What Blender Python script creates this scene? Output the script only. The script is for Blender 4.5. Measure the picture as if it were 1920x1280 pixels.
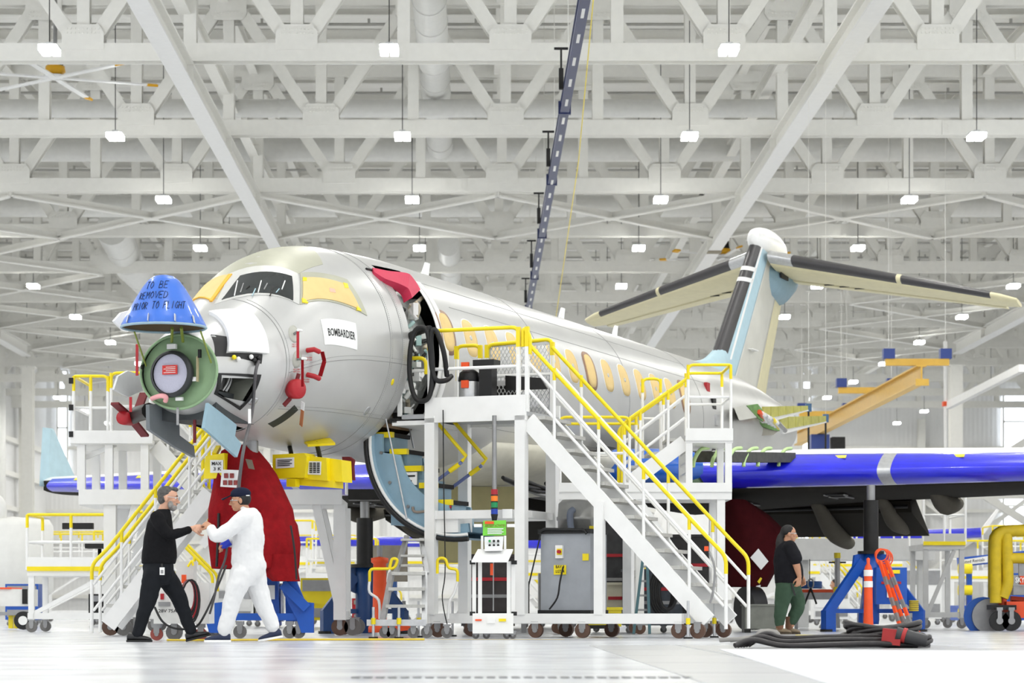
import bpy, math, random
from mathutils import Vector, Matrix

for _o in list(bpy.data.objects):
    bpy.data.objects.remove(_o)
S = bpy.context.scene
COL = S.collection

# ------------------------------------------------------------------ camera
F, CX, CY, H = 4600.0, 890.0, 1140.0, 0.384       # focal length in px, vanishing point, eye height
cam_d = bpy.data.cameras.new('camera')
cam = bpy.data.objects.new('camera', cam_d)
COL.objects.link(cam)
cam.location = (0, 0, H)
cam.rotation_euler = (math.pi / 2, 0, 0)
cam_d.sensor_width = 36.0
cam_d.lens = F / 1920.0 * 36.0
cam_d.shift_x = (960.0 - CX) / 1920.0
cam_d.shift_y = (CY - 640.0) / 1920.0
cam_d.clip_end = 600
cam_d.dof.use_dof = True
cam_d.dof.focus_distance = 31.0
cam_d.dof.aperture_fstop = 3.2
S.camera = cam

# ------------------------------------------------------------------ added even world fill light, hall left open behind the camera to admit it
wd = bpy.data.worlds.new('world')
S.world = wd
wd.use_nodes = True
wd.node_tree.nodes['Background'].inputs[0].default_value = (0.93, 0.96, 1.0, 1)
wd.node_tree.nodes['Background'].inputs[1].default_value = 1.1
LAMP_W = 150.0
S.view_settings.view_transform = 'Standard'
S.view_settings.look = 'None'
S.view_settings.exposure = 0.3
S.view_settings.gamma = 1.0
S.view_settings.use_curve_mapping = False

# ------------------------------------------------------------------ materials
def lin(c):
    c /= 255.0
    return c / 12.92 if c <= 0.04045 else ((c + 0.055) / 1.055) ** 2.4
MATS = {}
def mat(name, rgb, rough=0.5, metal=0.0, var=0.05, scale=6.0, bump=0.0, bscale=40.0, emit=0.0, coat=0.0, alpha=1.0, trans=0.0, stretch=None):
    if name in MATS:
        return MATS[name]
    m = bpy.data.materials.new(name)
    MATS[name] = m
    m.use_nodes = True
    nt = m.node_tree
    b = nt.nodes['Principled BSDF']
    col = [lin(c) for c in rgb] + [1.0]
    b.inputs['Roughness'].default_value = rough
    b.inputs['Metallic'].default_value = metal
    if rough >= .8:
        b.inputs['Specular IOR Level'].default_value = .12      # matt cloth and primer
    b.inputs['Coat Weight'].default_value = coat
    b.inputs['Alpha'].default_value = alpha
    b.inputs['Transmission Weight'].default_value = trans
    tc = nt.nodes.new('ShaderNodeTexCoord')
    src = tc.outputs['Object']
    if stretch:
        mp = nt.nodes.new('ShaderNodeMapping')
        mp.inputs['Scale'].default_value = stretch
        nt.links.new(src, mp.inputs['Vector'])
        src = mp.outputs['Vector']
    n = nt.nodes.new('ShaderNodeTexNoise')
    n.inputs['Scale'].default_value = scale
    n.inputs['Detail'].default_value = 4.0
    nt.links.new(src, n.inputs['Vector'])
    r = nt.nodes.new('ShaderNodeValToRGB')
    lo = [max(0, c * (1 - var)) for c in col[:3]] + [1]
    hi = [min(1, c * (1 + var)) for c in col[:3]] + [1]
    r.color_ramp.elements[0].position = 0.3
    r.color_ramp.elements[1].position = 0.7
    r.color_ramp.elements[0].color = lo
    r.color_ramp.elements[1].color = hi
    nt.links.new(n.outputs['Fac'], r.inputs['Fac'])
    nt.links.new(r.outputs['Color'], b.inputs['Base Color'])
    if emit:
        b.inputs['Emission Color'].default_value = col
        b.inputs['Emission Strength'].default_value = emit
    if bump:
        n2 = nt.nodes.new('ShaderNodeTexNoise')
        n2.inputs['Scale'].default_value = bscale
        nt.links.new(src, n2.inputs['Vector'])
        bp = nt.nodes.new('ShaderNodeBump')
        bp.inputs['Strength'].default_value = bump
        bp.inputs['Distance'].default_value = 0.02
        nt.links.new(n2.outputs['Fac'], bp.inputs['Height'])
        nt.links.new(bp.outputs['Normal'], b.inputs['Normal'])
    return m

WHITE = mat('white_paint', (238, 238, 236), 0.4, var=0.02)
STEEL = mat('ceiling_steel_paint', (238, 237, 231), 0.6, var=0.02)
YEL = mat('safety_yellow', (242, 218, 10), 0.4, var=0.04)
RED = mat('red_fabric', (134, 20, 26), 0.85, var=0.15, scale=9, bump=0.4, bscale=30)
REDP = mat('red_paint', (172, 22, 34), 0.5, var=0.08)
BLK = mat('black_rubber', (13, 13, 14), 0.55, var=0.15)
DARK = mat('dark_metal', (36, 35, 34), 0.45, 0.5, var=0.2)
GREY = mat('grey_metal', (150, 150, 150), 0.4, 0.6, var=0.1)
ALU = mat('bare_aluminium', (196, 197, 198), 0.35, 0.7, var=0.08, scale=14)
BLUEJ = mat('jack_blue', (16, 82, 178), 0.4, var=0.06)
BLUEF = mat('blue_film', (28, 34, 214), 0.28, var=0.14, scale=2.5, coat=0.3, stretch=(1, 1, 6))
ORG = mat('orange_plastic', (238, 84, 30), 0.5, var=0.06)
MASK = mat('yellow_paper_mask', (228, 200, 142), 0.8, var=0.04)
PRIM = mat('cream_primer', (220, 212, 174), 0.55, var=0.04)
GRN = mat('green_primer', (142, 172, 132), 0.6, var=0.1, scale=4)
YGRN = mat('yellow_green_primer', (176, 172, 84), 0.6, var=0.14)
LBLUE = mat('pale_blue_primer', (176, 205, 216), 0.5, var=0.04)
DOORB = mat('door_blue', (140, 172, 190), 0.5, var=0.06)
PAPER = mat('white_paper', (240, 240, 238), 0.7, var=0.01)
INK = mat('black_ink', (18, 18, 20), 0.7)
INKR = mat('red_ink', (200, 60, 50), 0.7)
GLASS = mat('tinted_glass', (44, 48, 48), 0.05, var=0.3, scale=3)

# ------------------------------------------------------------------ mesh builder
def V(*a):
    return Vector(a)
class MB:
    def __init__(s):
        s.v, s.f, s.sm = [], [], []
    def add(s, vs, fs, smooth=False):
        o = len(s.v)
        s.v += [tuple(p) for p in vs]
        s.f += [tuple(i + o for i in f) for f in fs]
        s.sm += [smooth] * len(fs)
        return s
    def box(s, c, d, rz=0.0, M=None):
        hx, hy, hz = d[0] / 2, d[1] / 2, d[2] / 2
        vs = [V(x, y, z) for z in (-hz, hz) for y in (-hy, hy) for x in (-hx, hx)]
        if M is None:
            M = Matrix.Rotation(rz, 3, 'Z') if rz else None
        if M is not None:
            vs = [M @ p for p in vs]
        c = Vector(c)
        return s.add([p + c for p in vs], [(0, 2, 3, 1), (4, 5, 7, 6), (0, 1, 5, 4), (2, 6, 7, 3), (0, 4, 6, 2), (1, 3, 7, 5)])
    def lo(s, a, b):            # box from two corners
        return s.box([(p + q) / 2 for p, q in zip(a, b)], [abs(q - p) for p, q in zip(a, b)])
    def frame(s, p, q, up):
        p, q = Vector(p), Vector(q)
        d = (q - p).normalized()
        u = Vector(up)
        if abs(d.dot(u.normalized())) > 0.98:
            u = V(1, 0, 0) if abs(d.x) < 0.9 else V(0, 1, 0)
        x = d.cross(u).normalized()
        return p, q, d, x, x.cross(d).normalized()
    def bar(s, p, q, w, h, up=(0, 0, 1)):     # w sideways, h along up
        p, q, d, x, u = s.frame(p, q, up)
        vs = [e + x * (a * w / 2) + u * (b * h / 2) for e in (p, q) for a, b in ((-1, -1), (1, -1), (1, 1), (-1, 1))]
        return s.add(vs, [(3, 2, 1, 0), (4, 5, 6, 7), (0, 1, 5, 4), (1, 2, 6, 5), (2, 3, 7, 6), (3, 0, 4, 7)])
    def ibar(s, p, q, w, h, tk=0.03, up=(0, -1, 0)):   # flanges face +-up, width w, overall h
        p, q, d, x, u = s.frame(p, q, up)
        s.bar(p + u * (h / 2 - tk / 2), q + u * (h / 2 - tk / 2), w, tk, u)
        s.bar(p - u * (h / 2 - tk / 2), q - u * (h / 2 - tk / 2), w, tk, u)
        return s.bar(p, q, tk, h - 2 * tk, u)
    def tube(s, pts, r, n=8, closed=False, caps=True):
        pts = [Vector(p) for p in pts]
        N = len(pts)
        rs = r if isinstance(r, (list, tuple)) else [r] * N
        vs, fs = [], []
        pu = None
        for i, p in enumerate(pts):
            a = pts[(i - 1) % N] if (closed or i > 0) else p
            b = pts[(i + 1) % N] if (closed or i < N - 1) else p
            d = (b - a)
            d = d.normalized() if d.length > 1e-9 else V(0, 0, 1)
            if pu is None:
                pu = V(0, 0, 1) if abs(d.z) < 0.9 else V(1, 0, 0)
            u = (pu - d * pu.dot(d))
            u = u.normalized() if u.length > 1e-6 else d.orthogonal().normalized()
            pu = u
            w = d.cross(u)
            for k in range(n):
                an = 2 * math.pi * k / n
                vs.append(p + (u * math.cos(an) + w * math.sin(an)) * rs[i])
        for i in range(N if closed else N - 1):
            j = (i + 1) % N
            for k in range(n):
                l = (k + 1) % n
                fs.append((i * n + k, i * n + l, j * n + l, j * n + k))
        s.add(vs, fs, True)
        if caps and not closed:
            s.add(vs[:n], [tuple(range(n))[::-1]])
            s.add(vs[-n:], [tuple(range(n))])
        return s
    def cyl(s, p, q, r, r2=None, n=16):
        return s.tube([p, q], [r, r if r2 is None else r2], n)
    def lathe(s, prof, c=(0, 0, 0), n=20, M=None):    # prof of (r, h) along local z
        c = Vector(c)
        vs, fs = [], []
        for r, h in prof:
            for k in range(n):
                a = 2 * math.pi * k / n
                p = V(r * math.cos(a), r * math.sin(a), h)
                vs.append((M @ p if M else p) + c)
        for i in range(len(prof) - 1):
            for k in range(n):
                l = (k + 1) % n
                fs.append((i * n + k, i * n + l, (i + 1) * n + l, (i + 1) * n + k))
        return s.add(vs, fs, True)
    def ball(s, c, r, n=14, m=9, M=None):
        r = r if isinstance(r, (list, tuple)) else (r, r, r)
        c = Vector(c)
        vs, fs = [], []
        for i in range(m + 1):
            t = math.pi * i / m
            for k in range(n):
                a = 2 * math.pi * k / n
                p = V(r[0] * math.sin(t) * math.cos(a), r[1] * math.sin(t) * math.sin(a), r[2] * math.cos(t))
                vs.append((M @ p if M else p) + c)
        for i in range(m):
            for k in range(n):
                l = (k + 1) % n
                fs.append((i * n + k, (i + 1) * n + k, (i + 1) * n + l, i * n + l))
        return s.add(vs, fs, True)
    def loft(s, rings, closed=True, caps=True, smooth=True):
        n = len(rings[0])
        vs = [p for r in rings for p in r]
        fs = []
        for i in range(len(rings) - 1):
            for k in range(n if closed else n - 1):
                l = (k + 1) % n
                fs.append((i * n + k, i * n + l, (i + 1) * n + l, (i + 1) * n + k))
        s.add(vs, fs, smooth)
        if caps and closed:
            s.add(rings[0], [tuple(range(n))[::-1]])
            s.add(rings[-1], [tuple(range(n))])
        return s
    def prism(s, poly, off):     # planar polygon of 3D points pushed along off
        n = len(poly)
        off = Vector(off)
        a = [Vector(p) for p in poly]
        b = [p + off for p in a]
        fs = [tuple(range(n))[::-1], tuple(range(n, 2 * n))]
        fs += [(i, (i + 1) % n, n + (i + 1) % n, n + i) for i in range(n)]
        return s.add(a + b, fs)
    def mesh(s, name, m):
        me = bpy.data.meshes.new(name)
        me.from_pydata([tuple(p) for p in s.v], [], s.f)
        me.polygons.foreach_set('use_smooth', s.sm)
        if m:
            me.materials.append(m)
        me.validate()
        me.update()
        return me
    def build(s, name, m, parent=None, **kw):
        off = BASE.get(parent.name) if parent else None
        if off is not None:                      # parts are drawn in the frame of their surroundings
            s.v = [(x - off[0], y - off[1], z - off[2]) for x, y, z in s.v]
        o = obj(name, s.mesh(name, m), parent, **kw)
        if off is not None:
            BASE[o.name] = off
        return o
BASE = {}

def obj(name, data, parent=None, label=None, cat=None, group=None, kind=None, loc=None, rz=0.0):
    o = bpy.data.objects.new(name, data)
    COL.objects.link(o)
    if parent:
        o.parent = parent
    if loc is not None:
        o.location = loc
    if rz:
        o.rotation_euler = (0, 0, rz)
    if label: o['label'] = label
    if cat: o['category'] = cat
    if group: o['group'] = group
    if kind: o['kind'] = kind
    return o
def thing(name, label, cat, loc=(0, 0, 0), rz=0.0, group=None, kind=None):
    return obj(name, None, None, label, cat, group, kind, loc, rz)
def dup(root, loc, rz=None, label=None, kids=True):
    r = root.copy()
    COL.objects.link(r)
    r.location = loc
    if rz is not None:
        r.rotation_euler = (0, 0, rz)
    if label: r['label'] = label
    for ch in list(root.children):
        c = ch.copy()
        COL.objects.link(c)
        c.parent = r
        for g in list(ch.children):
            d = g.copy()
            COL.objects.link(d)
            d.parent = c
    return r
def rbox(name, m, c, d, parent=None, rz=0.0, **kw):
    return MB().box(c, d, rz).build(name, m, parent, **kw)
def arc(c, r, a0, a1, n, ex, ey):
    c, ex, ey = Vector(c), Vector(ex), Vector(ey)
    return [c + ex * (r * math.cos(a0 + (a1 - a0) * i / n)) + ey * (r * math.sin(a0 + (a1 - a0) * i / n)) for i in range(n + 1)]
def rounded(pts, r, n=4):      # polyline with rounded corners
    pts = [Vector(p) for p in pts]
    out = [pts[0]]
    for i in range(1, len(pts) - 1):
        p, a, b = pts[i], pts[i - 1], pts[i + 1]
        ra = min(r, (a - p).length * 0.48, (b - p).length * 0.48)
        q0, q1 = p + (a - p).normalized() * ra, p + (b - p).normalized() * ra
        for k in range(n + 1):
            t = k / n
            out.append(q0 * (1 - t) ** 2 + p * (2 * t * (1 - t)) + q1 * t ** 2)
    out.append(pts[-1])
    return out
def smoothpts(pts, n=6, closed=False):   # Catmull-Rom
    P = [Vector(p) for p in pts]
    N = len(P)
    out = []
    for i in range(N if closed else N - 1):
        g = (lambda k: P[k % N]) if closed else (lambda k: P[max(0, min(N - 1, k))])
        a, b, c, d = g(i - 1), g(i), g(i + 1), g(i + 2)
        for k in range(n):
            t = k / n
            out.append(0.5 * (2 * b + (c - a) * t + (2 * a - 5 * b + 4 * c - d) * t * t + (3 * b - a - 3 * c + d) * t ** 3))
    if not closed:
        out.append(P[-1])
    return out
_txt = {}
def text_geo(body, shear=0.0):      # (verts2d, faces, width, height) of a line of lettering
    if body in _txt:
        return _txt[body]
    cu = bpy.data.curves.new('t', 'FONT')
    cu.body = body
    cu.shear = shear
    cu.resolution_u = 2
    cu.offset = 0.012
    o = bpy.data.objects.new('t', cu)
    COL.objects.link(o)
    dg = bpy.context.evaluated_depsgraph_get()
    me = bpy.data.meshes.new_from_object(o.evaluated_get(dg))
    vs = [(v.co.x, v.co.y) for v in me.vertices]
    fs = [tuple(p.vertices) for p in me.polygons]
    bpy.data.objects.remove(o)
    bpy.data.meshes.remove(me)
    x0, x1 = min(v[0] for v in vs), max(v[0] for v in vs)
    y0, y1 = min(v[1] for v in vs), max(v[1] for v in vs)
    _txt[body] = ([((x - x0) / (x1 - x0), (y - y0) / (y1 - y0)) for x, y in vs], fs, x1 - x0, y1 - y0)
    return _txt[body]
def lettering(name, body, m, parent, o, ex, ey):   # text stretched over the parallelogram o, o+ex, o+ey
    vs, fs, w, h = text_geo(body)
    o, ex, ey = Vector(o), Vector(ex), Vector(ey)
    return MB().add([o + ex * x + ey * y for x, y in vs], fs).build(name, m, parent)

def at(px, py, Y):            # point seen at a place of the photograph, at depth Y
    return V((px - CX) * Y / F, Y, H + (CY - py) * Y / F)

# aircraft frame: t aft along the fuselage, y to starboard, z up
TH = math.atan(1860.0 / F)
AO = V(-1.496, 34.59, 0)
AX = V(math.sin(TH), math.cos(TH), 0)
AY = V(-math.cos(TH), math.sin(TH), 0)
ARZ = math.pi / 2 - TH
def A(t, y, z):
    return AO + AX * t + AY * y + V(0, 0, z)
def apx(px, py, y):           # point of the vertical plane at offset y seen at a place of the photograph
    k = (px - CX) / F
    t = (k * (AO.y + y * AY.y) - AO.x - y * AY.x) / (AX.x - k * AX.y)
    return V(t, y, H + (CY - py) * (AO.y + t * AX.y + y * AY.y) / F)
def atx(px, py, t):           # the same on the cross plane at station t
    k = (px - CX) / F
    y = (k * (AO.y + t * AX.y) - AO.x - t * AX.x) / (AY.x - k * AY.y)
    return V(t, y, H + (CY - py) * (AO.y + t * AX.y + y * AY.y) / F)

def athing(name, label, cat, t, y, **kw):      # a thing standing square to the aircraft; parts drawn in the aircraft frame
    o = thing(name, label, cat, tuple(A(t, y, 0)), ARZ, **kw)
    BASE[o.name] = (t, y, 0)
    return o
def wthing(name, label, cat, x, y, z=0.0, **kw):   # a thing square to the hall; parts drawn in hall coordinates
    o = thing(name, label, cat, (x, y, z), 0, **kw)
    BASE[o.name] = (x, y, z)
    return o
# ================================================================== the hall
ORD = ['first', 'second', 'third', 'fourth', 'fifth', 'sixth', 'seventh', 'eighth', 'ninth', 'tenth', 'eleventh', 'twelfth', 'thirteenth', 'fourteenth']
YF, XL, XR, ZR = 172.0, -30.0, 39.0, 17.7
def floor_mat():
    m = mat('epoxy_floor', (214, 217, 222), 0.16, var=0.05, scale=0.5, stretch=(1.0, 0.25, 1))
    nt = m.node_tree
    b = nt.nodes['Principled BSDF']
    n = nt.nodes.new('ShaderNodeTexNoise')
    n.inputs['Scale'].default_value = 1.3
    n.inputs['Detail'].default_value = 6
    mr = nt.nodes.new('ShaderNodeMapRange')
    mr.inputs['To Min'].default_value = 0.08
    mr.inputs['To Max'].default_value = 0.34
    tc = nt.nodes.new('ShaderNodeTexCoord')
    nt.links.new(tc.outputs['Object'], n.inputs['Vector'])
    nt.links.new(n.outputs['Fac'], mr.inputs['Value'])
    nt.links.new(mr.outputs['Result'], b.inputs['Roughness'])
    return m
def rib_mat(name, rgb, axis, freq):
    m = mat(name, rgb, 0.6, var=0.03, scale=0.6)
    nt = m.node_tree
    b = nt.nodes['Principled BSDF']
    w = nt.nodes.new('ShaderNodeTexWave')
    w.bands_direction = axis
    w.inputs['Scale'].default_value = freq
    tc = nt.nodes.new('ShaderNodeTexCoord')
    bp = nt.nodes.new('ShaderNodeBump')
    bp.inputs['Strength'].default_value = 0.25
    bp.inputs['Distance'].default_value = 0.05
    nt.links.new(tc.outputs['Object'], w.inputs['Vector'])
    nt.links.new(w.outputs['Fac'], bp.inputs['Height'])
    nt.links.new(bp.outputs['Normal'], b.inputs['Normal'])
    return m
floor = MB().lo((-46, -22, -0.3), (46, YF + 1, 0)).build('floor', floor_mat(), kind='structure', label='glossy white epoxy hangar floor')
ROOFM = rib_mat('roof_deck', (244, 243, 238), 'Y', 0.8)
ceiling = MB().lo((-46, -22, ZR), (46, YF + 1, ZR + 0.3)).build('ceiling', ROOFM, kind='structure', label='white ribbed metal roof deck')
WALLM = rib_mat('wall_sheet', (240, 240, 239), 'X', 1.0)
WALLY = rib_mat('wall_sheet_side', (240, 240, 239), 'Y', 1.0)
wall_far = MB().lo((-46, YF, 0), (46, YF + 0.4, ZR)).build('wall_far', WALLM, kind='structure', label='far ribbed white metal wall of the hall')
wall_left = MB().lo((XL - 16, 60, 0), (XL, YF, ZR)).build('wall_left', WALLY, kind='structure', label='left ribbed metal wall with horizontal rails')
wall_right = MB().lo((XR, 60, 0), (XR + 7, YF, ZR)).build('wall_right', WALLY, kind='structure', label='right ribbed metal wall of the hall')
# girts on the walls
g1 = MB().lo((XL - 2, YF - 0.28, -0.12), (XR, YF - 0.002, 0.12)).mesh('girt', STEEL)
for z in (1.2, 3.0, 5.0, 7.2, 9.4, 11.6):
    obj('girt', g1, wall_far, loc=(0, 0, z))
g2 = MB().lo((0.002, 62, -0.15), (0.35, YF - 0.3, 0.15)).mesh('girt', STEEL)
for z in (2.4, 4.6, 6.8, 9.0, 11.2):
    obj('girt', g2, wall_left, loc=(XL, 0, z))
    obj('girt', g2, wall_right, loc=(XR - 0.36, 0, z))
# far columns and wall bracing
for k, x in enumerate((-22.1, -14.5, -6.9, 0.73, 8.35, 16.0, 23.6, 31.2)):
    MB().ibar((x, YF - 0.6, 0), (x, YF - 0.6, 13.6), 0.5, 0.5, 0.05).build('column', STEEL, wall_far)
for (x0, x1) in ((8.35, 16.0), (16.0, 23.6), (31.2, 38.6), (-22.1, -14.5)):
    MB().bar((x0, YF - 0.5, 2.5), (x1, YF - 0.5, 8.0), 0.25, 0.3).build('brace', STEEL, wall_far)
    MB().bar((x1, YF - 0.55, 2.5), (x0, YF - 0.55, 8.0), 0.25, 0.3).build('brace', STEEL, wall_far)
for y in (70, 85, 100, 115, 130, 145, 160):
    MB().ibar((XL + 0.55, y, 0), (XL + 0.55, y, 13.6), 0.5, 0.5, 0.05, (1, 0, 0)).build('column', STEEL, wall_left)
    MB().ibar((XR - 0.65, y, 0), (XR - 0.65, y, 13.6), 0.5, 0.5, 0.05, (1, 0, 0)).build('column', STEEL, wall_right)
# daylight windows
SKYP = mat('daylight_pane', (236, 242, 250), 0.3, emit=2.2)
def window(n, x0, x1, z0, z1, rows, label):
    y = YF - 0.30
    w = MB()
    for x in (x0, x1):
        w.lo((x - 0.06, y - 0.1, z0), (x + 0.06, y, z1))
    for i in range(rows + 1):
        z = z0 + (z1 - z0) * i / rows
        w.lo((x0, y - 0.1, z - 0.06), (x1, y, z + 0.06))
    f = w.build('window_%d' % n, STEEL, kind='structure', label=label)
    for i in range(rows):
        za, zb = z0 + (z1 - z0) * i / rows + 0.06, z0 + (z1 - z0) * (i + 1) / rows - 0.06
        MB().lo((x0 + 0.06, y - 0.05, za), (x1 - 0.06, y - 0.03, zb)).build('pane', SKYP, f)

window(1, -29.2, -28.5, 9.0, 17.0, 2, 'tall narrow window on the far wall, at left')
window(2, 22.9, 23.5, 4.6, 17.0, 5, 'tall narrow window strip on the far wall, right of the aircraft tail')
window(3, 37.0, 38.9, 5.6, 15.4, 5, 'broad bright window at the right end of the far wall')

# floor plates and trench grates
PLATE = mat('steel_floor_plate', (172, 174, 176), 0.3, 0.15, var=0.12, scale=3, stretch=(0.4, 3, 1))
def fl(px, py):
    Y = F * H / (py - CY)
    return V((px - CX) * Y / F, Y, 0)
for i in range(5):
    y0, y1 = 11.8 + 2.7 * i, 14.46 + 2.7 * i
    for j in range(4):
        x0 = 1.18 + 0.9 * max(0, j) + (0.02 if j else 0)
        MB().lo((x0, y0, 0.0), (x0 + 0.88, y1, 0.004)).build('floor_plate', PLATE, floor)
WPL = mat('white_floor_sheet', (228, 230, 234), 0.3, var=0.02)
MB().prism([V(1.75, 12.0, 0.0041), V(5.0, 12.0, 0.0041), V(6.2, 21.0, 0.0041), V(2.25, 22.6, 0.0041)], (0, 0, 0.006)).build('floor_sheet', WPL, floor)
MB().prism([V(2.95, 17.0, 0.0102), V(5.4, 14.8, 0.0102), V(5.4, 14.86, 0.0102), V(2.95, 17.06, 0.0102)], (0, 0, 0.001)).build('marking_line', mat('faded_red_line', (214, 150, 150), 0.6), floor)
SLOT = mat('grate_steel', (96, 98, 100), 0.4, 0.4)
gb = MB().lo((0, 0, 0.0), (0.045, 0.16, 0.005)).mesh('grate_bar', SLOT)
for i in range(28):
    obj('grate_bar', gb, floor, loc=(-0.68 + 0.068 * i, 13.5, 0))
for y, x0, x1 in ((26.2, -8, 9), (19.3, -6, 1.15), (15.4, -5, 1.15)):
    MB().lo((x0, y, 0), (x1, y + 0.03, 0.0015)).build('floor_joint', PLATE, floor)
YT = mat('yellow_floor_tape', (226, 196, 60), 0.5)
MB().lo((-3.4, 30.2, 0), (1.1, 30.26, 0.0015)).build('marking_tape', YT, floor)
DKS = mat('dark_floor_strip', (120, 121, 124), 0.4)
MB().lo((-0.2, 29.6, 0), (3.6, 29.9, 0.0015)).build('floor_strip', DKS, floor)

# roof purlins and sprinkler pipes
pm = MB().ibar((-44, 0, ZR - 0.16), (44, 0, ZR - 0.16), 0.14, 0.3, 0.03, (0, 0, 1)).mesh('purlin', STEEL)
y = 46.0
while y < YF - 2:
    obj('purlin', pm, ceiling, loc=(0, y, 0))
    y += 3.05
PIPE = mat('grey_pipe_paint', (188, 187, 182), 0.5)
sp_m = MB().tube([(-44, 0, 0), (44, 0, 0)], 0.045, 6)
for x in range(-42, 44, 3):
    sp_m.lo((x, -0.03, 0), (x + 0.07, 0.03, 0.16))
sp_m = sp_m.mesh('sprinkler_pipe', PIPE)
y = 50.5
while y < 130:
    obj('sprinkler_pipe', sp_m, ceiling, loc=(0, y, 16.75))
    y += 4.575
for x in (-22.1, -14.5, -6.9, 0.73, 8.35, 16.0, 23.6):
    MB().ibar((x, 40, 17.2), (x, YF - 1, 17.2), 0.26, 0.34, 0.04, (0, 0, 1)).build('roof_beam', STEEL, ceiling)

# roof trusses
TY0, TSP, NP = 58.5, 9.15, 5.08
ZB, ZT = 13.6, 17.05
chord_b = MB().ibar((-33, 0, ZB), (41, 0, ZB), 0.42, 0.42, 0.05).mesh('bottom_chord', STEEL)
chord_t = MB().ibar((-33, 0, ZT + 0.1), (41, 0, ZT + 0.1), 0.36, 0.4, 0.05).mesh('top_chord', STEEL)
vert = MB().ibar((0, 0, ZB + 0.2), (0, 0, ZT), 0.3, 0.34, 0.04).mesh('vertical', STEEL)
dl = MB().ibar((0.28, 0, ZB + 0.35), (NP / 2 - 0.25, 0, ZT - 0.1), 0.32, 0.32, 0.04).mesh('diagonal', STEEL)
dr = MB().ibar((-0.28, 0, ZB + 0.35), (-NP / 2 + 0.25, 0, ZT - 0.1), 0.32, 0.32, 0.04).mesh('diagonal', STEEL)
def gusset(zb, up):
    g = MB()
    pts = [(-0.5, 0), (0.5, 0), (0.5, 0.42), (0.38, 0.6), (-0.38, 0.6), (-0.5, 0.42)]
    for yy in (-0.235, 0.205):
        g.prism([V(x, yy, zb + up * z) for x, z in pts], (0, 0.03, 0))
    for x in [-0.38 + 0.095 * i for i in range(9)]:
        for z in (0.4, 0.5):
            g.lo((x - 0.022, -0.26, zb + up * z - 0.022), (x + 0.022, -0.234, zb + up * z + 0.022))
    return g.mesh('gusset_plate', STEEL)
gb_, gt_ = gusset(ZB + 0.05, 1), gusset(ZT + 0.1, -1)
spl = MB().box((0, -0.225, ZB), (0.7, 0.02, 0.4))
for i in range(4):
    for j in range(4):
        spl.box((-0.27 + 0.09 * i + (0.27 if i > 1 else 0), -0.24, ZB - 0.135 + 0.09 * j), (0.05, 0.02, 0.05))
spl = spl.mesh('splice_plate', STEEL)
NT = 12
for k in range(NT):
    Y = TY0 + TSP * k
    t = thing('roof_truss', 'white steel roof truss, %s of twelve counted from the camera' % ORD[k], 'truss', (0, Y, 0), group='roof trusses')
    obj('bottom_chord', chord_b, t); obj('top_chord', chord_t, t)
    xa, xb = max(-31, -0.194 * Y - 6), min(40, 0.224 * Y + 6)
    i0, i1 = math.ceil((xa - 0.85) / NP), math.floor((xb - 0.85) / NP)
    for i in range(i0, i1 + 1):
        x = 0.85 + NP * i
        for mesh_, nm, dx in ((vert, 'vertical', 0), (dl, 'diagonal', 0), (dr, 'diagonal', 0), (gb_, 'gusset_plate', 0), (vert, 'vertical', NP / 2), (gt_, 'gusset_plate', NP / 2)):
            obj(nm, mesh_, t, loc=(x + dx, 0, 0))
    for x in (-2.0, 13.2, -17.2, 28.5):
        if xa < x < xb:
            obj('splice_plate', spl, t, loc=(x + (1.4 if k == 2 else 0), 0, 0))

# flat cross braces between bottom chords
def xbrace(x0, x1, ya, yb, label):
    t = thing('cross_brace', label, 'bracing', ((x0 + x1) / 2, ya, 13.3), group='flat cross braces under the roof')
    w, d = (x1 - x0) / 2, yb - ya
    for s in (-1, 1):
        m = MB()
        m.bar((-s * w, 0.1, 0), (s * w, d - 0.1, 0), 0.22, 0.05)
        m.bar((-s * w, 0.1, 0.12), (s * w, d - 0.1, 0.12), 0.05, 0.2)
        m.build('brace_bar', STEEL, t)
    MB().box((0, d / 2, -0.01), (0.5, 0.5, 0.04)).build('centre_plate', STEEL, t)
T3 = TY0 + 2 * TSP
for n, xc in enumerate((-18.35, -10.72, -3.1, 4.55, 12.2, 19.8)):
    xbrace(xc - 3.81, xc + 3.81, T3, T3 + TSP, 'flat white X brace between the third and fourth trusses, %s from the left' % ORD[n])
for n in range(6):
    xbrace(-22.1, -14.5, T3 + TSP * (n + 1), T3 + TSP * (n + 2), 'flat white X brace along the left side, %s behind the third truss' % ORD[n])
for n in range(4):
    xbrace(16.0, 23.6, T3 + TSP * (n + 2), T3 + TSP * (n + 3), 'flat white X brace along the right side, %s from the near end' % ORD[n])

# crane girders
def girder(x, y0, y1, label, brack):
    t = thing('crane_girder', label, 'girder', (x, y0, 12.80), group='crane girders under the trusses')
    L = y1 - y0
    MB().lo((-0.22, 0, 0), (0.22, L, 0.05)).build('bottom_flange', WHITE, t)
    MB().lo((-0.04, 0, 0.05), (0.04, L, 0.53)).build('web', STEEL, t)
    MB().lo((-0.2, 0, 0.53), (0.2, L, 0.58)).build('top_flange', STEEL, t)
    for k in range(NT):
        Y = TY0 + TSP * k - y0
        if 0 < Y < L:
            MB().lo((-0.2, Y - 0.02, 0.05), (0.2, Y + 0.02, 0.53)).build('stiffener', STEEL, t)
    if brack:
        MB().lo((-0.24, brack, -0.03), (0.24, brack + 0.6, -0.001)).build('sign_plate', mat('dull_plate', (140, 132, 112), 0.6), t)
girder(-6.9, 38, 166, 'long white crane girder left of the ceiling duct', 47.2)
girder(8.35, 38, 166, 'long white crane girder running down toward the tail fin', 47.2)
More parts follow.
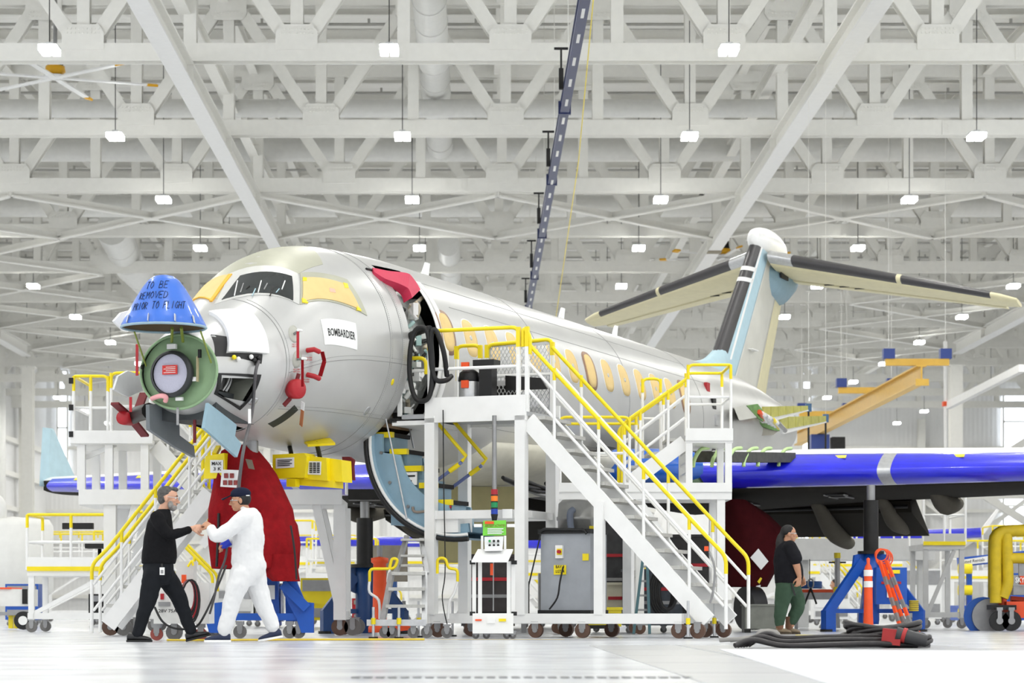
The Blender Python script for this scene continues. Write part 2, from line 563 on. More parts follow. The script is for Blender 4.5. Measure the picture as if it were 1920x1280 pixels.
girder(-22.1, 70, 121, 'white crane girder at the far left, ending above the left stand', 0)
girder(23.6, 70, 120, 'white crane girder at the far right, ending at the column', 0)
for x, z in ((-6.9, 14.7), (8.35, 15.3), (23.6, 14.7)):
    MB().ibar((x, 40, z), (x, YF - 1, z), 0.3, 0.4, 0.04, (0, 0, 1)).build('roof_beam', STEEL, ceiling)

# free standing columns
def column(x, y, w, z1, label):
    t = thing('steel_column', label, 'column', (x, y, 0), group='steel columns')
    MB().ibar((0, 0, 0.05), (0, 0, z1), w, w, 0.06).build('shaft', STEEL, t)
    MB().box((0, 0, 0.025), (w * 1.5, w * 1.5, 0.05)).build('base_plate', STEEL, t)
    MB().box((0, 0, z1 + 0.03), (w * 1.4, w * 1.2, 0.06)).build('cap_plate', STEEL, t)
    return t
cR = column(23.6, 120.4, 0.6, 12.25, 'white steel column at the right under the end of a crane girder')
for s in (-1, 1):
    MB().bar((0.3, 0, 6.6), (7.0, 0, 6.6 + s * 4.2), 0.3, 0.35).build('brace', STEEL, cR)
MB().bar((0.3, 0, 5.9), (7.4, 0, 5.9), 0.25, 0.3).build('strut', STEEL, cR)
column(31.0, 120.4, 0.6, 13.3, 'white steel column near the right edge of the photo')
column(-22.1, 121.4, 0.55, 12.25, 'white steel column under the end of the left crane girder')

# hall ducts
DUCT = mat('duct_paint', (226, 226, 222), 0.45, var=0.03)
def duct(pts, r, label, rings=3.0, cat='duct'):
    t = thing('air_duct', label, cat, pts[0], group='ventilation ducts')
    for q in (pts[0], pts[-1]):
        if q[2] > 12:
            MB().tube([Vector(q) - Vector(pts[0]) + V(0, 0, r), V(q[0], q[1], ZR) - Vector(pts[0])], .02, 5).build('hanger_rod', STEEL, t)
    p0 = Vector(pts[0])
    P = [Vector(p) - p0 for p in pts]
    MB().tube(P, r, 24).build('duct_shell', DUCT, t)
    for a, b in zip(P, P[1:]):
        L = (b - a).length
        n = int(L / rings)
        for i in range(1, n + 1):
            c = a + (b - a) * (i / (n + 0.5))
            d = (b - a).normalized() * 0.03
            MB().tube([c - d, c + d], r + 0.02, 24).build('seam_ring', DUCT, t)
    return t
duct([(-1.12, 40, 15.38), (-1.12, 79.6, 15.38)], 0.42, 'wide round white duct running away from the camera, left of the blue rail', 2.2)
duct([(-29.9, 70.2, 14.68), (38.9, 70.2, 14.68)], 0.26, 'thin white duct crossing behind the second truss', 8)
duct([(-29.9, 80.2, 15.38), (38.9, 80.2, 15.38)], 0.4, 'thick grey duct crossing behind the third truss', 7)
duct([(-29.9, 89.5, 15.05), (38.9, 89.5, 15.05)], 0.4, 'thick duct crossing behind the fourth truss', 7)
duct([(-0.98, 92, 14.0), (-0.98, 140, 14.0)], 0.42, 'round white duct farther back behind the cross braces', 3)
duct([(-13.6, 92, 14.6), (-13.6, 97, 13.9), (-13.6, 125, 13.9)], 0.62, 'round duct with an elbow above the blue nose cone', 2.5)
duct([(-29.0, 148, 0), (-29.0, 148, 14)], 0.7, 'tall upright white duct in the far left corner', 3)
duct([(-22.3, 84.0, 4.0), (-22.3, 120.6, 4.0)], 0.62, 'fat horizontal white pipe along the left wall', 3)

# ceiling fan
f = thing('ceiling_fan', 'big white ceiling fan with yellow blade tips, top left', 'fan', (-10.6, 62.0, 13.78))
MB().cyl((0, 0, 0.55), (0, 0, 3.3), 0.05).build('down_rod', GREY, f)
MB().lathe([(0.0, 0.62), (0.16, 0.6), (0.2, 0.35), (0.2, 0.3), (0.0, 0.3)]).build('motor', DARK, f)
MB().lathe([(0.0, 0.3), (0.24, 0.29), (0.26, 0.15), (0.14, 0.06), (0.0, 0.05)]).build('gearbox', mat('fan_yellow', (230, 172, 20), 0.4), f)
MB().lathe([(0, 0.06), (0.3, 0.05), (0.3, 0.0), (0, -0.02)]).build('hub', WHITE, f)
for i in range(6):
    a = math.radians(20 + 60 * i)
    d = V(math.cos(a), math.sin(a), 0)
    b = MB().bar(d * 0.2, d * 2.35, 0.17, 0.035).build('blade', WHITE, f)
    MB().bar(d * 2.35, d * 2.62, 0.2, 0.06, (0.3 * d.y, -0.3 * d.x, 1)).build('blade_tip', mat('fan_yellow', (230, 172, 20)), b)

f2 = dup(f, (9.67, 95.0, 14.0), .3, 'distant ceiling fan with yellow and black motor behind the tailplane')
# blue conveyor rail and yellow cord hanging from the roof
RB = mat('rail_blue', (17, 34, 86), 0.4, var=0.05)
r = thing('overhead_rail', 'long dark blue overhead rail running down the middle of the ceiling', 'rail', (2.0, 34, 11.38))
MB().lo((-0.1, 0, 0), (0.1, 92, 0.03)).build('lower_flange', RB, r)
MB().lo((-0.075, 0, 0.03), (-0.05, 92, 0.22)).build('side_plate', RB, r)
MB().lo((0.05, 0, 0.03), (0.075, 92, 0.22)).build('side_plate', RB, r)
MB().lo((-0.1, 0, 0.22), (0.1, 92, 0.25)).build('upper_flange', RB, r)
for k in range(10):
    Y = TY0 + TSP * k - 34 - 6
    h = MB().lo((-0.17, Y - 0.03, 0.2), (-0.13, Y + 0.03, 0.95)).build('hanger', DARK, r)
    MB().lo((-0.2, Y - 0.05, 0.1), (-0.1, Y + 0.05, 0.55)).build('hanger_clamp', DARK, h)
    MB().lo((-0.3, Y - 0.02, 0.95), (0.0, Y + 0.02, 1.0)).build('hanger_plate', DARK, h)
    MB().tube([(0, Y, 0.24), (0, Y, 6.3)], 0.01, 5).build('hanger_rod', STEEL, r)
    MB().lo((-0.14, Y + 2, -0.02), (0.14, Y + 2.12, 0.27)).build('joint_plate', RB, r)
for i in range(46):
    MB().lo((-0.03, 1 + 2 * i, -0.012), (0.03, 1.7 + 2 * i, -0.001)).build('slot', PAPER, r)
MB().tube([at(1116, -40, 46), at(1085, 300, 64), at(1040, 612, 90)], 0.014, 6).build('rope_line', YEL, label='thin yellow cord slanting down beside the blue rail', cat='cord')

# high bay lamps
LAMPM = mat('lamp_panel', (255, 255, 250), 0.4, emit=26.0)
lh = MB().lo((-0.21, -0.3, 0.09), (0.21, 0.3, 0.13)).lo((-0.08, -0.08, 0.09), (0.08, 0.08, 0.2)).mesh('housing', ALU)
lp = MB().lo((-0.2, -0.32, -0.03), (-0.025, 0.32, 0.09)).mesh('light_panel', LAMPM)
lp2 = MB().lo((0.025, -0.32, -0.03), (0.2, 0.32, 0.09)).mesh('light_panel', LAMPM)
lc = MB().tube([(0, 0, 0.2), (0, 0, 4.83)], 0.012, 5).mesh('hanging_cable', DARK)
ld = bpy.data.lights.new('lamp_light', 'AREA')
ld.shape = 'RECTANGLE'; ld.size = 0.5; ld.size_y = 0.44
ld.energy = LAMP_W
ld.color = (1.0, 0.985, 0.95)
for r_ in range(-5, 12):
    Y = 55.1 + 10.1 * r_
    seen = 0
    for j in range(-2, 6):
        X = -9.55 + 7.63 * j
        px, py = CX + F * X / Y if Y > 1 else -1, CY - F * 12.5 / Y if Y > 1 else -1
        inside = 0 < px < 1920 and 0 < py
        if r_ >= 5 and not inside: continue
        if inside:
            seen += 1
            lab = 'twin-panel white high bay lamp, %s from the left in the %s lamp row' % (ORD[seen - 1], ORD[r_])
        else:
            lab = 'twin-panel white high bay lamp hanging outside the photo'
        t = thing('high_bay_lamp', lab, 'ceiling lamp', (X, Y, 12.88), group='high bay lamps' if inside else 'high bay lamps outside the photo')
        obj('housing', lh, t); obj('light_panel', lp, t); obj('light_panel', lp2, t); obj('hanging_cable', lc, t)
        lo_ = bpy.data.objects.new('lamp_light', ld)
        COL.objects.link(lo_)
        lo_.parent = t
        lo_.location = (0, 0, -0.06)
# ================================================================== the aircraft
ac = thing('business_jet', 'unpainted silver twin jet under assembly with blue nose cone raised', 'aircraft', tuple(AO), ARZ)
SKIN = mat('bare_fuselage_skin', (192, 192, 190), 0.34, 0.3, var=0.05, scale=1.4, bump=0.03, bscale=3)
OLV = mat('olive_primer', (176, 176, 158), 0.45, 0.1, var=0.06, scale=3)
WSK = mat('white_skin', (240, 240, 238), 0.3, var=0.02)
UNDER = mat('wing_underside', (42, 39, 34), 0.85, var=0.08, scale=2)  # base colour darkened to take in the shade below the inboard wing
FT = [(-5.5, 3.67, 2.78, .52), (-5.2, 3.83, 2.70, .62), (-4.8, 4.0, 2.63, .74), (-4.4, 4.2, 2.58, .86), (-4.0, 4.5, 2.54, .96), (-3.5, 4.84, 2.5, 1.06), (-2.9, 5.06, 2.47, 1.16), (-2.3, 5.17, 2.45, 1.23), (-1.6, 5.22, 2.44, 1.29), (-.6, 5.26, 2.44, 1.335), (0.5, 5.27, 2.44, 1.345), (6, 5.27, 2.44, 1.345), (13.6, 5.27, 2.48, 1.345), (15.5, 5.26, 2.68, 1.30), (17.5, 5.22, 2.98, 1.08), (19.5, 5.12, 3.35, .80), (21.5, 4.98, 3.72, .5), (22.6, 4.9, 3.95, .34)]
def fs(t):
    T = FT
    t = max(T[0][0], min(T[-1][0], t))
    i = 0
    while i < len(T) - 2 and t > T[i + 1][0]:
        i += 1
    a, b = T[i], T[i + 1]
    p, n = T[max(0, i - 1)], T[min(len(T) - 1, i + 2)]
    h = b[0] - a[0]
    u = (t - a[0]) / h
    out = []
    for k in (1, 2, 3):
        d = (b[k] - a[k]) / h
        ma = d if p is a else ((a[k] - p[k]) / (a[0] - p[0]) + d) / 2
        mb = d if n is b else ((n[k] - b[k]) / (n[0] - b[0]) + d) / 2
        if abs(d) < 1e-9: ma = mb = 0
        out.append(a[k] * (2 * u ** 3 - 3 * u * u + 1) + ma * h * (u ** 3 - 2 * u * u + u) + b[k] * (3 * u * u - 2 * u ** 3) + mb * h * (u ** 3 - u * u))
    return out
def fp(t, ph, off=0.0):        # point of the skin; ph from the crown towards port
    def q(t, ph):
        a, b, w = fs(t)
        return V(t, -w * math.sin(ph), (a + b) / 2 + (a - b) / 2 * math.cos(ph))
    p = q(t, ph)
    if off:
        n = (q(t, ph + .01) - q(t, ph - .01)).cross(q(t + .01, ph) - q(t - .01, ph)).normalized()
        if n.dot(V(0, p.y, p.z - 3.9)) < 0: n = -n
        p = p + n * off
    return p
def fpx(px, py):               # (t, ph) of the skin seen at a place of the photograph
    d = at(px, py, 1.0) - V(0, 0, H)
    best = None
    Y = 27.0
    def val(Y):
        P = V(0, 0, H) + d * Y - AO
        t, y, z = P.dot(AX), P.dot(AY), P.z
        if t < -5.5 or t > 22: return 9, t, y, z
        a, b, w = fs(t)
        return math.hypot(y / w, (z - (a + b) / 2) / ((a - b) / 2)) - 1, t, y, z
    while Y < 60:
        v = val(Y)
        if best is None or v[0] < best[0]:
            best = (v[0], Y)
        if v[0] < 0:
            lo, hi = Y - 0.1, Y
            for _ in range(18):
                m = (lo + hi) / 2
                if val(m)[0] < 0: hi = m
                else: lo = m
            best = (0, hi)
            break
        Y += 0.1
    v, t, y, z = val(best[1])
    a, b, w = fs(t)
    return t, math.atan2(-y / w, (z - (a + b) / 2) / ((a - b) / 2))
def patch(name, quad, m, parent, off=0.006, n=8, px=True, inner=None):   # curved sheet lying on the skin
    c = [fpx(*q) for q in quad] if px else quad
    L = lambda u, v: tuple((c[0][k] * (1 - u) + c[1][k] * u) * (1 - v) + (c[3][k] * (1 - u) + c[2][k] * u) * v for k in (0, 1))
    P = lambda u, v, o: fp(*L(u, v), o)
    mb = MB()
    g = [[P(i / n, j / n, off) for i in range(n + 1)] for j in range(n + 1)]
    keep = lambda i, j: inner is None or not (inner <= (i + .5) / n <= 1 - inner and inner <= (j + .5) / n <= 1 - inner)
    mb.add([p for r in g for p in r], [(j * (n + 1) + i, j * (n + 1) + i + 1, (j + 1) * (n + 1) + i + 1, (j + 1) * (n + 1) + i) for j in range(n) for i in range(n) if keep(i, j)], True)
    E = [(i / n, 0) for i in range(n)] + [(1, i / n) for i in range(n)] + [(1 - i / n, 1) for i in range(n)] + [(0, 1 - i / n) for i in range(n)]
    mb.loft([[P(u, v, off) for u, v in E], [P(u, v, -0.01) for u, v in E]], caps=False, smooth=False)
    o = mb.build(name, m, parent)
    o['q'] = 0; del o['q']
    return o, P
def oval(name, c, a, b, m, parent, off=0.005, p=2.6, n=28, rot=0.0):   # rounded sheet on the skin; c=(t,ph), half sizes in m
    R = (fs(c[0])[0] - fs(c[0])[1]) / 2
    def ring(s):
        out = []
        for k in range(n):
            an = 2 * math.pi * k / n
            x = math.copysign(abs(math.cos(an)) ** (2 / p), math.cos(an)) * a * s
            y = math.copysign(abs(math.sin(an)) ** (2 / p), math.sin(an)) * b * s
            x, y = x * math.cos(rot) - y * math.sin(rot), x * math.sin(rot) + y * math.cos(rot)
            out.append((c[0] + x, c[1] + y / R))
        return out
    mb = MB()
    rs = [[fp(*q, -0.01) for q in ring(1)]] + [[fp(*q, off) for q in ring(s)] for s in (1, .66, .33)]
    mb.loft(rs, caps=False)
    mb.add(rs[-1], [tuple(range(n))])
    return mb.build(name, m, parent)

# skin with the door and nose bay openings
ts = [-5.5 + .1 * i for i in range(62)] + [.7 + .4 * i for i in range(33)] + [13.8 + .35 * i for i in range(26)]
NPH = 96
DOOR = (-1.5, -0.6, 0.62, 2.55)
BAY = [fpx(412, 704), fpx(484, 706), fpx(451, 762), fpx(408, 736)]
bt0, bt1 = min(b[0] for b in BAY) + .02, max(b[0] for b in BAY) - .02
bp0, bp1 = min(b[1] for b in BAY) + .03, max(b[1] for b in BAY) - .12
mb = MB()
vs = [fp(t, 2 * math.pi * k / NPH) for t in ts for k in range(NPH)]
ff = []
for i in range(len(ts) - 1):
    tm = (ts[i] + ts[i + 1]) / 2
    for k in range(NPH):
        ph = 2 * math.pi * (k + .5) / NPH
        if DOOR[0] < tm < DOOR[1] and DOOR[2] < ph < DOOR[3]: continue
        if bt0 < tm < bt1 and bp0 < ph < bp1: continue
        if tm < -4.3 and abs(ph - math.pi) < .34 and tm > -5.3: continue      # nose wheel bay
        l = (k + 1) % NPH
        ff.append((i * NPH + k, (i + 1) * NPH + k, (i + 1) * NPH + l, i * NPH + l))
mb.add(vs, ff, True)
mb.add(vs[-NPH:], [tuple(range(NPH))])
fus = mb.build('fuselage', SKIN, ac)
# cabin lining and floor seen through the doorway
INT = mat('cabin_insulation', (206, 210, 206), 0.6, var=0.35, scale=9, bump=0.8, bscale=14)
MB().loft([[fp(t, .5 + 2.2 * k / 20, -0.30) for k in range(21)] for t in (-2.0, -0.2)], closed=False).build('cabin_liner', INT, ac)
MB().lo((-2.2, -.74, 2.84), (0.4, .74, 2.9)).build('cabin_floor', mat('tan_floor', (150, 124, 96), .7), ac)
random.seed(4)
CB = [mat('bundle_white', (228, 230, 226), .5), mat('bundle_white', (0,0,0)), PAPER, DARK, mat('bundle_teal', (150, 180, 176), .6), mat('bundle_tan', (196, 184, 160), .6), GREY, BLK, PAPER]
for i in range(64):
    t0 = random.uniform(-1.45, -.65); ph = random.uniform(.7, 2.3)
    p = fp(t0, ph, -random.uniform(.1, .26)); q = fp(t0 + random.uniform(-.35, .35), ph + random.uniform(-.2, .25), -random.uniform(.1, .26))
    if i % 3 == 0:
        MB().box((p + q) / 2, (random.uniform(.06, .2), .08, random.uniform(.06, .2)), random.uniform(0, 3)).build('equipment_unit', random.choice(CB), ac)
    else:
        MB().tube(smoothpts([p, (p + q) / 2 + V(0, random.uniform(-.06, .06), .03), q], 4), random.uniform(.012, .035), 6).build('wire_bundle', random.choice(CB), ac)
# door surround
for t0, t1, m, nm in ((-.6, -.5, WSK, 'door_frame'), (-.44, -.3, PAPER, 'protective_sheet')):
    MB().loft([[fp(t, .75 + 1.3 * k / 24, o) for k in range(25)] for t, o in ((t0, .0), (t0, .012), (t1, .012), (t1, 0))], closed=False).build(nm, m, ac)
# red bumper over the door head
RB_ = mat('pink_red_foam', (196, 44, 78), .6, var=.06)
tp = smoothpts([V(*q, 0) for q in ((696, 505), (722, 514), (745, 520), (757, 527), (768, 541), (775, 553))], 4)
bt_ = smoothpts([V(*q, 0) for q in ((699, 513), (716, 528), (736, 539), (751, 550), (756, 559), (758, 567))], 4)
rs = []
for k, (a, b) in enumerate(zip(tp, bt_)):
    ca, cb = fpx(a.x, a.y), fpx(b.x, b.y)
    o = .03 + .1 * min(1, k / 12)
    rs.append([fp(*ca, -.01), fp(*ca, o), fp(*cb, o), fp(*cb, -.01)])
MB().loft(rs, smooth=False).build('door_head_bumper', RB_, ac)
MB().tube([fp(*fpx(697, 507), .01), fp(*fpx(686, 505), .01)], .018, 6).build('bumper_strap', BLK, ac)

# cockpit glazing
crown, _ = patch('cockpit_crown', [(-4.4, .0), (-2.2, .0), (-2.9, .62), (-4.05, .62)], OLV, ac, .003, 10, px=False)
patch('cockpit_crown', [(-4.4, .0), (-2.2, .0), (-2.9, -.62), (-4.05, -.62)], OLV, ac, .003, 10, px=False)
fr, _ = patch('window_frame', [(432, 513), (558, 513), (560, 571), (402, 571)], mat('frame_silver', (208, 208, 204), .4, .2), ac, .008, 8)
gl, _ = patch('windshield', [(451, 518), (547, 519), (549, 564), (416, 563)], GLASS, fr, .014, 8)
for i in range(9):
    a = (-3.55 + .12 * i, 1.0 + .05 * (i % 4))
    MB().tube([fp(*fpx(440 + 11 * i, 556 - 6 * (i % 3)), .016), fp(*fpx(446 + 11 * i, 528 + 5 * (i % 4)), .016)], .008, 5).build('cockpit_part', (PAPER, GREY, DARK, LBLUE)[i % 4], gl)
fr2, _ = patch('window_frame', [(562, 512), (650, 524), (688, 592), (562, 571)], OLV, ac, .008, 8)
mk, _ = patch('paper_mask', [(567, 522), (648, 534), (674, 581), (566, 566)], MASK, fr2, .016, 8)
for q in ([(567, 521), (574, 522), (574, 528), (567, 528)], [(642, 531), (650, 533), (652, 541), (645, 541)], [(667, 575), (674, 579), (676, 584), (668, 582)], [(565, 560), (571, 562), (577, 569), (566, 568)]):
    patch('tape', q, YEL, mk, .02, 2)
patch('mask_cross', [(616, 541), (626, 543), (628, 550), (617, 548)], mat('pale_red', (240, 190, 170), .8), mk, .019, 2)
fm, _ = patch('front_paper_mask', [(372, 531), (434, 516), (396, 564), (353, 567)], MASK, ac, .016, 8)
patch('tape', [(429, 516), (436, 515), (398, 566), (393, 566)], mat('orange_tape', (238, 180, 60), .7), fm, .02, 4)
patch('tape', [(353, 566), (396, 562), (397, 565), (354, 569)], mat('orange_tape', (238, 180, 60), .7), fm, .02, 4)

# cabin windows, fourteen on the port side
w0, w1 = fpx(838, 622), fpx(1284, 744)
FRB = mat('window_frame_brown', (150, 116, 92), .5)
for i in range(14):
    c = (w0[0] + (w1[0] - w0[0]) * i / 13, w0[1] + (w1[1] - w0[1]) * i / 13)
    big = i in (0, 7, 13)
    if big:
        wf = oval('window_surround', c, .27, .33, FRB, ac, .006, 2.8)
    wm = oval('window_mask', c, .235 if not big else .19, .275, MASK, wf if big else ac, .016 if big else .008, 2.8)
    if not big:
        oval('mask_border', c, .25, .29, PAPER, wm, .005, 2.8)
        oval('mask_dot', c, .035, .035, ALU, wm, .014, 2)

# skin joints and small fittings
JN = mat('joint_line', (150, 150, 148), .5)
for t in (-4.35, -2.05, -1.72, 3.4, 7.6, 11.9):
    MB().tube([fp(t, math.pi * k / 40, .0) for k in range(41)], .007, 4).build('skin_joint', JN, ac)
for ph, a, b in ((1.72, -4.3, -1.55), (2.3, -4.2, -1.6), (.75, -.3, 12), (1.02, .2, 13), (2.2, -.4, 12)):
    MB().tube([fp(a + (b - a) * k / 20, ph, 0) for k in range(21)], .005, 4).build('skin_joint', JN, ac)
for t in (-4.3, -1.68, -2.0):
    rv = MB()
    for k in range(110):
        rv.box(fp(t, .35 + 2.1 * k / 110, .0), (.008, .008, .008))
    rv.build('rivet_row', JN, ac, kind='stuff')
for ph in (1.68, 2.26):
    rv = MB()
    for k in range(80):
        rv.box(fp(-4.2 + 2.5 * k / 80, ph, .0), (.008, .008, .008))
    rv.build('rivet_row', JN, ac, kind='stuff')
pl, PP = patch('company_placard', [(600, 599), (666, 606), (669, 656), (608, 646)], PAPER, ac, .008, 10)
vs_, f_, _, _ = text_geo('BOMBARDIER')
MB().add([PP(.13 + .80 * x, .67 - .30 * y, .011) for x, y in vs_], f_).build('lettering', INK, pl)
for px_, py_, r_ in ((551, 626, .085), (557, 673, .085), (575, 657, .03), (575, 702, .03)):
    c = fpx(px_, py_)
    d = oval('sensor_plate', c, r_, r_ * 1.3, mat('plate_grey', (182, 182, 172), .5), ac, .006, 2, 18)
    p, q = fp(*c, .01), fp(c[0], c[1], .12)
    if r_ > .05:
        MB().cyl(p, q, .018).build('probe_stem', GREY, d)
        MB().cyl(q + V(.04, 0, 0), q + V(-.12, -.03, -.01), .017).build('probe_cover', PAPER, d)
        MB().bar(q + V(-.12, -.03, -.03), q + V(-.13, -.035, -.36), .035, .006, (1, 0, 0)).build('warning_streamer', RED if py_ > 650 else REDP, d)
    else:
        MB().tube([p, q, q + V(.1, -.02, -.02)], .032, 8).build('probe_cover', REDP, d)
MB().bar(fp(*fpx(592, 660), .1), fp(*fpx(596, 676), .1), .05, .01, (1, 0, 0)).build('warning_streamer', RED, ac)
MB().bar(fp(*fpx(596, 676), .1), fp(*fpx(588, 702), .1), .055, .01, (1, 0, 0)).build('warning_streamer', RED, ac)
for k, (px_, py_) in enumerate(((553, 646), (555, 693), (578, 671), (573, 712))):
    q, P_ = patch('notice_area', [(px_ - 7, py_ - 3), (px_ + 8, py_ - 3), (px_ + 8, py_ + 6), (px_ - 7, py_ + 6)], SKIN, ac, .002, 2)
    for j, s in enumerate(('NO STEP', 'KEEP CLEAR')):
        v2, f2, _, _ = text_geo(s)
        MB().add([P_(.1 + .8 * x, .42 + .45 * j - .3 * y, .005) for x, y in v2], f2).build('lettering', INKR, q)
c = fpx(546, 730)
d = MB().lathe([(0, .02), (.12, .02), (.125, .14), (.1, .17), (0, .17)], fp(*c), 18, Matrix.Rotation(math.radians(90), 3, 'X') @ Matrix.Rotation(math.radians(-25), 3, 'Y')).build('intake_cover', REDP, ac)
for a, b in (((553, 699), (548, 716)), ((538, 742), (526, 755))):
    MB().bar(fp(*fpx(*a), .06), fp(*fpx(*b), .06), .05, .03, (0, -1, 0)).build('cover_strap', mat('dark_red', (110, 18, 26), .6), d)
MB().bar(fp(*fpx(555, 745), .12), fp(*fpx(555, 758), .12), .05, .01, (1, 0, 0)).build('cover_tag', PAPER, d)
MB().bar(fp(*fpx(555, 758), .12), fp(*fpx(555, 786), .11), .05, .01, (1, 0, 0)).build('cover_ribbon', mat('tan_ribbon', (190, 120, 74), .7), d)
patch('slot_opening', [(502, 794), (552, 759), (559, 768), (512, 801)], mat('dark_green_void', (38, 44, 38), .6), ac, .004, 6)
oval('inspection_plate', fpx(688, 770), .05, .07, ALU, ac, .004)
oval('yellow_dot', fpx(736, 716), .035, .045, YEL, ac, .004, 2)
for px_, py_ in ((898, 553), (1146, 632), (1248, 668)):
    c = fpx(px_ - 8, py_ + 4)
    MB().prism([fp(c[0], .0) + V(0, .0, 0), fp(c[0] + .26, .0), fp(c[0] + .34, 0) + V(0, 0, .26), fp(c[0] + .2, 0) + V(0, 0, .26)], (0, .03, 0)).build('blade_antenna', PAPER, ac)
# open nose bay
fr, _ = patch('bay_frame', [(407, 699), (489, 702), (449, 768), (401, 738)], BLK, ac, .012, 12, inner=.12)
q = [fp(*b, -.02) for b in BAY]; q2 = [fp(*b, -.35) + V(0, .12, 0) for b in BAY]
MB().loft([q, q2], smooth=False, caps=False).add(q2, [(0, 1, 2, 3)]).build('bay_liner', mat('bay_grey', (128, 130, 120), .6, var=.1), ac)
cen = sum(q2, Vector()) / 4
for i, (dt, dz, w, h_, m) in enumerate(((-.12, .1, .12, .12, BLK), (.0, .0, .1, .3, GREY), (.1, -.02, .06, .26, ALU), (-.2, -.02, .05, .16, PAPER), (.17, .05, .05, .3, PAPER), (-.14, -.1, .07, .1, DARK))):
    MB().box(cen + V(dt, -.14, dz), (w, .1, h_)).build('bay_unit', m, ac)
for i in range(5):
    MB().tube(smoothpts([cen + V(.02 + .03 * i, -.2, -.16), cen + V(.1 + .02 * i, -.24, -.02), cen + V(.15 + .01 * i, -.2, .16)], 4), .012, 6).build('bay_hose', (PAPER, DARK, ALU)[i % 3], ac)
oval('fill_port', fpx(475, 752), .06, .05, ALU, ac, .008, 4, 20)
# raised white nose panel above a dark gap
patch('nose_gap', [(395, 628), (492, 664), (490, 682), (402, 668)], BLK, ac, .003, 8)
patch('nose_hatch', [(392, 590), (468, 588), (500, 664), (424, 662)], WSK, ac, .05, 10)
for i, (px_, py_) in enumerate(((436, 671), (444, 674), (474, 676), (482, 672), (478, 682), (468, 670))):
    MB().ball(fp(*fpx(px_, py_), .03), .03, 8, 6).build('connector', (YEL, PAPER, BLK, BLK, DARK, PAPER)[i], ac)
MB().tube(smoothpts([fp(*fpx(480, 678), .05), fp(*fpx(472, 700), .06), fp(*fpx(463, 760), .12), V(*apx(458, 835, -1.05)), V(*apx(449, 900, -1.05)), V(*apx(446, 950, -1.0))], 6), .02, 8).build('hanging_hose', mat('hose_grey', (84, 82, 84), .5), ac)
MB().box(apx(468, 780, -1.0), (.02, .03, .17)).build('hose_tag', PAPER, ac)

# radome bulkhead and antenna
ring = [fp(-5.5, 2 * math.pi * k / 48) for k in range(48)]
MB().loft([ring, [p + V(.03, 0, 0) for p in ring], ring], caps=False).add([p + V(.06, (0 - p.y) * .01, 0) for p in ring], [tuple(range(48))]).build('radome_bulkhead', GRN, ac)
MB().tube([p + V(.0, 0, 0) for p in ring], .018, 6, True).build('bulkhead_rim', GRN, ac)
nd = (V(-1, 0, 0)).normalized()
RM = Matrix(((0, 0, -1), (0, 1, 0), (1, 0, 0)))
bc = V(*atx(318, 700, -5.62))
an = MB().lathe([(0, 0), (.2, 0), (.27, .05), (.285, .1), (.27, .15), (.235, .16)], bc + V(.16, 0, 0), 32, RM).build('antenna_rim', mat('antenna_black', (48, 50, 52), .5), ac)
MB().lathe([(.236, .13), (.0, .13)], bc + V(.16, 0, 0), 32, RM).build('antenna_face', mat('antenna_lilac', (190, 190, 208), .6, var=.04, scale=60), an)
rp = MB().lo((bc.x - .0, bc.y - .1, bc.z - .01), (bc.x + .012, bc.y + .1, bc.z + .1))
rp = rp.build('antenna_notice', mat('notice_red', (214, 52, 46), .6), an)
for j in range(4):
    MB().lo((bc.x - .004, bc.y - .08, bc.z + .008 + .022 * j), (bc.x - .001, bc.y + .08 - .03 * (j % 2), bc.z + .015 + .022 * j)).build('notice_line', PAPER, rp)
for px_, py_, w, h_, m in ((324, 650, .12, .06, PAPER), (362, 711, .12, .05, PAPER), (338, 748, .09, .04, PAPER), (376, 663, .03, .1, BLK), (268, 688, .02, .05, DARK), (372, 692, .015, .3, mat('tan_tube', (190, 176, 140), .5))):
    MB().box(V(*atx(px_, py_, -5.5)) + V(-.02, 0, 0), (.04, w, h_)).build('bulkhead_fitting', m, ac)
MB().tube(smoothpts([V(*atx(285, 747, -5.55)), V(*atx(300, 742, -5.62)), V(*atx(311, 744, -5.62)), V(*atx(310, 752, -5.58))], 5), .03, 8).build('pink_ribbon', mat('pink_ribbon', (238, 170, 172), .7), ac)

# raised blue radome cone
rc = V(*atx(307, 614, -5.95))
CONE = mat('radome_blue', (52, 108, 206), .38, var=.05, scale=3, coat=.2)
prof = [(.50, .0), (.502, .03), (.46, .11), (.40, .22), (.33, .345), (.255, .465), (.185, .555), (.12, .603), (.05, .62), (.0, .622)]
rd = MB().lathe(prof, rc, 48).build('radome', CONE, ac)
MB().lathe([(.498, -.002), (.44, .12), (.30, .36), (.1, .58), (0, .6)], rc, 32).build('radome_lining', mat('radome_inside', (96, 80, 56), .7), rd)
MB().tube([rc + V(.5 * math.cos(a * math.pi / 20), .5 * math.sin(a * math.pi / 20), 0) for a in range(40)], .016, 6, True).build('radome_rim', mat('rim_grey', (150, 176, 190), .5), rd)
def cone_pt(u, z, off=.006):      # u sideways in metres at height z above the rim
    r = prof[-1][0]
    for (r0, z0), (r1, z1) in zip(prof, prof[1:]):
        if z0 <= z <= z1:
            r = r0 + (r1 - r0) * (z - z0) / max(1e-6, z1 - z0)
    r = max(r, .05) + off
    a = u / r
    dirc = V(-AX.x * 0 - 1, 0, 0)      # towards the nose
    # towards the camera: aircraft frame direction of -Y world
    c0 = V(-AX.y, -AY.y, 0).normalized()
    s0 = V(AX.x, AY.x, 0).normalized()
    d = c0 * math.cos(a) + s0 * math.sin(a)
    return rc + d * r + V(0, 0, z)
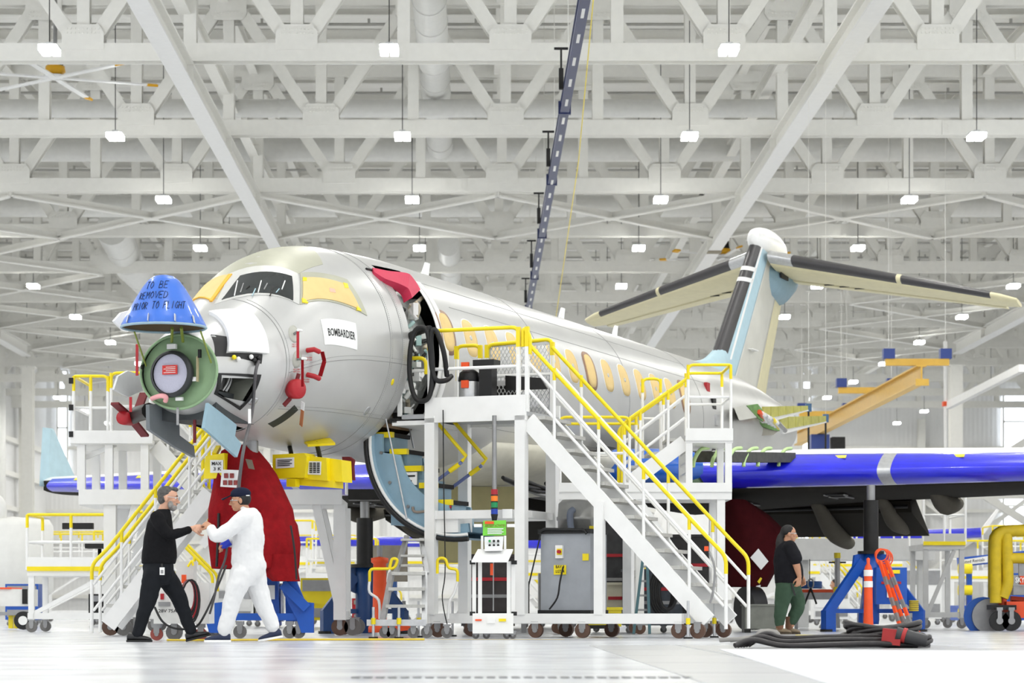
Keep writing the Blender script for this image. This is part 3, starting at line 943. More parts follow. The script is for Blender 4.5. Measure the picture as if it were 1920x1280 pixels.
GLY = {'T': [[(0, 1), (1, 1)], [(.5, 1), (.45, 0)]], 'O': [[(.5, 1), (.1, .7), (.1, .3), (.5, 0), (.9, .3), (.9, .7), (.5, 1)]], 'B': [[(0, 0), (0, 1), (.7, .9), (.7, .6), (0, .5), (.9, .4), (.8, .05), (0, 0)]],
       'E': [[(.9, 1), (0, 1), (0, 0), (.9, 0)], [(0, .5), (.7, .5)]], 'R': [[(0, 0), (0, 1), (.8, .85), (.7, .55), (0, .5), (.9, 0)]], 'M': [[(0, 0), (.1, 1), (.5, .4), (.9, 1), (1, 0)]],
       'V': [[(0, 1), (.5, 0), (1, 1)]], 'D': [[(0, 0), (0, 1), (.7, .85), (.95, .5), (.7, .1), (0, 0)]], 'P': [[(0, 0), (0, 1), (.8, .9), (.8, .6), (0, .5)]], 'I': [[(.4, 1), (.4, 0)]],
       'F': [[(.9, 1), (0, 1), (0, 0)], [(0, .5), (.7, .55)]], 'L': [[(0, 1), (0, 0), (.8, 0)]], 'G': [[(.9, .8), (.5, 1), (.1, .7), (.1, .25), (.5, 0), (.9, .2), (.9, .45), (.6, .45)]], 'H': [[(0, 1), (0, 0)], [(.9, 1), (.9, 0)], [(0, .5), (.9, .5)]]}
for s, u0, z0, h_, w in (('TO BE', -.20, .43, .09, .046), ('REMOVED', -.29, .30, .085, .043), ('PRIOR TO FLIGHT', -.37, .165, .09, .036)):
    u = u0
    ink = MB()
    for ch in s:
        if ch != ' ':
            for st in GLY[ch]:
                pts = [cone_pt(u + x * w + .015 * y, z0 + y * h_ + .035 * (u - u0)) for x, y in st]
                ink.tube(pts, .0035, 4)
        u += w * 1.28
    ink.build('marker_lettering', INK, rd)
for u in (-.44, -.12, .2, .46):
    MB().bar(cone_pt(u, .02, .01), cone_pt(u * .96, .11, .012), .035, .008, (0, -1, 0)).build('radome_latch', ALU, rd)
GRD = mat('strut_green', (126, 140, 56), .5)
for a, b in (((252, 622), (274, 686)), ((376, 620), (396, 680)), ((323, 615), (322, 640)), ((340, 614), (343, 640))):
    MB().tube([V(*atx(*a, -5.95 if a[0] in (252,) else -5.8)), V(*atx(*b, -5.53))], .011 if a[0] in (252, 376) else .02, 6).build('radome_strut', GRD, ac)

# nose wheel doors and bay
MB().prism([apx(x, y, .34) for x, y in ((280, 758), (297, 757), (336, 783), (337, 816), (364, 836), (366, 857), (330, 838), (281, 805))], (0, .05, 0)).build('nose_gear_door', mat('door_grey', (112, 118, 122), .5), ac)
MB().prism([apx(x, y, -.42) for x, y in ((391, 755), (444, 796), (441, 817), (453, 832), (445, 857), (383, 802))], (0, .04, 0)).build('nose_gear_door', mat('door_pale_blue', (146, 176, 190), .5), ac)
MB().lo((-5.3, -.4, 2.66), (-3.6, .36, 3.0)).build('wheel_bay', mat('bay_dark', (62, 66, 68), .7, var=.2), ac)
MB().bar(apx(333, 765, .0), apx(333, 795, .1), .03, .03).build('door_link', ALU, ac)
MB().bar(apx(365, 762, -.1), apx(365, 830, -.1), .035, .02, (1, 0, 0)).build('warning_streamer', mat('dark_red', (110, 18, 26)), ac)
# ram air turbine at the starboard nose
rt = V(*apx(233, 783, .95))
hb = MB().lathe([(0, 0), (.085, .0), (.09, .05), (.085, .22), (0, .22)], rt + V(-.05, 0, 0), 16, Matrix(((0, 0, 1), (0, 1, 0), (-1, 0, 0)))).build('turbine_hub', REDP, ac)
for a, b in (((238, 776), (215, 756)), ((250, 790), (272, 817)), ((258, 770), (270, 737))):
    MB().bar(V(*apx(*a, .95)), V(*apx(*b, .95)), .11, .03, (1, 0, 0)).build('turbine_blade', mat('dark_red', (110, 18, 26)), hb)
MB().tube([rt + V(.16, 0, 0), V(*apx(258, 776, .8)), V(*apx(280, 770, .45))], [.08, .1, .1], 10).build('turbine_arm', DARK, ac)
MB().prism([apx(x, y, .8) for x, y in ((214, 730), (222, 705), (240, 695), (262, 702), (268, 732), (240, 744))], (0, .03, 0)).build('turbine_door', mat('clear_bag', (214, 216, 216), .3), ac)
for x, y0, y1 in ((257, 645, 704), (245, 744, 772)):
    MB().bar(apx(x, y0, .5), apx(x, y1, .5), .035, .008, (1, 0, 0)).build('warning_streamer', REDP, ac)
MB().prism([apx(x, y, .75) for x, y in ((214, 602), (228, 586), (250, 580), (262, 600), (240, 622), (232, 620))], (0, .03, 0)).build('nose_panel', WSK, ac)

# ------------------------------------------------------------------ flying surfaces
def shp(u):
    u = max(0, min(1, u))
    return 10 * (.2969 * math.sqrt(u) - .126 * u - .3516 * u * u + .2843 * u ** 3 - .1015 * u ** 4)
def foil(secs, u0, u1, off=0.0, vert=False, n=10, cam=0.0, inc=0.0):   # secs: (t, span, z, chord, half thickness)
    rings = []
    for (t, sp, z, c, h) in secs:
        us = [u0 + (u1 - u0) * (1 - math.cos(math.pi / 2 * (1 - i / n))) if u0 < .02 else u1 - (u1 - u0) * i / n for i in range(n + 1)]
        up = [(u, h * shp(u) + off + cam * h * 4 * u * (1 - u)) for u in us]
        lo = [(u, -h * shp(u) - off) for u in us[::-1]]
        if u0 < .02:
            lo = lo[1:]
        e = off if u0 < .02 else 0
        pts = []
        for u, d in up + lo:
            x = t + u * c - (e if u < .004 else 0)
            pts.append(V(x, sp + d, z) if vert else V(x, sp, z + d - inc * u * c))
        rings.append(pts)
    return MB().loft(rings)
def wing(sg):
    S_ = lambda p, t, z, c, h: (t, sg * p, z, c, h)
    full = [S_(1.1, 5.95, 2.58, 6.2, .21), S_(2.6, 6.88, 2.59, 5.25, .2), S_(4.9, 8.3, 2.64, 4.1, .19), S_(7.5, 9.9, 2.72, 3.5, .17), S_(14.2, 14.05, 3.02, 1.7, .09)]
    nm = 'port' if sg < 0 else 'starboard'
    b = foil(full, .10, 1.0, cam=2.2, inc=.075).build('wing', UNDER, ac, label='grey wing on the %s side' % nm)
    # white upper skin: only upper half is proud of the grey box
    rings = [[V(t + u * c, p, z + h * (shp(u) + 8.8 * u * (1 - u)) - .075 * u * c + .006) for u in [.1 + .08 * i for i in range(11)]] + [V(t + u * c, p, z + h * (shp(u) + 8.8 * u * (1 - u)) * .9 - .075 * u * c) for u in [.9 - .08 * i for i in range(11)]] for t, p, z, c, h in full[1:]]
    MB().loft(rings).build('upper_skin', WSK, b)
    def lerp(p):
        for a, c in zip(full, full[1:]):
            if abs(a[1]) <= p <= abs(c[1]):
                u = (p - abs(a[1])) / (abs(c[1]) - abs(a[1]))
                return tuple(x + (y - x) * u for x, y in zip(a, c))
        return full[-1]
    for i, (p0, p1) in enumerate(((2.75, 5.32), (5.52, 9.2), (9.35, 13.9))):
        mid = [lerp(p0)] + [s for s in full if p0 < abs(s[1]) < p1] + [lerp(p1)]
        fo = foil(mid, .0, .13, .012, cam=2.2, inc=.075).build('leading_edge_film', BLUEF, b)
        for q in (.25, .75):
            s = lerp(p0 + (p1 - p0) * q)
            MB().box((s[0] + .09 * s[3], s[1], s[2] + s[4] * (shp(.09) + .72) + .012 - .00675 * s[3]), (.1, .26, .01), 0, Matrix.Rotation(-.5, 3, 'Y')).build('yellow_tape', mat('tape_yellow', (236, 224, 70), .5), fo)
    foil([lerp(5.2), lerp(5.64)], .0, .14, .006, cam=2.2, inc=.075).build('film_gap', ALU, b)
    foil([lerp(1.3), lerp(2.7)], .0, .12, .004, cam=2.2, inc=.075).build('root_leading_edge', GRN, b)
    # blue wrapped root fairing
    q = [Vector(lerp(p)[:3]) + V(.16, 0, .12) for p in (1.25, 1.5, 2.0, 2.5, 2.72)]
    MB().tube([(v.x, v.y, v.z) for v in q], [.2, .27, .29, .27, .2], 18).build('wrapped_root_fairing', mat('shiny_blue_wrap', (40, 104, 206), .18, coat=.5, var=.12, scale=5), b)
    # flap, drooped
    fr_ = [[V(t, sg * p, z) for t, z in ((12.0, 2.30), (12.4, 2.38), (13.6, 1.80), (13.65, 1.72), (13.0, 1.88), (12.1, 2.1))] for p in (1.5, 5.15)]
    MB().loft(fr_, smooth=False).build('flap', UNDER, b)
    MB().tube([V(12.0, sg * 1.6, 2.16), V(12.0, sg * 5.1, 2.2)], .03, 6).build('flap_hinge_line', mat('hinge_black', (28, 28, 30), .4), b)
    for p, t0, t1, z0, z1, r in ((3.55, 11.3, 14.2, 2.24, 1.62, .15), (4.75, 11.2, 13.8, 2.3, 1.85, .13), (5.75, 10.9, 13.4, 2.42, 2.28, .16), (8.2, 11.7, 13.8, 2.55, 2.42, .13)):
        MB().tube(smoothpts([(t0, sg * p, z0 + .05), (t0 + .5, sg * p, z0 - .08), ((t0 + t1) / 2, sg * p, (z0 + z1) / 2 - .12), (t1 - .3, sg * p, z1), (t1, sg * p, z1 + .02)], 5), [.03] + [r * (1 - abs(i / 19 - .5) * 1.4) + .03 for i in range(19)] + [.02], 12).build('flap_track_fairing', mat('fairing_grey', (92, 88, 79), .85), b)
    for p, t0 in ((2.7, 9.6), (4.4, 9.5)):
        s = lerp(p)
        for dx, w, l in ((0, .34, .2), (.42, .28, .55)):
            z = s[2] - s[4] * shp((t0 + dx - s[0]) / s[3]) - .01 - .075 * (t0 + dx - s[0])
            MB().box((t0 + dx, s[1], z), (l, w, .02)).build('access_hole', mat('hole_black', (24, 24, 26), .6), b)
            for e in (-1, 1):
                MB().box((t0 + dx, s[1] + e * w / 2, z - .012), (l + .06, .025, .02)).build('hole_frame', GREY, b)
    tip = full[-1]
    wl = [[V(x + .45 * k / 5, sg * (14.2 + .2 * k / 5) + d, 3.02 + 1.3 * k / 5) for x, d in ((14.05, 0), (14.3, .05), (15.75 - 1.25 * k / 5, 0), (14.3, -.05))] for k in range(6)]
    MB().loft(wl, smooth=False).build('winglet', LBLUE, b)
    return b
wing(-1)
sw = wing(1)
# exposed green frames on the port wing root
for i, px_ in enumerate((1322, 1356, 1384, 1414, 1440, 1478)):
    c = apx(px_, 852, -3.6 - .06 * i)
    MB().tube(smoothpts([c + V(0, -.05, .1), c + V(-.3, -.02, .06), c + V(-.55, 0, -.1), c + V(-.62, 0, -.22)], 4), .03, 6).build('green_frame', mat('pale_green', (190, 220, 150), .5), ac)
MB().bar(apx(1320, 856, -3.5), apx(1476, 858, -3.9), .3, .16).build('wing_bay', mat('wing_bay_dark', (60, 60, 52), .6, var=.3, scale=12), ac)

# belly fairing
bf = []
for t, w, b in ((1.4, .3, 2.5), (2.4, 1.0, 2.38), (3.6, 1.5, 2.3), (5.4, 1.62, 2.2), (6.2, 1.62, 2.2)):
    bf.append([V(t, w * math.cos(a), 2.85 + (2.85 - b) * math.sin(a)) for a in [math.pi + math.pi * k / 16 for k in range(17)]])
MB().loft(bf).build('belly_fairing', mat('belly_cream', (212, 209, 194), .5), ac)
for i in range(9):
    MB().tube(smoothpts([(2.0 + .3 * i, -1.25 + .1 * (i % 3), 2.3), (3.0 + .3 * i, -1.3, 2.2 - .05 * (i % 3)), (4.2 + .3 * i, -1.2, 2.24), (5.6, -1.1, 2.3 - .04 * i)], 5), .03, 6).build('belly_hose', (BLK, DARK, GREY)[i % 3], ac)
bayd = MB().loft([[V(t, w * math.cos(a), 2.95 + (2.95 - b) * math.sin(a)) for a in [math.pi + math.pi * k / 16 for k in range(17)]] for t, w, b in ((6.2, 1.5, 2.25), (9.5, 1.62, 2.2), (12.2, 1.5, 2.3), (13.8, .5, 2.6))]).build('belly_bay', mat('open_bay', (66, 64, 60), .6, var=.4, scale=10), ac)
for i in range(16):
    t = 6.4 + .44 * i
    MB().box((t, -1.34, 2.9 - .03 * (i % 3)), (.4, .2, .22 - .05 * (i % 2))).build('bay_unit', (DARK, BLK, ALU, DARK, GREY)[i % 5], bayd)
    if i % 2:
        MB().tube(smoothpts([(t - .3, -1.46, 2.72), (t, -1.5, 2.64 - .05 * (i % 3)), (t + .5, -1.46, 2.74)], 4), .02, 6).build('bay_hose', (BLK, YEL, PAPER)[i % 3], bayd)

# fin
fsec = [(16.3, 0, 4.95, 4.75, .2), (17.1, 0, 5.6, 4.3, .19), (20.05, 0, 8.3, 3.1, .15)]
FIN = mat('fin_grey', (206, 205, 196), .5, .1, var=.05, scale=2)
foil(fsec[1:], .0, .10, .012, True).build('fin_leading_edge', mat('black_boot', (58, 56, 58), .45), ac)
foil([(17.25, 0, 5.55, 4.3, .2), fsec[2]], .10, .125, .016, True).build('fin_edge_strip', PAPER, ac)
for z in (7.35, 7.62):
    q = [tuple(a + (b - a) * ((zz - 5.6) / 2.7) for a, b in zip(fsec[1], fsec[2])) for zz in (z, z + .1)]
    foil(q, .0, .125, .02, True).build('boot_band', PAPER, ac)
foil(fsec, .10, .30, .004, True).build('fin_spar_strip', LBLUE, ac)
foil(fsec, .28, .76, .002, True).build('fin', FIN, ac)
foil(fsec, .77, 1.0, 0, True).build('rudder', PRIM, ac)
# fillet ahead of the fin
fl_ = []
for q in smoothpts([V(14.9, 5.27, .1), V(15.7, 5.34, .2), V(16.5, 5.46, .25), V(17.1, 5.66, .25), V(17.55, 5.88, .22), V(17.85, 6.02, .19)], 5):
    fl_.append([V(q.x, q.z * math.cos(a), 4.9 + (q.y - 4.9) * math.sin(a) ** .7) for a in [math.pi * k / 14 for k in range(15)]])
MB().loft(fl_).build('fin_fillet', LBLUE, ac)
MB().cyl((15.15, 0, 5.14), (15.3, 0, 5.14), .16).build('fillet_duct', mat('duct_green', (30, 96, 70), .5), ac)
MB().box((19.3, -.2, 5.9), (.5, .16, .02)).build('fin_light', PAPER, ac)
# tailplane
for sg in (-1, 1):
    ts_ = [(20.35, sg * .25, 8.05, 2.75, .17), (23.2, sg * 4.75, 7.30, 1.35, .08), (23.55, sg * 5.08, 7.24, .95, .05)]
    b = foil(ts_, .08, .72, inc=.09).build('tailplane', PRIM, ac)
    foil([(t, p, z - .01, c, h) for t, p, z, c, h in ts_[:2]], .735, 1.0, inc=.1).build('elevator', PRIM, b)
    L = lambda u: tuple(x + (y - x) * u for x, y in zip(ts_[0], ts_[1]))
    foil([L(.10), L(.55)], 0, .12, .012).build('black_boot', MATS['black_boot'], b)
    foil([L(.57), L(.96)], 0, .12, .012).build('black_boot', MATS['black_boot'], b)
    foil([L(0), L(.10)], 0, .12, .014).build('polished_edge', ALU, b)
    foil([L(.55), L(.57)], 0, .13, .016).build('boot_band', PRIM, b)
    foil([L(.96), ts_[1], ts_[2]], 0, .1, .004).build('tip_edge', PRIM, b)
    for i in range(3):
        s = L(.18 + .07 * i)
        MB().box((s[0] + .72 * s[3], s[1], s[2] - s[4] * shp(.72) - .005 - .066 * s[3]), (.05, .22, .02)).build('hinge_gap', BLK, b)
MB().ball((21.3, 0, 8.4), (1.45, .24, .36), 20, 12).build('bullet_fairing', WSK, ac)
MB().ball((22.6, 0, 8.12), (1.5, .26, .3), 20, 12).build('bullet_fairing_lower', LBLUE, ac)
MB().loft([[V(t, w * math.cos(a), z + h * math.sin(a)) for a in [2 * math.pi * k / 16 for k in range(16)]] for t, w, z, h in ((20.75, .1, 7.75, .3), (21.2, .3, 7.65, .38), (22.2, .34, 7.6, .42), (23.2, .2, 7.8, .25))]).build('tail_root_fairing', mat('fairing_blue_grey', (130, 158, 172), .5), ac)
MB().box((21.5, -.33, 7.8), (.6, .03, .25)).build('fairing_opening', BLK, ac)

# rear fuselage: engine pylon stub with open green ribs
b = MB().loft([[apx(x, y, yy) for x, y in ((1376, 764), (1403, 757), (1422, 782), (1386, 788))] for yy in (-1.0, -1.55)], smooth=False).build('engine_pylon', FIN, ac)
MB().prism([apx(x, y, -1.56) for x, y in ((1400, 760), (1421, 757), (1431, 770), (1432, 790), (1421, 783))], (0, .04, 0)).build('pylon_rib', mat('rib_green', (96, 140, 70), .6, var=.25, scale=8), b)
for yy, xa, xb, ya, yb, dy in ((-1.45, 1432, 1516, 762, 786, 18), (-.9, 1464, 1550, 781, 806, 16)):
    for k in range(6):
        x0, x1 = xa + (xb - xa) * k / 6, xa + (xb - xa) * (k + .93) / 6
        MB().prism([apx(x0, ya - k * .3, yy), apx(x1, ya - k * .3, yy), apx(x1, yb - dy * (k + 1) / 6, yy), apx(x0, yb - dy * k / 6, yy)], (0, .04, 0)).build('spar_panel', YGRN, b)
    MB().prism([apx(xa, yb, yy + .05), apx(xb, yb - dy, yy + .05), apx(xb, yb - dy + 2, yy + .05), apx(xa + 6, yb + 7, yy + .05)], (0, .1, 0)).build('pylon_skin', WSK, b)
MB().prism([apx(x, y, -1.2) for x, y in ((1388, 786), (1420, 784), (1450, 806), (1462, 806), (1450, 815), (1424, 817), (1404, 811), (1390, 800))], (0, .5, 0)).build('pylon_bowl', mat('bowl_grey', (150, 146, 134), .5), b)
MB().prism([apx(x, y, -1.24) for x, y in ((1410, 784), (1424, 784), (1466, 804), (1462, 808), (1450, 806), (1432, 800))], (0, .04, 0)).build('pylon_rib', MATS['rib_green'], b)
for i in range(8):
    MB().tube([apx(1424 + 5 * i, 772 + 3 * i, -1.6), apx(1430 + 6 * i, 786 + 3 * i, -1.5)], .05, 8).build('pylon_pipe', (ORG, PAPER, ALU, PAPER, ALU, YEL, PAPER, GREY)[i], b)
for i in range(6):
    c = fp(12.6 + .06 * i, 1.1 + .22 * i, .0)
    MB().box(c, (.2, .06, .2)).build('open_bay_unit', (REDP, DARK, ALU, PAPER, DARK, REDP)[i], ac)

# ------------------------------------------------------------------ airstair door hanging open
dc = V(0, -1.97, 2.60)
def dpt(r, a, t):
    return V(t, dc.y + r * math.cos(a), dc.z + r * math.sin(a))
# angles: hinge end .. outer end, measured with +y starboard
a0, a1 = math.atan2(2.74 - 2.60, -.68 + 1.97), math.atan2(1.31 - 2.60, -2.14 + 1.97)
AR = [a0 + (a1 - a0) * k / 24 for k in range(25)]
dr_ = MB().loft([[dpt(r, a, t) for a in AR] for r, t in ((1.30, -1.52), (1.30, -.58), (1.22, -.58), (1.22, -1.52), (1.30, -1.52))], closed=False).build('airstair_door', DOORB, ac, label='pale blue airstair door hanging open')
MB().tube([dpt(1.31, a, -1.53) for a in AR], .035, 6).build('door_seal', BLK, dr_)
MB().tube([dpt(1.25, a, -1.535) for a in AR], .022, 6).build('seal_retainer', PAPER, dr_)
for t_, nm in ((-1.46, 'door_cheek'), (-.68, 'door_cheek')):
    poly = [dpt(1.22, a, t_) for a in AR] + [dpt(.86 if 3 < k < 21 else 1.1, a, t_) for k, a in reversed(list(enumerate(AR)))]
    m_ = MB()
    n_ = len(AR)
    m_.loft([poly[:n_], poly[n_:][::-1]], closed=False, smooth=False)
    m_.loft([[p + V(.05, 0, 0) for p in poly[:n_]], [p + V(.05, 0, 0) for p in poly[n_:][::-1]]], closed=False, smooth=False)
    m_.loft([poly[n_:], [p + V(.05, 0, 0) for p in poly[n_:]]], closed=False)
    m_.build(nm, DOORB, dr_)
for k in (3, 8, 13, 18, 22):
    p = dpt(1.12, AR[k], -1.465)
    MB().cyl(p + V(-.02, 0, 0), p + V(.02, 0, 0), .022, n=10).build('door_roller', GREY, dr_)
TREAD = mat('black_tread', (52, 50, 50), .8)
for i in range(5):
    p0, z = .74 + .215 * i, 2.72 - .23 * i
    MB().lo((-1.32, -p0 - .22, z - .23), (-.82, -p0, z - .035)).build('riser', DOORB, dr_)
    MB().lo((-1.34, -p0 - .25, z - .035), (-.8, -p0, z + .02)).build('stair_tread', TREAD, dr_)
    MB().lo((-1.42, -p0 - .25, z - .045), (-1.34, -p0, z + .03)).build('tread_end_cap', YEL, dr_)
MB().lo((-1.36, -1.5, 1.5), (-.8, -.95, 2.1)).build('stair_body', DOORB, dr_)
MB().box(V(*atx(771, 897, -1.43)), (.02, .17, .17)).build('door_placard', PAPER, dr_)
MB().box(V(*atx(771, 892, -1.445)), (.012, .11, .02)).build('placard_slot', DARK, dr_)
MB().box(V(*atx(771, 903, -1.445)), (.012, .012, .045)).build('placard_slot', DARK, dr_)
MB().tube([V(*atx(722, 778, -1.56)), V(*atx(763, 973, -1.56))], .012, 6).build('door_strut', ALU, dr_)
MB().tube([V(*atx(766, 795, -.7)), V(*atx(776, 840, -.7))], .012, 6).build('door_strut', ALU, dr_)
for dpx, dpy, t_ in ((0, 0, -1.2), (38, 6, -.75)):
    g = lambda x, y: V(*atx(x + dpx, y + dpy, t_))
    h = MB().tube([g(814, 785), g(874, 855), g(866, 864)], .026, 8).build('handrail', YEL, dr_)
    MB().tube([g(861, 870), g(843, 883)], .034, 8).build('handrail_grip', YEL, h)
    MB().tube([g(866, 866), g(790, 922)], .024, 8).build('handrail_rod', mat('rod_blue', (112, 124, 176), .35), h)
    MB().tube([g(787, 924), g(757, 948)], .034, 8).build('handrail_grip', YEL, h)
MB().tube(smoothpts([V(*atx(774, 950, -1.47)), V(*atx(782, 960, -1.47)), V(*atx(840, 951, -1.4))], 4), .02, 6).build('door_handle', mat('handle_tan', (150, 136, 124), .4), dr_)
MB().ball(V(*atx(844, 950, -1.4)), .022, 8, 6).build('handle_knob', REDP, dr_)
MB().box(V(*atx(850, 985, -1.3)), (.5, .34, .2)).build('door_step_cover', PAPER, dr_)
# ================================================================== access stands
DECKM = mat('deck_grey', (176, 178, 180), .5, .3, var=.08)
TREADM = mat('alu_tread', (186, 185, 180), .45, .4, var=.1, scale=20)
WHEELB = mat('brown_wheel', (92, 66, 52), .6, var=.15)
WHEELG = mat('grey_wheel', (112, 110, 108), .6, var=.1)
def caster(par, x, y, r=.1, m=None, z=0.0, ax=(0, 1, 0), top=.3):
    m = m or WHEELB
    a = Vector(ax) * .03
    c = V(x, y, z + r)
    f = MB().box((x, y, z + r * 1.6), (.07, .09, r * .9)).lo((x - .05, y - .05, z + r * 2.05), (x + .05, y + .05, max(z + r * 2.1, top))).build('caster_fork', GREY, par)
    MB().cyl(c - a, c + a, r, n=18).build('wheel', m, f)
    MB().cyl(c - a * 1.4, c + a * 1.4, r * .35, n=10).build('wheel_hub', GREY, f)
def jackfoot(par, x, y, top=.45):
    f = MB().cyl((x, y, .02), (x, y, top), .018, n=8).build('levelling_jack', ALU, par)
    MB().cyl((x, y, 0), (x, y, .02), .06, n=12).build('jack_foot', DARK, f)
    MB().cyl((x, y, .18), (x, y, .26), .03, n=8).build('jack_collar', YEL, f)
def post(par, p, q, w=.1, name='post', m=None):
    return MB().bar(p, q, w, w, (0, 1, 0)).build(name, m or WHITE, par)
def railing(par, pts, zd, zt, posts=None, r=.022, mids=(.5,), m=None, name='top_rail'):   # pts plan polyline on a deck at zd, rail top at zt
    P = [V(x, y, zt) for x, y in pts]
    MB().tube(rounded([V(P[0].x, P[0].y, zt - .22)] + P + [V(P[-1].x, P[-1].y, zt - .22)], .09), r, 8).build(name, YEL, par)
    for k in mids:
        MB().tube([V(x, y, zd + (zt - zd) * k) for x, y in pts], r * .9, 8).build('mid_rail', WHITE, par)
    for x, y in (posts or pts):
        MB().tube([(x, y, zd), (x, y, zt - .2)], r, 8).build('rail_post', WHITE, par)
        MB().tube([(x, y, zt - .21), (x, y, zt)], r * 1.04, 8).build('rail_post_cap', YEL, par)
def stairs(par, top, bot, side, width, n, rail=1.05, m=None, posts=3, hand=True, extra=.22):
    """flight from top to bot (points of one stringer), side = unit vector across the flight"""
    top, bot, side = Vector(top), Vector(bot), Vector(side)
    d = bot - top
    for k in (0, 1):
        o = side * (width * k)
        MB().bar(top + o, bot + o, .05, .22).build('stringer', WHITE, par)
    for i in range(n):
        c = top + d * ((i + .5) / n) + side * (width / 2) + V(0, 0, .14)
        run = V(d.x, d.y, 0).normalized()
        MB().bar(c - run * .13, c + run * .13, width - .06, .045).build('stair_tread', TREADM, par)
    if hand:
        for k in (0, 1):
            o = side * (width * k)
            up = V(0, 0, rail)
            run = V(d.x, d.y, 0).normalized()
            q = bot + o + d.normalized() * 0 + up
            MB().tube(rounded([top + o + up - run * .05, q, q + run * extra + V(0, 0, -extra * 1.0), V((q + run * extra).x, (q + run * extra).y, rail - .35 + bot.z * .5)], .1), .026, 8).build('handrail', YEL, par)
            e = q + run * extra
            MB().tube([V(e.x, e.y, max(.05, bot.z - .1)), V(e.x, e.y, rail - .34 + bot.z * .5)], .024, 8).build('rail_post', WHITE, par)
            for h in (.38, .72):
                MB().tube([top + o + up * h, bot + o + up * h + run * extra * .9 - V(0, 0, extra * .9)], .02, 8).build('mid_rail', WHITE, par)
            for i in range(posts):
                c = top + d * ((i + .6) / posts) + o
                MB().tube([c, c + up * .86], .022, 8).build('rail_post', WHITE, par)
                MB().tube([c + up * .85, c + up], .024, 8).build('rail_post_cap', YEL, par)
def mesh_panel(par, o, ex, ey, pitch=.055):
    o, ex, ey = Vector(o), Vector(ex), Vector(ey)
    w, h = ex.length, ey.length
    x, y = ex.normalized(), ey.normalized()
    f = MB()
    for a, b in ((o, o + ex), (o + ey, o + ex + ey), (o, o + ey), (o + ex, o + ex + ey)):
        f.bar(a, b, .035, .035)
    f = f.build('panel_frame', ALU, par)
    m = MB()
    nrm = x.cross(y)
    k = -h * .6
    while k < w:
        for s in (0, 1):
            u0, v0, u1, v1 = k, 0.0, k + h * .6, h
            if u0 < 0: v0, u0 = -k / .6, 0.0
            if u1 > w: v1, u1 = (w - k) / .6, w
            if v1 > v0:
                if s: u0, u1 = w - u0, w - u1
                m.bar(o + x * u0 + y * v0, o + x * u1 + y * v1, .008, .012, nrm)
        k += pitch
    m.build('wire_mesh', ALU, f, kind='stuff')

# ---- main stand at the aircraft door
st = athing('door_access_stand', 'white rolling stair stand with yellow handrails at the jet door', 'access stand', -1.0, -3.2)
def Sp(p, z, t): return V(t, -p, z)
TN, TF_ = -1.55, -.38
for t in (TN, TF_):
    for p in (1.62, 2.9):
        MB().bar(Sp(p, .3, t), Sp(p, 2.93, t), .14, .14, (1, 0, 0)).build('post', WHITE, st)
    MB().bar(Sp(1.42, .25, t), Sp(5.1, .25, t), .1, .13).build('base_beam', WHITE, st)
    MB().bar(Sp(1.68, 1.62, t), Sp(2.84, 1.62, t), .08, .11).build('cross_beam', WHITE, st)
    MB().bar(Sp(3.98, .3, t), Sp(3.98, 1.76, t), .12, .12, (1, 0, 0)).build('post', WHITE, st)
    MB().prism([Sp(1.3, .18, t - .06), Sp(1.62, .18, t - .06), Sp(1.62, .46, t - .06), Sp(1.52, .32, t - .06)], (.12, 0, 0)).build('gusset', WHITE, st)
for p in (1.62, 2.9):
    MB().bar(Sp(p, 1.62, TN), Sp(p, 1.62, TF_), .08, .1).build('side_beam', WHITE, st)
    MB().bar(Sp(p, .25, TN), Sp(p, .25, TF_), .1, .12).build('side_beam', WHITE, st)
MB().lo((TN - .02, -2.98, 2.90), (TF_ + .05, -1.2, 2.96)).build('platform_deck', DECKM, st)
MB().lo((TN - .06, -2.98, 2.90), (TN - .02, -1.55, 3.17)).build('toe_board', WHITE, st)
MB().lo((TN - .07, -2.98, 2.84), (TN - .0, -1.55, 2.90)).build('deck_beam', WHITE, st)
MB().lo((TF_ + .05, -2.98, 2.86), (TF_ + .1, -1.2, 3.12)).build('toe_board', WHITE, st)
MB().lo((TN, -1.55, 2.82), (TF_, -1.05, 2.88)).build('bridge_plate', WHITE, st)
MB().lo((TN, -1.12, 2.86), (TF_, -1.02, 2.92)).build('rubber_edge', BLK, st)
# railings of the platform
def railA(pts, zt, zd, mids=(3.55,), posts=()):
    MB().tube(rounded([Sp(*q) for q in pts], .1), .026, 8).build('top_rail', YEL, st)
    for z in mids:
        MB().tube([Sp(pts[1][0], z, pts[1][2]), Sp(pts[-2][0], z, pts[-2][2])], .022, 8).build('mid_rail', WHITE, st)
    for p, t in posts:
        MB().bar(Sp(p, 2.95, t), Sp(p, 3.8, t), .05, .05).build('rail_post', WHITE, st)
        MB().bar(Sp(p, 3.8, t), Sp(p, zt, t), .054, .054).build('rail_post_cap', YEL, st)
railA([(1.6, 3.8, TN), (1.6, 4.06, TN), (2.86, 4.06, TN), (2.86, 3.7, TN)], 4.06, 2.95, posts=[(1.6, TN), (2.86, TN)])
railA([(2.92, 3.8, TN), (2.92, 4.06, TN), (3.02, 3.95, TN), (3.02, 3.7, TN)], 4.06, 2.95, posts=[(2.98, TN)])
railA([(1.5, 3.5, TF_), (1.5, 3.98, TF_), (1.85, 3.98, TF_), (1.85, 3.5, TF_)], 3.98, 2.95, posts=[(1.5, TF_), (1.85, TF_)])
railA([(1.95, 3.5, TF_), (1.95, 3.98, TF_), (2.9, 4.02, TF_), (2.9, 3.6, TF_)], 3.98, 2.95, posts=[(1.95, TF_), (2.9, TF_)])
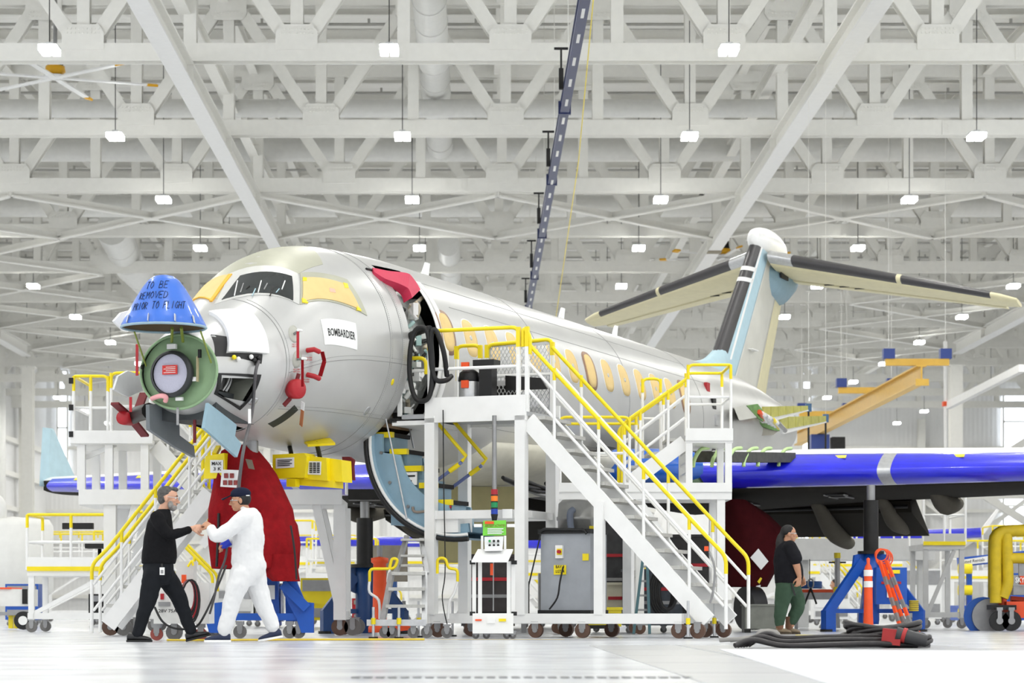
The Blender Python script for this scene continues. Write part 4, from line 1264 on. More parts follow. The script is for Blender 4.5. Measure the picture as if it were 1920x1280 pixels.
railA([(1.12, 3.5, TN + .1), (1.12, 3.72, TN + .1), (1.5, 3.72, TN + .1), (1.5, 3.5, TN + .1)], 3.72, 2.95, posts=[(1.12, TN + .1)])
mesh_panel(st, Sp(1.98, 3.47, TF_ + .03), Sp(2.86, 3.47, TF_ + .03) - Sp(1.98, 3.47, TF_ + .03), V(0, 0, .5))
mesh_panel(st, Sp(1.98, 2.98, TF_ + .03), Sp(2.86, 2.98, TF_ + .03) - Sp(1.98, 2.98, TF_ + .03), V(0, 0, .46))
MB().lo((TF_ + .06, -2.4, 3.0), (TF_ + .1, -1.98, 3.42)).build('dark_panel', DARK, st)
stairs(st, Sp(2.98, 2.84, TN + .03), Sp(5.42, .22, TN + .03), (1, 0, 0), 1.05, 12, 1.06, posts=4, extra=.24)
for t in (TN, TF_):
    for p in (1.72, 3.1, 3.75, 5.05, 5.3):
        caster(st, t, -p, .1, WHEELB, 0, (1, 0, 0), .2)
    for p in (1.48, 5.2):
        jackfoot(st, t - .1, -p, .48)
MB().tube(smoothpts([Sp(5.45, 1.1, TN), Sp(5.52, .9, TN), Sp(5.5, .6, TN), Sp(5.46, .45, TN)], 4), .015, 6).build('safety_chain', GREY, st)
MB().box(Sp(5.42, 1.14, TN - .03), (.02, .05, .06)).build('orange_tag', ORG, st)
MB().lo((TN - .075, -2.8, 1.56), (TN - .06, -2.66, 1.68)).build('load_plate', PAPER, st)
MB().box(Sp(4.72, 1.0, TN + 1.02), (.02, .13, .13)).build('load_plate', PAPER, st)
MB().tube(smoothpts([Sp(1.83, 3.0, TN - .1), Sp(1.84, 2.0, TN - .1), Sp(1.86, .9, TN - .1), Sp(1.82, .5, TN - .1), Sp(1.95, .02, TN - .15)], 6), .008, 5).build('power_cable', BLK, st)

# signal light tower hanging under the platform
sg_ = athing('signal_tower', 'four-colour signal light on a grey pole under the stand platform', 'signal light', -1.72, -2.6, group=None)
c = V(*atx(927, 917, -1.72))
MB().cyl((c.x, c.y, c.z), (c.x, c.y, 2.9), .03, n=12).build('pole', GREY, sg_)
for i, col in enumerate(((170, 24, 40), (250, 130, 20), (10, 140, 80), (20, 60, 170))):
    z = c.z - .085 * i
    MB().cyl((c.x, c.y, z - .07), (c.x, c.y, z), .045, n=16).build('signal_lens', mat('lens%d' % i, col, .25), sg_)
    MB().cyl((c.x, c.y, z - .085), (c.x, c.y, z - .07), .047, n=16).build('lens_ring', BLK, sg_)
MB().cyl((c.x, c.y, c.z - .42), (c.x, c.y, c.z - .34), .03, .045, n=12).build('end_cap', BLK, sg_)

# ---- things on the platform: wet vacuum with looping hose
vc = athing('wet_vacuum', 'steel shop vacuum with orange clips on the stand platform', 'vacuum cleaner', -1.15, -2.2)
vx, vy = -1.2, -2.02
MB().lathe([(0, 2.98), (.13, 2.98), (.14, 3.0), (.14, 3.42), (.12, 3.46), (0, 3.46)], (vx, vy, 0), 20).build('drum', ALU, vc)
MB().lathe([(.14, 3.4), (.15, 3.42), (.13, 3.52), (.08, 3.56), (0, 3.57)], (vx, vy, 0), 20).build('lid', BLK, vc)
for dz in (3.36, 3.6):
    MB().box((vx - .14, vy, dz), (.05, .1, .1)).build('orange_clip', ORG, vc)
MB().lo((vx - .1, vy - .36, 2.97), (vx + .1, vy - .18, 3.6)).build('motor_column', BLK, vc)
MB().lo((vx - .12, vy - .4, 3.6), (vx + .12, vy - .1, 3.68)).build('handle', BLK, vc)
MB().prism([V(vx + .3, vy - .4, 3.3), V(vx + .3, vy - 1.0, 3.3), V(vx + .3, vy - .9, 3.45), V(vx + .3, vy - .4, 3.5)], (.05, 0, 0)).build('flat_nozzle', DARK, vc)
hs = athing('vacuum_hose', 'thick black vacuum hose looped over the platform rail', 'hose', -1.6, -1.5)
g = lambda x, y, t=-1.66: V(*atx(x, y, t))
MB().tube(smoothpts([g(846, 705, -1.3), g(836, 713, -1.5), g(818, 712), g(810, 690), g(805, 640), g(798, 616), g(780, 618), g(770, 650), g(768, 700), g(776, 740), g(790, 752), g(806, 740), g(811, 690), g(808, 630), g(818, 620), g(832, 660), g(838, 705, -1.5)], 6), .034, 10).build('hose_loop', BLK, hs)
MB().tube(smoothpts([g(762, 655, -1.5), g(766, 632, -1.5), g(790, 620, -1.5), g(806, 616)], 6), .045, 10).build('hose_end', BLK, hs)

# ---- wing root stand behind the stairs
ws = wthing('wing_access_stand', 'two-level white stand with yellow rails beside the wing root', 'access stand', 2.5, 36.9)
s_ = 127.0
xw = lambda px: (px - CX) / s_
zw = lambda py: H + (CY - py) / s_
ya, yb = 36.2, 37.5
MB().lo((xw(1040), ya, zw(936)), (xw(1372), yb, zw(922))).build('lower_deck', WHITE, ws)
MB().lo((xw(1040), ya - .03, zw(922)), (xw(1372), ya, zw(905))).build('toe_board', WHITE, ws)
MB().lo((xw(1285), ya, zw(830)), (xw(1374), yb, zw(822))).build('upper_deck', WHITE, ws)
MB().lo((xw(1285), ya - .03, zw(826)), (xw(1374), ya, zw(803))).build('toe_board', WHITE, ws)
for x in (1292, 1366):
    for y in (ya + .06, yb - .06):
        post(ws, (xw(x), y, zw(905)), (xw(x), y, zw(826)), .1)
for x in (1050, 1200, 1352):
    for y in (ya + .08, yb - .08):
        post(ws, (xw(x), y, .2), (xw(x), y, zw(936)), .12)
        caster(ws, xw(x), y, .09, WHEELB, 0, (0, 1, 0), .22)
    MB().bar((xw(x), ya + .08, .9), (xw(x), yb - .08, .9), .08, .1).build('side_beam', WHITE, ws)
MB().bar((xw(1050), ya + .08, .25), (xw(1352), ya + .08, .25), .1, .1).build('base_beam', WHITE, ws)
MB().bar((xw(1200), ya + .08, zw(940)), (xw(1330), ya + .08, .5), .08, .1).build('brace', WHITE, ws)
railing(ws, [(xw(1290), ya), (xw(1370), ya), (xw(1370), yb), (xw(1300), yb)], zw(805), zw(684))
railing(ws, [(xw(1052), yb), (xw(1210), yb)], zw(905), zw(782))
railing(ws, [(xw(1050), ya), (xw(1180), ya)], zw(905), zw(782), mids=(.45,))
railing(ws, [(xw(1215), yb - .1), (xw(1250), yb - .1)], zw(850), zw(696))
stairs(ws, (xw(1285), ya + .1, zw(828)), (xw(1180), ya + .1, zw(905)), (0, 1, 0), .9, 3, .95, posts=2, extra=.1)
for i in range(4):
    MB().bar((xw(1290), ya + .1, zw(905 - 20 * i)), (xw(1290), yb - .1, zw(905 - 20 * i)), .03, .03).build('rung', WHITE, ws)

# ---- nose stand on the left
ns = wthing('nose_access_stand', 'tall two-level white stand behind the two men at the nose', 'access stand', -3.7, 35.2)
s2 = 133.0
xn = lambda px: (px - CX) / s2
zn = lambda py: H + (CY - py) / s2
ya, yb = 34.5, 36.0
MB().lo((xn(150), ya, zn(947)), (xn(642), yb, zn(935))).build('lower_deck', WHITE, ns)
MB().lo((xn(150), ya - .04, zn(946)), (xn(642), ya, zn(918))).build('toe_board', WHITE, ns)
MB().lo((xn(135), ya, zn(834)), (xn(288), yb, zn(826))).build('upper_deck', WHITE, ns)
MB().lo((xn(135), ya - .04, zn(832)), (xn(288), ya, zn(808))).build('toe_board', WHITE, ns)
for x in (153, 205, 272):
    for y in (ya + .08, yb - .08):
        post(ns, (xn(x), y, zn(918)), (xn(x), y, zn(830)), .11)
for x in (207, 637):
    for y in (ya + .1, yb - .1):
        post(ns, (xn(x), y, .22), (xn(x), y, zn(946)), .17)
        MB().bar((xn(x + (48 if x < 400 else -44)), y, zn(946)), (xn(x), y, .35), .12, .12, (0, 1, 0)).build('raking_leg', WHITE, ns)
        MB().bar((xn(x + (24 if x < 400 else -26)), y, 1.05), (xn(x), y, 1.05), .09, .09).build('leg_tie', WHITE, ns)
        caster(ns, xn(x), y, .12, WHEELB, 0, (0, 1, 0), .24)
        caster(ns, xn(x) + .18, y, .12, WHEELG, 0, (0, 1, 0), .24)
    MB().bar((xn(x), ya + .1, .28), (xn(x), yb - .1, .28), .14, .12).build('base_beam', WHITE, ns)
MB().bar((xn(150), ya + .2, zn(860)), (xn(215), ya + .2, zn(832)), .07, .07).build('brace', WHITE, ns)
railing(ns, [(xn(140), yb), (xn(140), ya), (xn(205), ya)], zn(808), zn(706), mids=(.42,), posts=[(xn(140), yb), (xn(140), ya), (xn(172), ya), (xn(204), ya)])
railing(ns, [(xn(210), ya), (xn(284), ya), (xn(284), yb)], zn(808), zn(700), mids=(.42,))
for z in (zn(715), zn(765), zn(815)):
    MB().box((xn(136), ya - .03, z), (.06, .05, .08)).build('bracket', DARK, ns)
stairs(ns, (xn(288), ya + .2, zn(834)), (xn(372), ya + .2, zn(925)), (0, 1, 0), .8, 4, .95, posts=2, extra=.05)
stairs(ns, (xn(410), ya - .3, zn(930)), (xn(225), ya - .3, .15), (0, -1, 0), .75, 7, 1.05, posts=3, extra=.22)
railing(ns, [(xn(455), yb), (xn(640), yb)], zn(918), zn(800), mids=(.5,))
MB().box((xn(402), ya - 1.1, zn(1020)), (.12, .02, .14), 0, Matrix.Rotation(.7, 3, 'Y')).build('load_plate', PAPER, ns)

# ---- generic wheeled work stands farther back
def work_stand(label, x0, x1, y0, y1, zd, zt, m=WHITE, stair=0, group='work stands in the background'):
    t = wthing('work_stand', label, 'access stand', (x0 + x1) / 2, (y0 + y1) / 2, group=group)
    MB().lo((x0, y0, zd - .1), (x1, y1, zd)).build('deck', m, t)
    MB().lo((x0, y0 - .03, zd - .02), (x1, y0, zd + .05)).build('deck_edge', YEL, t)
    MB().lo((x0, y0 - .02, zd + .05), (x1, y0 - .0, zd + .2)).build('toe_board', m, t)
    for x in (x0 + .06, x1 - .06):
        for y in (y0 + .06, y1 - .06):
            MB().bar((x, y, .2), (x, y, zd - .1), .09, .09, (0, 1, 0)).build('leg', m, t)
            caster(t, x, y, .09, WHEELG, 0, (0, 1, 0), .2)
        MB().bar((x, y0, .26), (x, y1, .26), .07, .09).build('side_beam', m, t)
    MB().bar((x0, y0 + .06, .26), (x1, y0 + .06, .26), .07, .1).build('base_beam', m, t)
    MB().bar((x0 + .1, y0 + .06, .3), (x1 - .2, y0 + .06, zd - .12), .06, .07).build('brace', m, t)
    n = max(2, int((x1 - x0) / .55))
    railing(t, [(x0, y1), (x0, y0), (x1, y0), (x1, y1)], zd, zt, posts=[(x0 + (x1 - x0) * i / n, y0) for i in range(n + 1)] + [(x0, y1), (x1, y1)], r=.025)
    if stair:
        xa, xb = (x0, x0 - zd * .75) if stair < 0 else (x1, x1 + zd * .75)
        stairs(t, (xa, y0 + .1, zd - .05), (xb, y0 + .1, .15), (0, 1, 0), .8, max(3, int(zd / .24)), .95, posts=2, extra=.15)
    return t
work_stand('low white work stand with yellow rails left of the man in black', -7.15, -5.75, 39.2, 40.6, 1.0, 1.88)
w_ = work_stand('narrow white work stand with stair beside the low left stand', -6.0, -5.35, 41.2, 42.4, 1.05, 2.0, stair=1)
work_stand('grey dock stand under the port wing tip near the tripod jack', 8.5, 9.3, 46.5, 48.0, 1.6, 2.7, m=mat('dock_grey', (196, 196, 194), .5))
dk = wthing('wing_dock', 'long pale grey dock beam behind the ponytailed worker', 'dock', 6.5, 49.4)
MB().lo((3.9, 49, 1.35), (9.2, 50.2, 1.78)).build('dock_beam', mat('dock_grey', (196, 196, 194)), dk)
for x in (4.2, 6.6, 9.0):
    MB().bar((x, 49.3, .0), (x, 49.3, 1.35), .2, .2, (0, 1, 0)).build('dock_leg', mat('dock_grey', (196, 196, 194)), dk)
bgs = [(-9.0, 1.1, 58, 1.2, 2.2), (-6.3, 2.2, 62, 1.5, 2.6), (-3.9, 1.6, 57, 1.0, 2.0), (-1.9, 2.4, 66, 1.6, 2.7), (.6, 1.8, 60, 1.2, 2.2), (3.0, 2.2, 68, 1.5, 2.5), (6.6, 2.4, 64, 1.3, 2.3), (9.6, 2.6, 70, 1.6, 2.7), (12.8, 2.2, 66, 1.2, 2.2), (15.2, 2.0, 72, 1.6, 2.8), (-12.4, 2.4, 70, 1.5, 2.5), (-15.5, 2.6, 84, 1.9, 3.0), (12.0, 3.0, 88, 2.0, 3.1), (6.0, 3.4, 92, 2.2, 3.3), (0.5, 3, 90, 2.1, 3.2), (-7.5, 3.2, 88, 2.0, 3.0), (18.6, 2.6, 86, 1.8, 2.9)]
for i, (x, w, y, zd, zt) in enumerate(bgs):
    work_stand('distant white and yellow work stand in the background, %s from the left' % (ORD + ['fifteenth', 'sixteenth', 'seventeenth'])[sorted(b[0] / b[2] for b in bgs).index(x / y)], x, x + w, y, y + 1.4, zd, zt, stair=(1 if i % 3 == 0 else 0))
# ================================================================== jacks, covers, carts
# nose gear shrouded in red cloth
nc = athing('gear_cover', 'big red cloth cover wrapped around the nose landing gear', 'cover', -3.6, -.2)
def cover_ring(z, xl, xr, dep, seed, t0):
    a, b = atx(xl, CY, t0).y, atx(xr, CY, t0).y       # starboard and port limits
    c, w = (a + b) / 2, (a - b) / 2
    out = []
    for k in range(40):
        an = 2 * math.pi * k / 40
        f = 1 + .10 * math.sin(5 * an + seed + 2.2 * z) + .05 * math.sin(9 * an - 3.5 * z) + .06 * math.sin(6.5 * z + 2 * an)
        ca, sa = math.cos(an), math.sin(an)
        out.append(V(t0 + dep * math.copysign(abs(sa) ** .8, sa) * f, c + w * math.copysign(abs(ca) ** .7, ca) * (1 + .3 * (f - 1)), z))
    return out
zc = lambda py: H + (CY - py) / 147.0
rs = [cover_ring(zc(y), l, r, d, .8 + .25 * i, -3.6) for i, (y, l, r, d) in enumerate(((834, 440, 468, .12), (846, 421, 480, .2), (868, 414, 497, .27), (890, 409, 511, .32), (925, 405, 527, .37), (955, 403, 539, .4), (975, 404, 541, .39), (985, 403, 545, .41), (1020, 404, 551, .42), (1062, 405, 554, .42), (1066, 406, 553, .41)))]
rs = [[a.lerp(b, k / 4) for a, b in zip(r0, r1)] for r0, r1 in zip(rs, rs[1:]) for k in range(4)] + [rs[-1]]
MB().loft(rs, caps=False).build('shroud', RED, nc)
rs2 = [cover_ring(zc(y), l, r, d, 2.0, -3.75) for y, l, r, d in ((1040, 500, 553, .2), (1075, 498, 556, .22), (1090, 517, 556, .22))]
MB().loft(rs2, caps=False).build('lower_flap', RED, nc)
MB().tube(smoothpts([V(*atx(545, 985, -3.98)), V(*atx(552, 1030, -3.98)), V(*atx(556, 1086, -3.98))], 5), .014, 5).build('edge_binding', BLK, nc)
MB().tube([V(*atx(410, 962, -4.0)), V(*atx(409, 1000, -4.02)), V(*atx(406, 1062, -4.03))], .018, 5).build('zip', BLK, nc)
sh = MB().prism([atx(x, y, -4.03) for x, y in ((416, 880), (447, 881), (443, 914), (413, 912))], (.01, 0, 0)).build('photo_sheet', PAPER, nc)
for x, y in ((420, 887), (431, 887), (418, 900), (428, 900), (438, 900)):
    MB().prism([atx(x, y, -4.045) for x, y in ((x, y), (x + 7, y), (x + 7, y + 9), (x, y + 9))], (.01, 0, 0)).build('photo_print', mat('print_red', (140, 60, 56), .7, var=.5, scale=40), sh)
MB().prism([atx(x, y, -4.03) for x, y in ((460, 860), (472, 862), (477, 880), (466, 878))], (.01, 0, 0)).build('window_patch', mat('patch_brown', (110, 96, 80), .4), nc)
MB().cyl((-3.6, 0, .5), (-3.6, 0, 2.55), .09).build('gear_leg', GREY, nc)

# yellow ballast fixtures under the nose
def ybox(name, poly, t0, dt, par):
    return MB().prism([atx(x, y, t0) for x, y in poly], (dt, 0, 0)).build(name, YEL, par)
fx = athing('nose_support_fixture', 'yellow box fixture with pads pressed up against the belly', 'support fixture', -3.0, -.9)
b1 = ybox('fixture_plate', ((511, 852), (570, 849), (575, 856), (571, 895), (511, 897)), -3.2, .3, fx)
b2 = ybox('fixture_plate', ((575, 854), (612, 858), (614, 901), (570, 898)), -3.1, .35, fx)
ybox('fixture_plate', ((612, 858), (640, 862), (642, 903), (614, 902)), -3.0, .3, fx)
ybox('fixture_rail', ((545, 896), (625, 900), (625, 914), (545, 908)), -3.05, .3, fx)
ybox('fixture_lug', ((537, 897), (554, 897), (554, 912), (537, 912)), -3.2, .12, fx)
pp = MB().prism([atx(x, y, -3.22) for x, y in ((517, 859), (551, 857), (551, 876), (517, 878))], (.01, 0, 0)).build('notice', PAPER, b1)
for j in range(4):
    MB().prism([atx(x, y, -3.235) for x, y in ((520, 862 + 3.4 * j), (547 - 4 * (j % 2), 861 + 3.4 * j), (547 - 4 * (j % 2), 862.4 + 3.4 * j), (520, 863.4 + 3.4 * j))], (.008, 0, 0)).build('print_line', DARK, pp)
pp = MB().prism([atx(x, y, -3.12) for x, y in ((578, 864), (602, 865), (601, 890), (577, 889))], (.01, 0, 0)).build('notice', PAPER, b2)
for i in range(3):
    for j in range(6):
        MB().prism([atx(x, y, -3.135) for x, y in ((580 + 7 * i, 867 + 3.4 * j), (585 + 7 * i, 867 + 3.4 * j), (585 + 7 * i, 869 + 3.4 * j), (580 + 7 * i, 869 + 3.4 * j))], (.008, 0, 0)).build('print_line', DARK, pp)
for (x, y), (x2, y2) in (((540, 825), (546, 850)), ((594, 832), (600, 858))):
    p, q = V(*atx(x, y - 1, -2.75)), V(*atx(x2, y2, -3.0))
    MB().cyl(p, q, .03, n=10).build('pad_screw', DARK, fx)
    MB().bar(p + V(-.1, .12, .0), p + V(.14, -.16, .03), .26, .03, (0, -.5, 1)).build('belly_pad', YEL, fx)
fl2 = athing('nose_weight_plate', 'yellow plate lettered MAX 3 K hanging behind the red cover', 'support fixture', -4.0, .5)
b3 = ybox('plate', ((385, 855), (420, 849), (424, 896), (381, 897)), -3.9, .2, fl2)
MB().prism([atx(x, y, -3.915) for x, y in ((394, 862), (418, 862), (418, 886), (394, 886))], (.01, 0, 0)).build('notice', PAPER, b3)
for j, s in enumerate(('MAX', '3 K')):
    o = V(*atx(397 + 3 * j, 872 + 10 * j, -3.925))
    lettering('lettering', s, INK, b3, o, V(*atx(415, 872 + 10 * j, -3.925)) - o, V(0, 0, .045))
MB().bar(atx(402, 852, -3.8), atx(410, 838, -3.6), .06, .05).build('hook', YEL, fl2)
# red tag block near the door hinge
MB().prism([atx(x, y, -2.2) for x, y in ((641, 856), (655, 856), (663, 862), (661, 874), (663, 900), (658, 900), (656, 876), (643, 874))], (.06, 0, 0)).build('red_plug', MATS['dark_red'], ac)

# blue axle jack under the nose gear
bj = wthing('axle_jack', 'bright blue wheeled axle jack under the red-covered nose gear', 'jack', -2.6, 31.6)
J = lambda x, y, Y=31.4: at(x, y, Y)
def jprism(name, poly, Y, d, par, m=BLUEJ):
    return MB().prism([at(x, y, Y) for x, y in poly], (0, d, 0)).build(name, m, par)
jprism('side_frame', ((385, 1132), (420, 1128), (420, 1186), (392, 1186), (385, 1160)), 31.2, .12, bj)
jprism('side_frame', ((555, 1088), (572, 1128), (588, 1130), (588, 1186), (565, 1186), (556, 1160), (530, 1110), (530, 1090)), 31.2, .12, bj)
jprism('mast', ((500, 1076), (520, 1076), (525, 1172), (502, 1172)), 31.4, .3, bj)
jprism('mast', ((534, 1080), (556, 1078), (558, 1165), (536, 1165)), 31.7, .2, bj)
MB().bar(at(415, 1156, 31.3), at(570, 1156, 31.3), .14, .09).build('base_beam', BLUEJ, bj)
MB().bar(at(530, 1095, 31.15), at(576, 1140, 31.15), .08, .12).build('brace', BLUEJ, bj)
MB().cyl(at(528, 1095, 31.5), at(528, 1165, 31.5), .03).build('hydraulic_ram', ALU, bj)
MB().box(at(508, 1110, 31.36), (.1, .02, .18)).build('data_plate', PAPER, bj)
for px_ in (405, 450, 543, 560):
    caster(bj, at(px_, 0, 31.3).x, 31.3, .085, WHEELG, 0, (0, 1, 0), .22)

# tripod jacks
def tripod(label, px_, Y, top, half, h, dark, ytop):
    x = (px_ - CX) * Y / F
    m = mat('tripod_dark_blue', (14, 58, 112), .4) if dark else BLUEJ
    t = wthing('tripod_jack', label, 'jack', x, Y)
    MB().lathe([(0, .12), (.13, .12), (.14, .2), (.14, h), (.1, h + .02), (0, h + .02)], (x, Y, 0), 18).build('cylinder', m, t)
    MB().cyl((x, Y, h), (x, Y, h + .05), .22, n=18).build('collar', DARK, t)
    MB().cyl((x, Y, h + .05), (x, Y, ytop - .25), .125, n=18).build('ram', DARK, t)
    MB().cyl((x, Y, ytop - .25), (x, Y, ytop), .07, n=14).build('ram_tip', GREY, t)
    for i, a in enumerate((200, -20, 90)):
        d = V(math.cos(math.radians(a)), math.sin(math.radians(a)), 0)
        c = V(x, Y, 0)
        l = MB().bar(c + d * .16 + V(0, 0, h - .12), c + d * half + V(0, 0, .3), .1, .16).build('leg', m, t)
        MB().prism([c + d * .12 + V(0, 0, h + .02), c + d * .3 + V(0, 0, h - .02), c + d * .34 + V(0, 0, h - .3), c + d * .12 + V(0, 0, h - .4)], d.cross(V(0, 0, 1)) * .06).build('leg_bracket', m, t)
        MB().bar(c + d * (half - .12) + V(0, 0, .1), c + d * (half + .06) + V(0, 0, .1), .18, .5).build('foot_box', m, l)
        MB().bar(c + d * .1 + V(0, 0, .34), c + d * half + V(0, 0, .34), .06, .07).build('tie', m, l)
        MB().cyl(c + d * half + V(0, 0, 0), c + d * half + V(0, 0, .04), .11, n=14).build('foot_pad', DARK, l)
    return t, x
tj, x = tripod('tall bright blue tripod jack holding up the port wing', 1633, 40.6, 0, .82, 1.28, False, 2.42)
MB().lo((x + .0, 40.05, .45), (x + .5, 40.35, 1.05)).build('pump_cabinet', BLUEJ, tj)
MB().lo((x + .08, 40.03, .78), (x + .4, 40.05, .82)).build('red_stripe', REDP, tj)
MB().box((x + .25, 40.03, .98), (.26, .02, .06)).build('label_strip', YEL, tj)
MB().box((x + .2, 40.03, .64), (.06, .02, .16)).build('gauge_plate', PAPER, tj)
for i in range(6):
    MB().tube(arc((x + .62, 40.1, .35 + .03 * i), .07, 0, 2 * math.pi, 14, (1, 0, 0), (0, 1, 0)), .014, 6).build('coil', mat('coil_yellow', (190, 170, 40), .5), tj)
tripod('dark blue tripod jack left of the airstair door', 684, 37.2, 0, .62, 1.0, True, 2.0)
MB().box((-1.66, 37.2, 2.1), (.5, .4, .16)).build('jack_pad', DARK, label='dark jack pad on top of the dark blue tripod', cat='jack pad')

# orange folding tripod stand and delineator post beside the jack
o_ = wthing('delineator_post', 'orange traffic delineator post with white bands beside the blue jack', 'traffic post', at(1628, 0, 39.4).x, 39.4)
x0 = at(1628, 0, 39.4).x
MB().lathe([(0, 0), (.09, 0), (.085, .05), (.075, .3), (.065, 1.0), (.05, 1.06), (.025, 1.1), (.03, 1.18), (0, 1.2)], (x0, 39.4, 0), 16).build('post', ORG, o_)
for z in (.72, .9):
    MB().cyl((x0, 39.4, z), (x0, 39.4, z + .1), .074, n=16).build('reflective_band', PAPER, o_)
o_ = wthing('folded_barrier', 'folded orange barrier poles with grey bands leaning on the blue jack', 'barrier', at(1690, 0, 39.3).x, 39.3)
for i, (a, b) in enumerate((((1662, 1050), (1712, 1185)), ((1656, 1058), (1700, 1186)), ((1650, 1052), (1688, 1175)))):
    p, q = at(*a, 39.5), at(*b, 39.2); q.z = max(q.z, .03)
    pl = MB().bar(p, q, .05, .05).build('pole', ORG, o_)
    for k in (.3, .62, .85):
        c = p + (q - p) * k; d = (q - p).normalized() * .07
        MB().bar(c - d, c + d, .055, .055).build('grey_band', GREY, pl)
    MB().bar(q + V(-.02, 0, -.02), q + V(.1, -.05, -.02), .05, .03).build('foot', ORG, pl)
rr = wthing('orange_cord_coil', 'coiled orange cord hung on the collar of the blue jack', 'cord', at(1652, 0, 40.2).x, 40.2, 1.2)
for k in range(4):
    c = at(1652 + 2 * k, 1040 + 2 * k, 40.15)
    MB().tube(arc(c, .1 + .015 * k, 0, 2 * math.pi, 16, (1, .1 * k, 0), (0, .2, 1)), .012, 6).build('coil', ORG, rr)

# rolling aluminium steps
al = wthing('rolling_steps', 'aluminium rolling step ladder with yellow hand loops beneath the airstair', 'step ladder', -1.0, 31.9)
for x0_, x1_ in ((735, 700), (800, 800)):
    pass
for (a, b) in (((735, 1072), (716, 1172)), ((796, 1072), (796, 1172))):
    MB().bar(at(*a, 31.8), at(*b, 31.5), .07, .05).build('stringer', ALU, al)
for y, l in ((1075, 735), (1104, 729), (1136, 724), (1168, 720)):
    MB().lo((at(l, 0, 31.7).x, 31.5, at(0, y + 3, 31.7).z), (at(797, 0, 31.7).x, 31.85, at(0, y - 3, 31.7).z)).build('tread', TREADM, al)
for (a, b) in (((763, 1005), (742, 1075)), ((790, 1010), (800, 1075))):
    MB().bar(at(*a, 32.6), at(*b, 32.3), .06, .05).build('upper_stringer', ALU, al)
for y in (1012, 1042, 1060):
    MB().lo((at(752, 0, 32.5).x, 32.3, at(0, y + 2, 32.5).z), (at(796, 0, 32.5).x, 32.6, at(0, y - 2, 32.5).z)).build('tread', TREADM, al)
MB().lo((at(690, 0, 31.8).x, 31.4, .16), (at(800, 0, 31.8).x, 31.5, .24)).build('base_bar', ALU, al)
MB().tube(rounded([at(693, 1090, 31.8), at(693, 1066, 31.8), at(740, 1066, 31.8), at(746, 1048, 31.8), at(735, 1046, 31.8), at(730, 1066, 31.8)], .06), .02, 8).build('hand_loop', YEL, al)
MB().tube(smoothpts([at(693, 1088, 31.8), at(693, 1110, 31.8), at(710, 1125, 31.8), at(712, 1160, 31.8)], 4), .018, 8).build('hand_rail', WHITE, al)
MB().tube(smoothpts([at(731, 1066, 31.8), at(727, 1090, 31.8), at(737, 1108, 31.8)], 4), .018, 8).build('hand_rail', WHITE, al)
MB().tube(rounded([at(820, 1075, 32), at(820, 1046, 32), at(836, 1046, 32), at(840, 1066, 32), at(858, 1066, 32), at(858, 1090, 32)], .06), .02, 8).build('hand_loop', YEL, al)
MB().tube(smoothpts([at(858, 1088, 32), at(852, 1110, 32), at(842, 1130, 32), at(840, 1160, 32)], 4), .018, 8).build('hand_rail', WHITE, al)
for px_ in (722, 735, 775, 800, 838):
    caster(al, at(px_, 0, 31.5).x, 31.5, .075, WHEELG, 0, (0, 1, 0), .18)
for px_ in (700, 748):
    jackfoot(al, at(px_, 0, 31.3).x, 31.3, .4)

# control kiosk in front of the stand
ki = wthing('control_kiosk', 'white control kiosk with green AIRCRAFT ACTIVITIES sign in front of the stand', 'kiosk', at(925, 0, 31).x, 31.0)
K = lambda x, y, Y=30.9: at(x, y, Y)
for x in (889, 900, 954, 962):
    MB().bar(K(x, 1052), K(x, 1152), .05, .05, (0, 1, 0)).build('upright', WHITE, ki)
for x in (886, 964):
    for y in (1054, 1150):
        MB().box(K(x, y, 30.87), (.07, .06, .05)).build('corner_joint', BLK, ki)
MB().prism([K(896, 1032), K(962, 1032), K(952, 1054, 30.6), K(884, 1054, 30.6)], (0, 0, .02)).build('desk_top', WHITE, ki)
MB().lo((K(886, 0).x, 30.65, .07), (K(962, 0).x, 31.1, .32)).build('base_box', WHITE, ki)
pb = MB().box(K(921, 1162, 30.64), (.1, .02, .08)).build('data_plate', PAPER, ki)
MB().box(K(942, 1162, 30.64), (.09, .02, .035)).build('warning_label', YEL, ki)
MB().box(K(897, 1162, 30.64), (.08, .02, .02)).build('warning_label', ORG, ki)
cb = MB().prism([K(908, 1006), K(944, 1005), K(942, 1032, 30.75), K(909, 1033, 30.75)], (0, .08, 0)).build('button_box', mat('panel_grey', (226, 228, 230), .5), ki)
for i in range(3):
    for j in range(2):
        p = K(918 + 8 * i, 1014 + 8 * j, 30.83)
        MB().cyl(p, p + V(0, -.03, 0), .016, n=10).build('push_button', mat('button_green', (20, 150, 70), .4) if i == 0 and j == 0 else BLK, cb)
sb = MB().prism([K(906, 976), K(949, 975), K(949, 1003), K(905, 1004)], (0, .02, 0)).build('green_sign', mat('sign_green', (120, 210, 70), .6), ki)
MB().prism([K(x, y, 30.89) for x, y in ((909, 977), (926, 977), (926, 982), (909, 982))], (0, .005, 0)).build('sign_header', ORG, sb)
o = K(909, 988, 30.88)
lettering('lettering', 'AIRCRAFT ACTIVITIES', mat('sign_brown', (120, 60, 20), .6), sb, o, K(947, 987, 30.88) - o, V(0, 0, .03))
for j in range(4):
    MB().prism([K(x, y, 30.89) for x, y in ((914, 990 + 3 * j), (944 - 3 * (j % 2), 990 + 3 * j), (944 - 3 * (j % 2), 991.6 + 3 * j), (914, 991.6 + 3 * j))], (0, .004, 0)).build('print_line', PAPER, sb)
for x in (904, 947):
    MB().bar(K(x, 1004), K(x, 1034), .03, .03, (0, 1, 0)).build('sign_post', WHITE, ki)
for x in (896, 958):
    MB().box(K(x, 985), (.1, .04, .04)).build('side_handle', WHITE, ki)
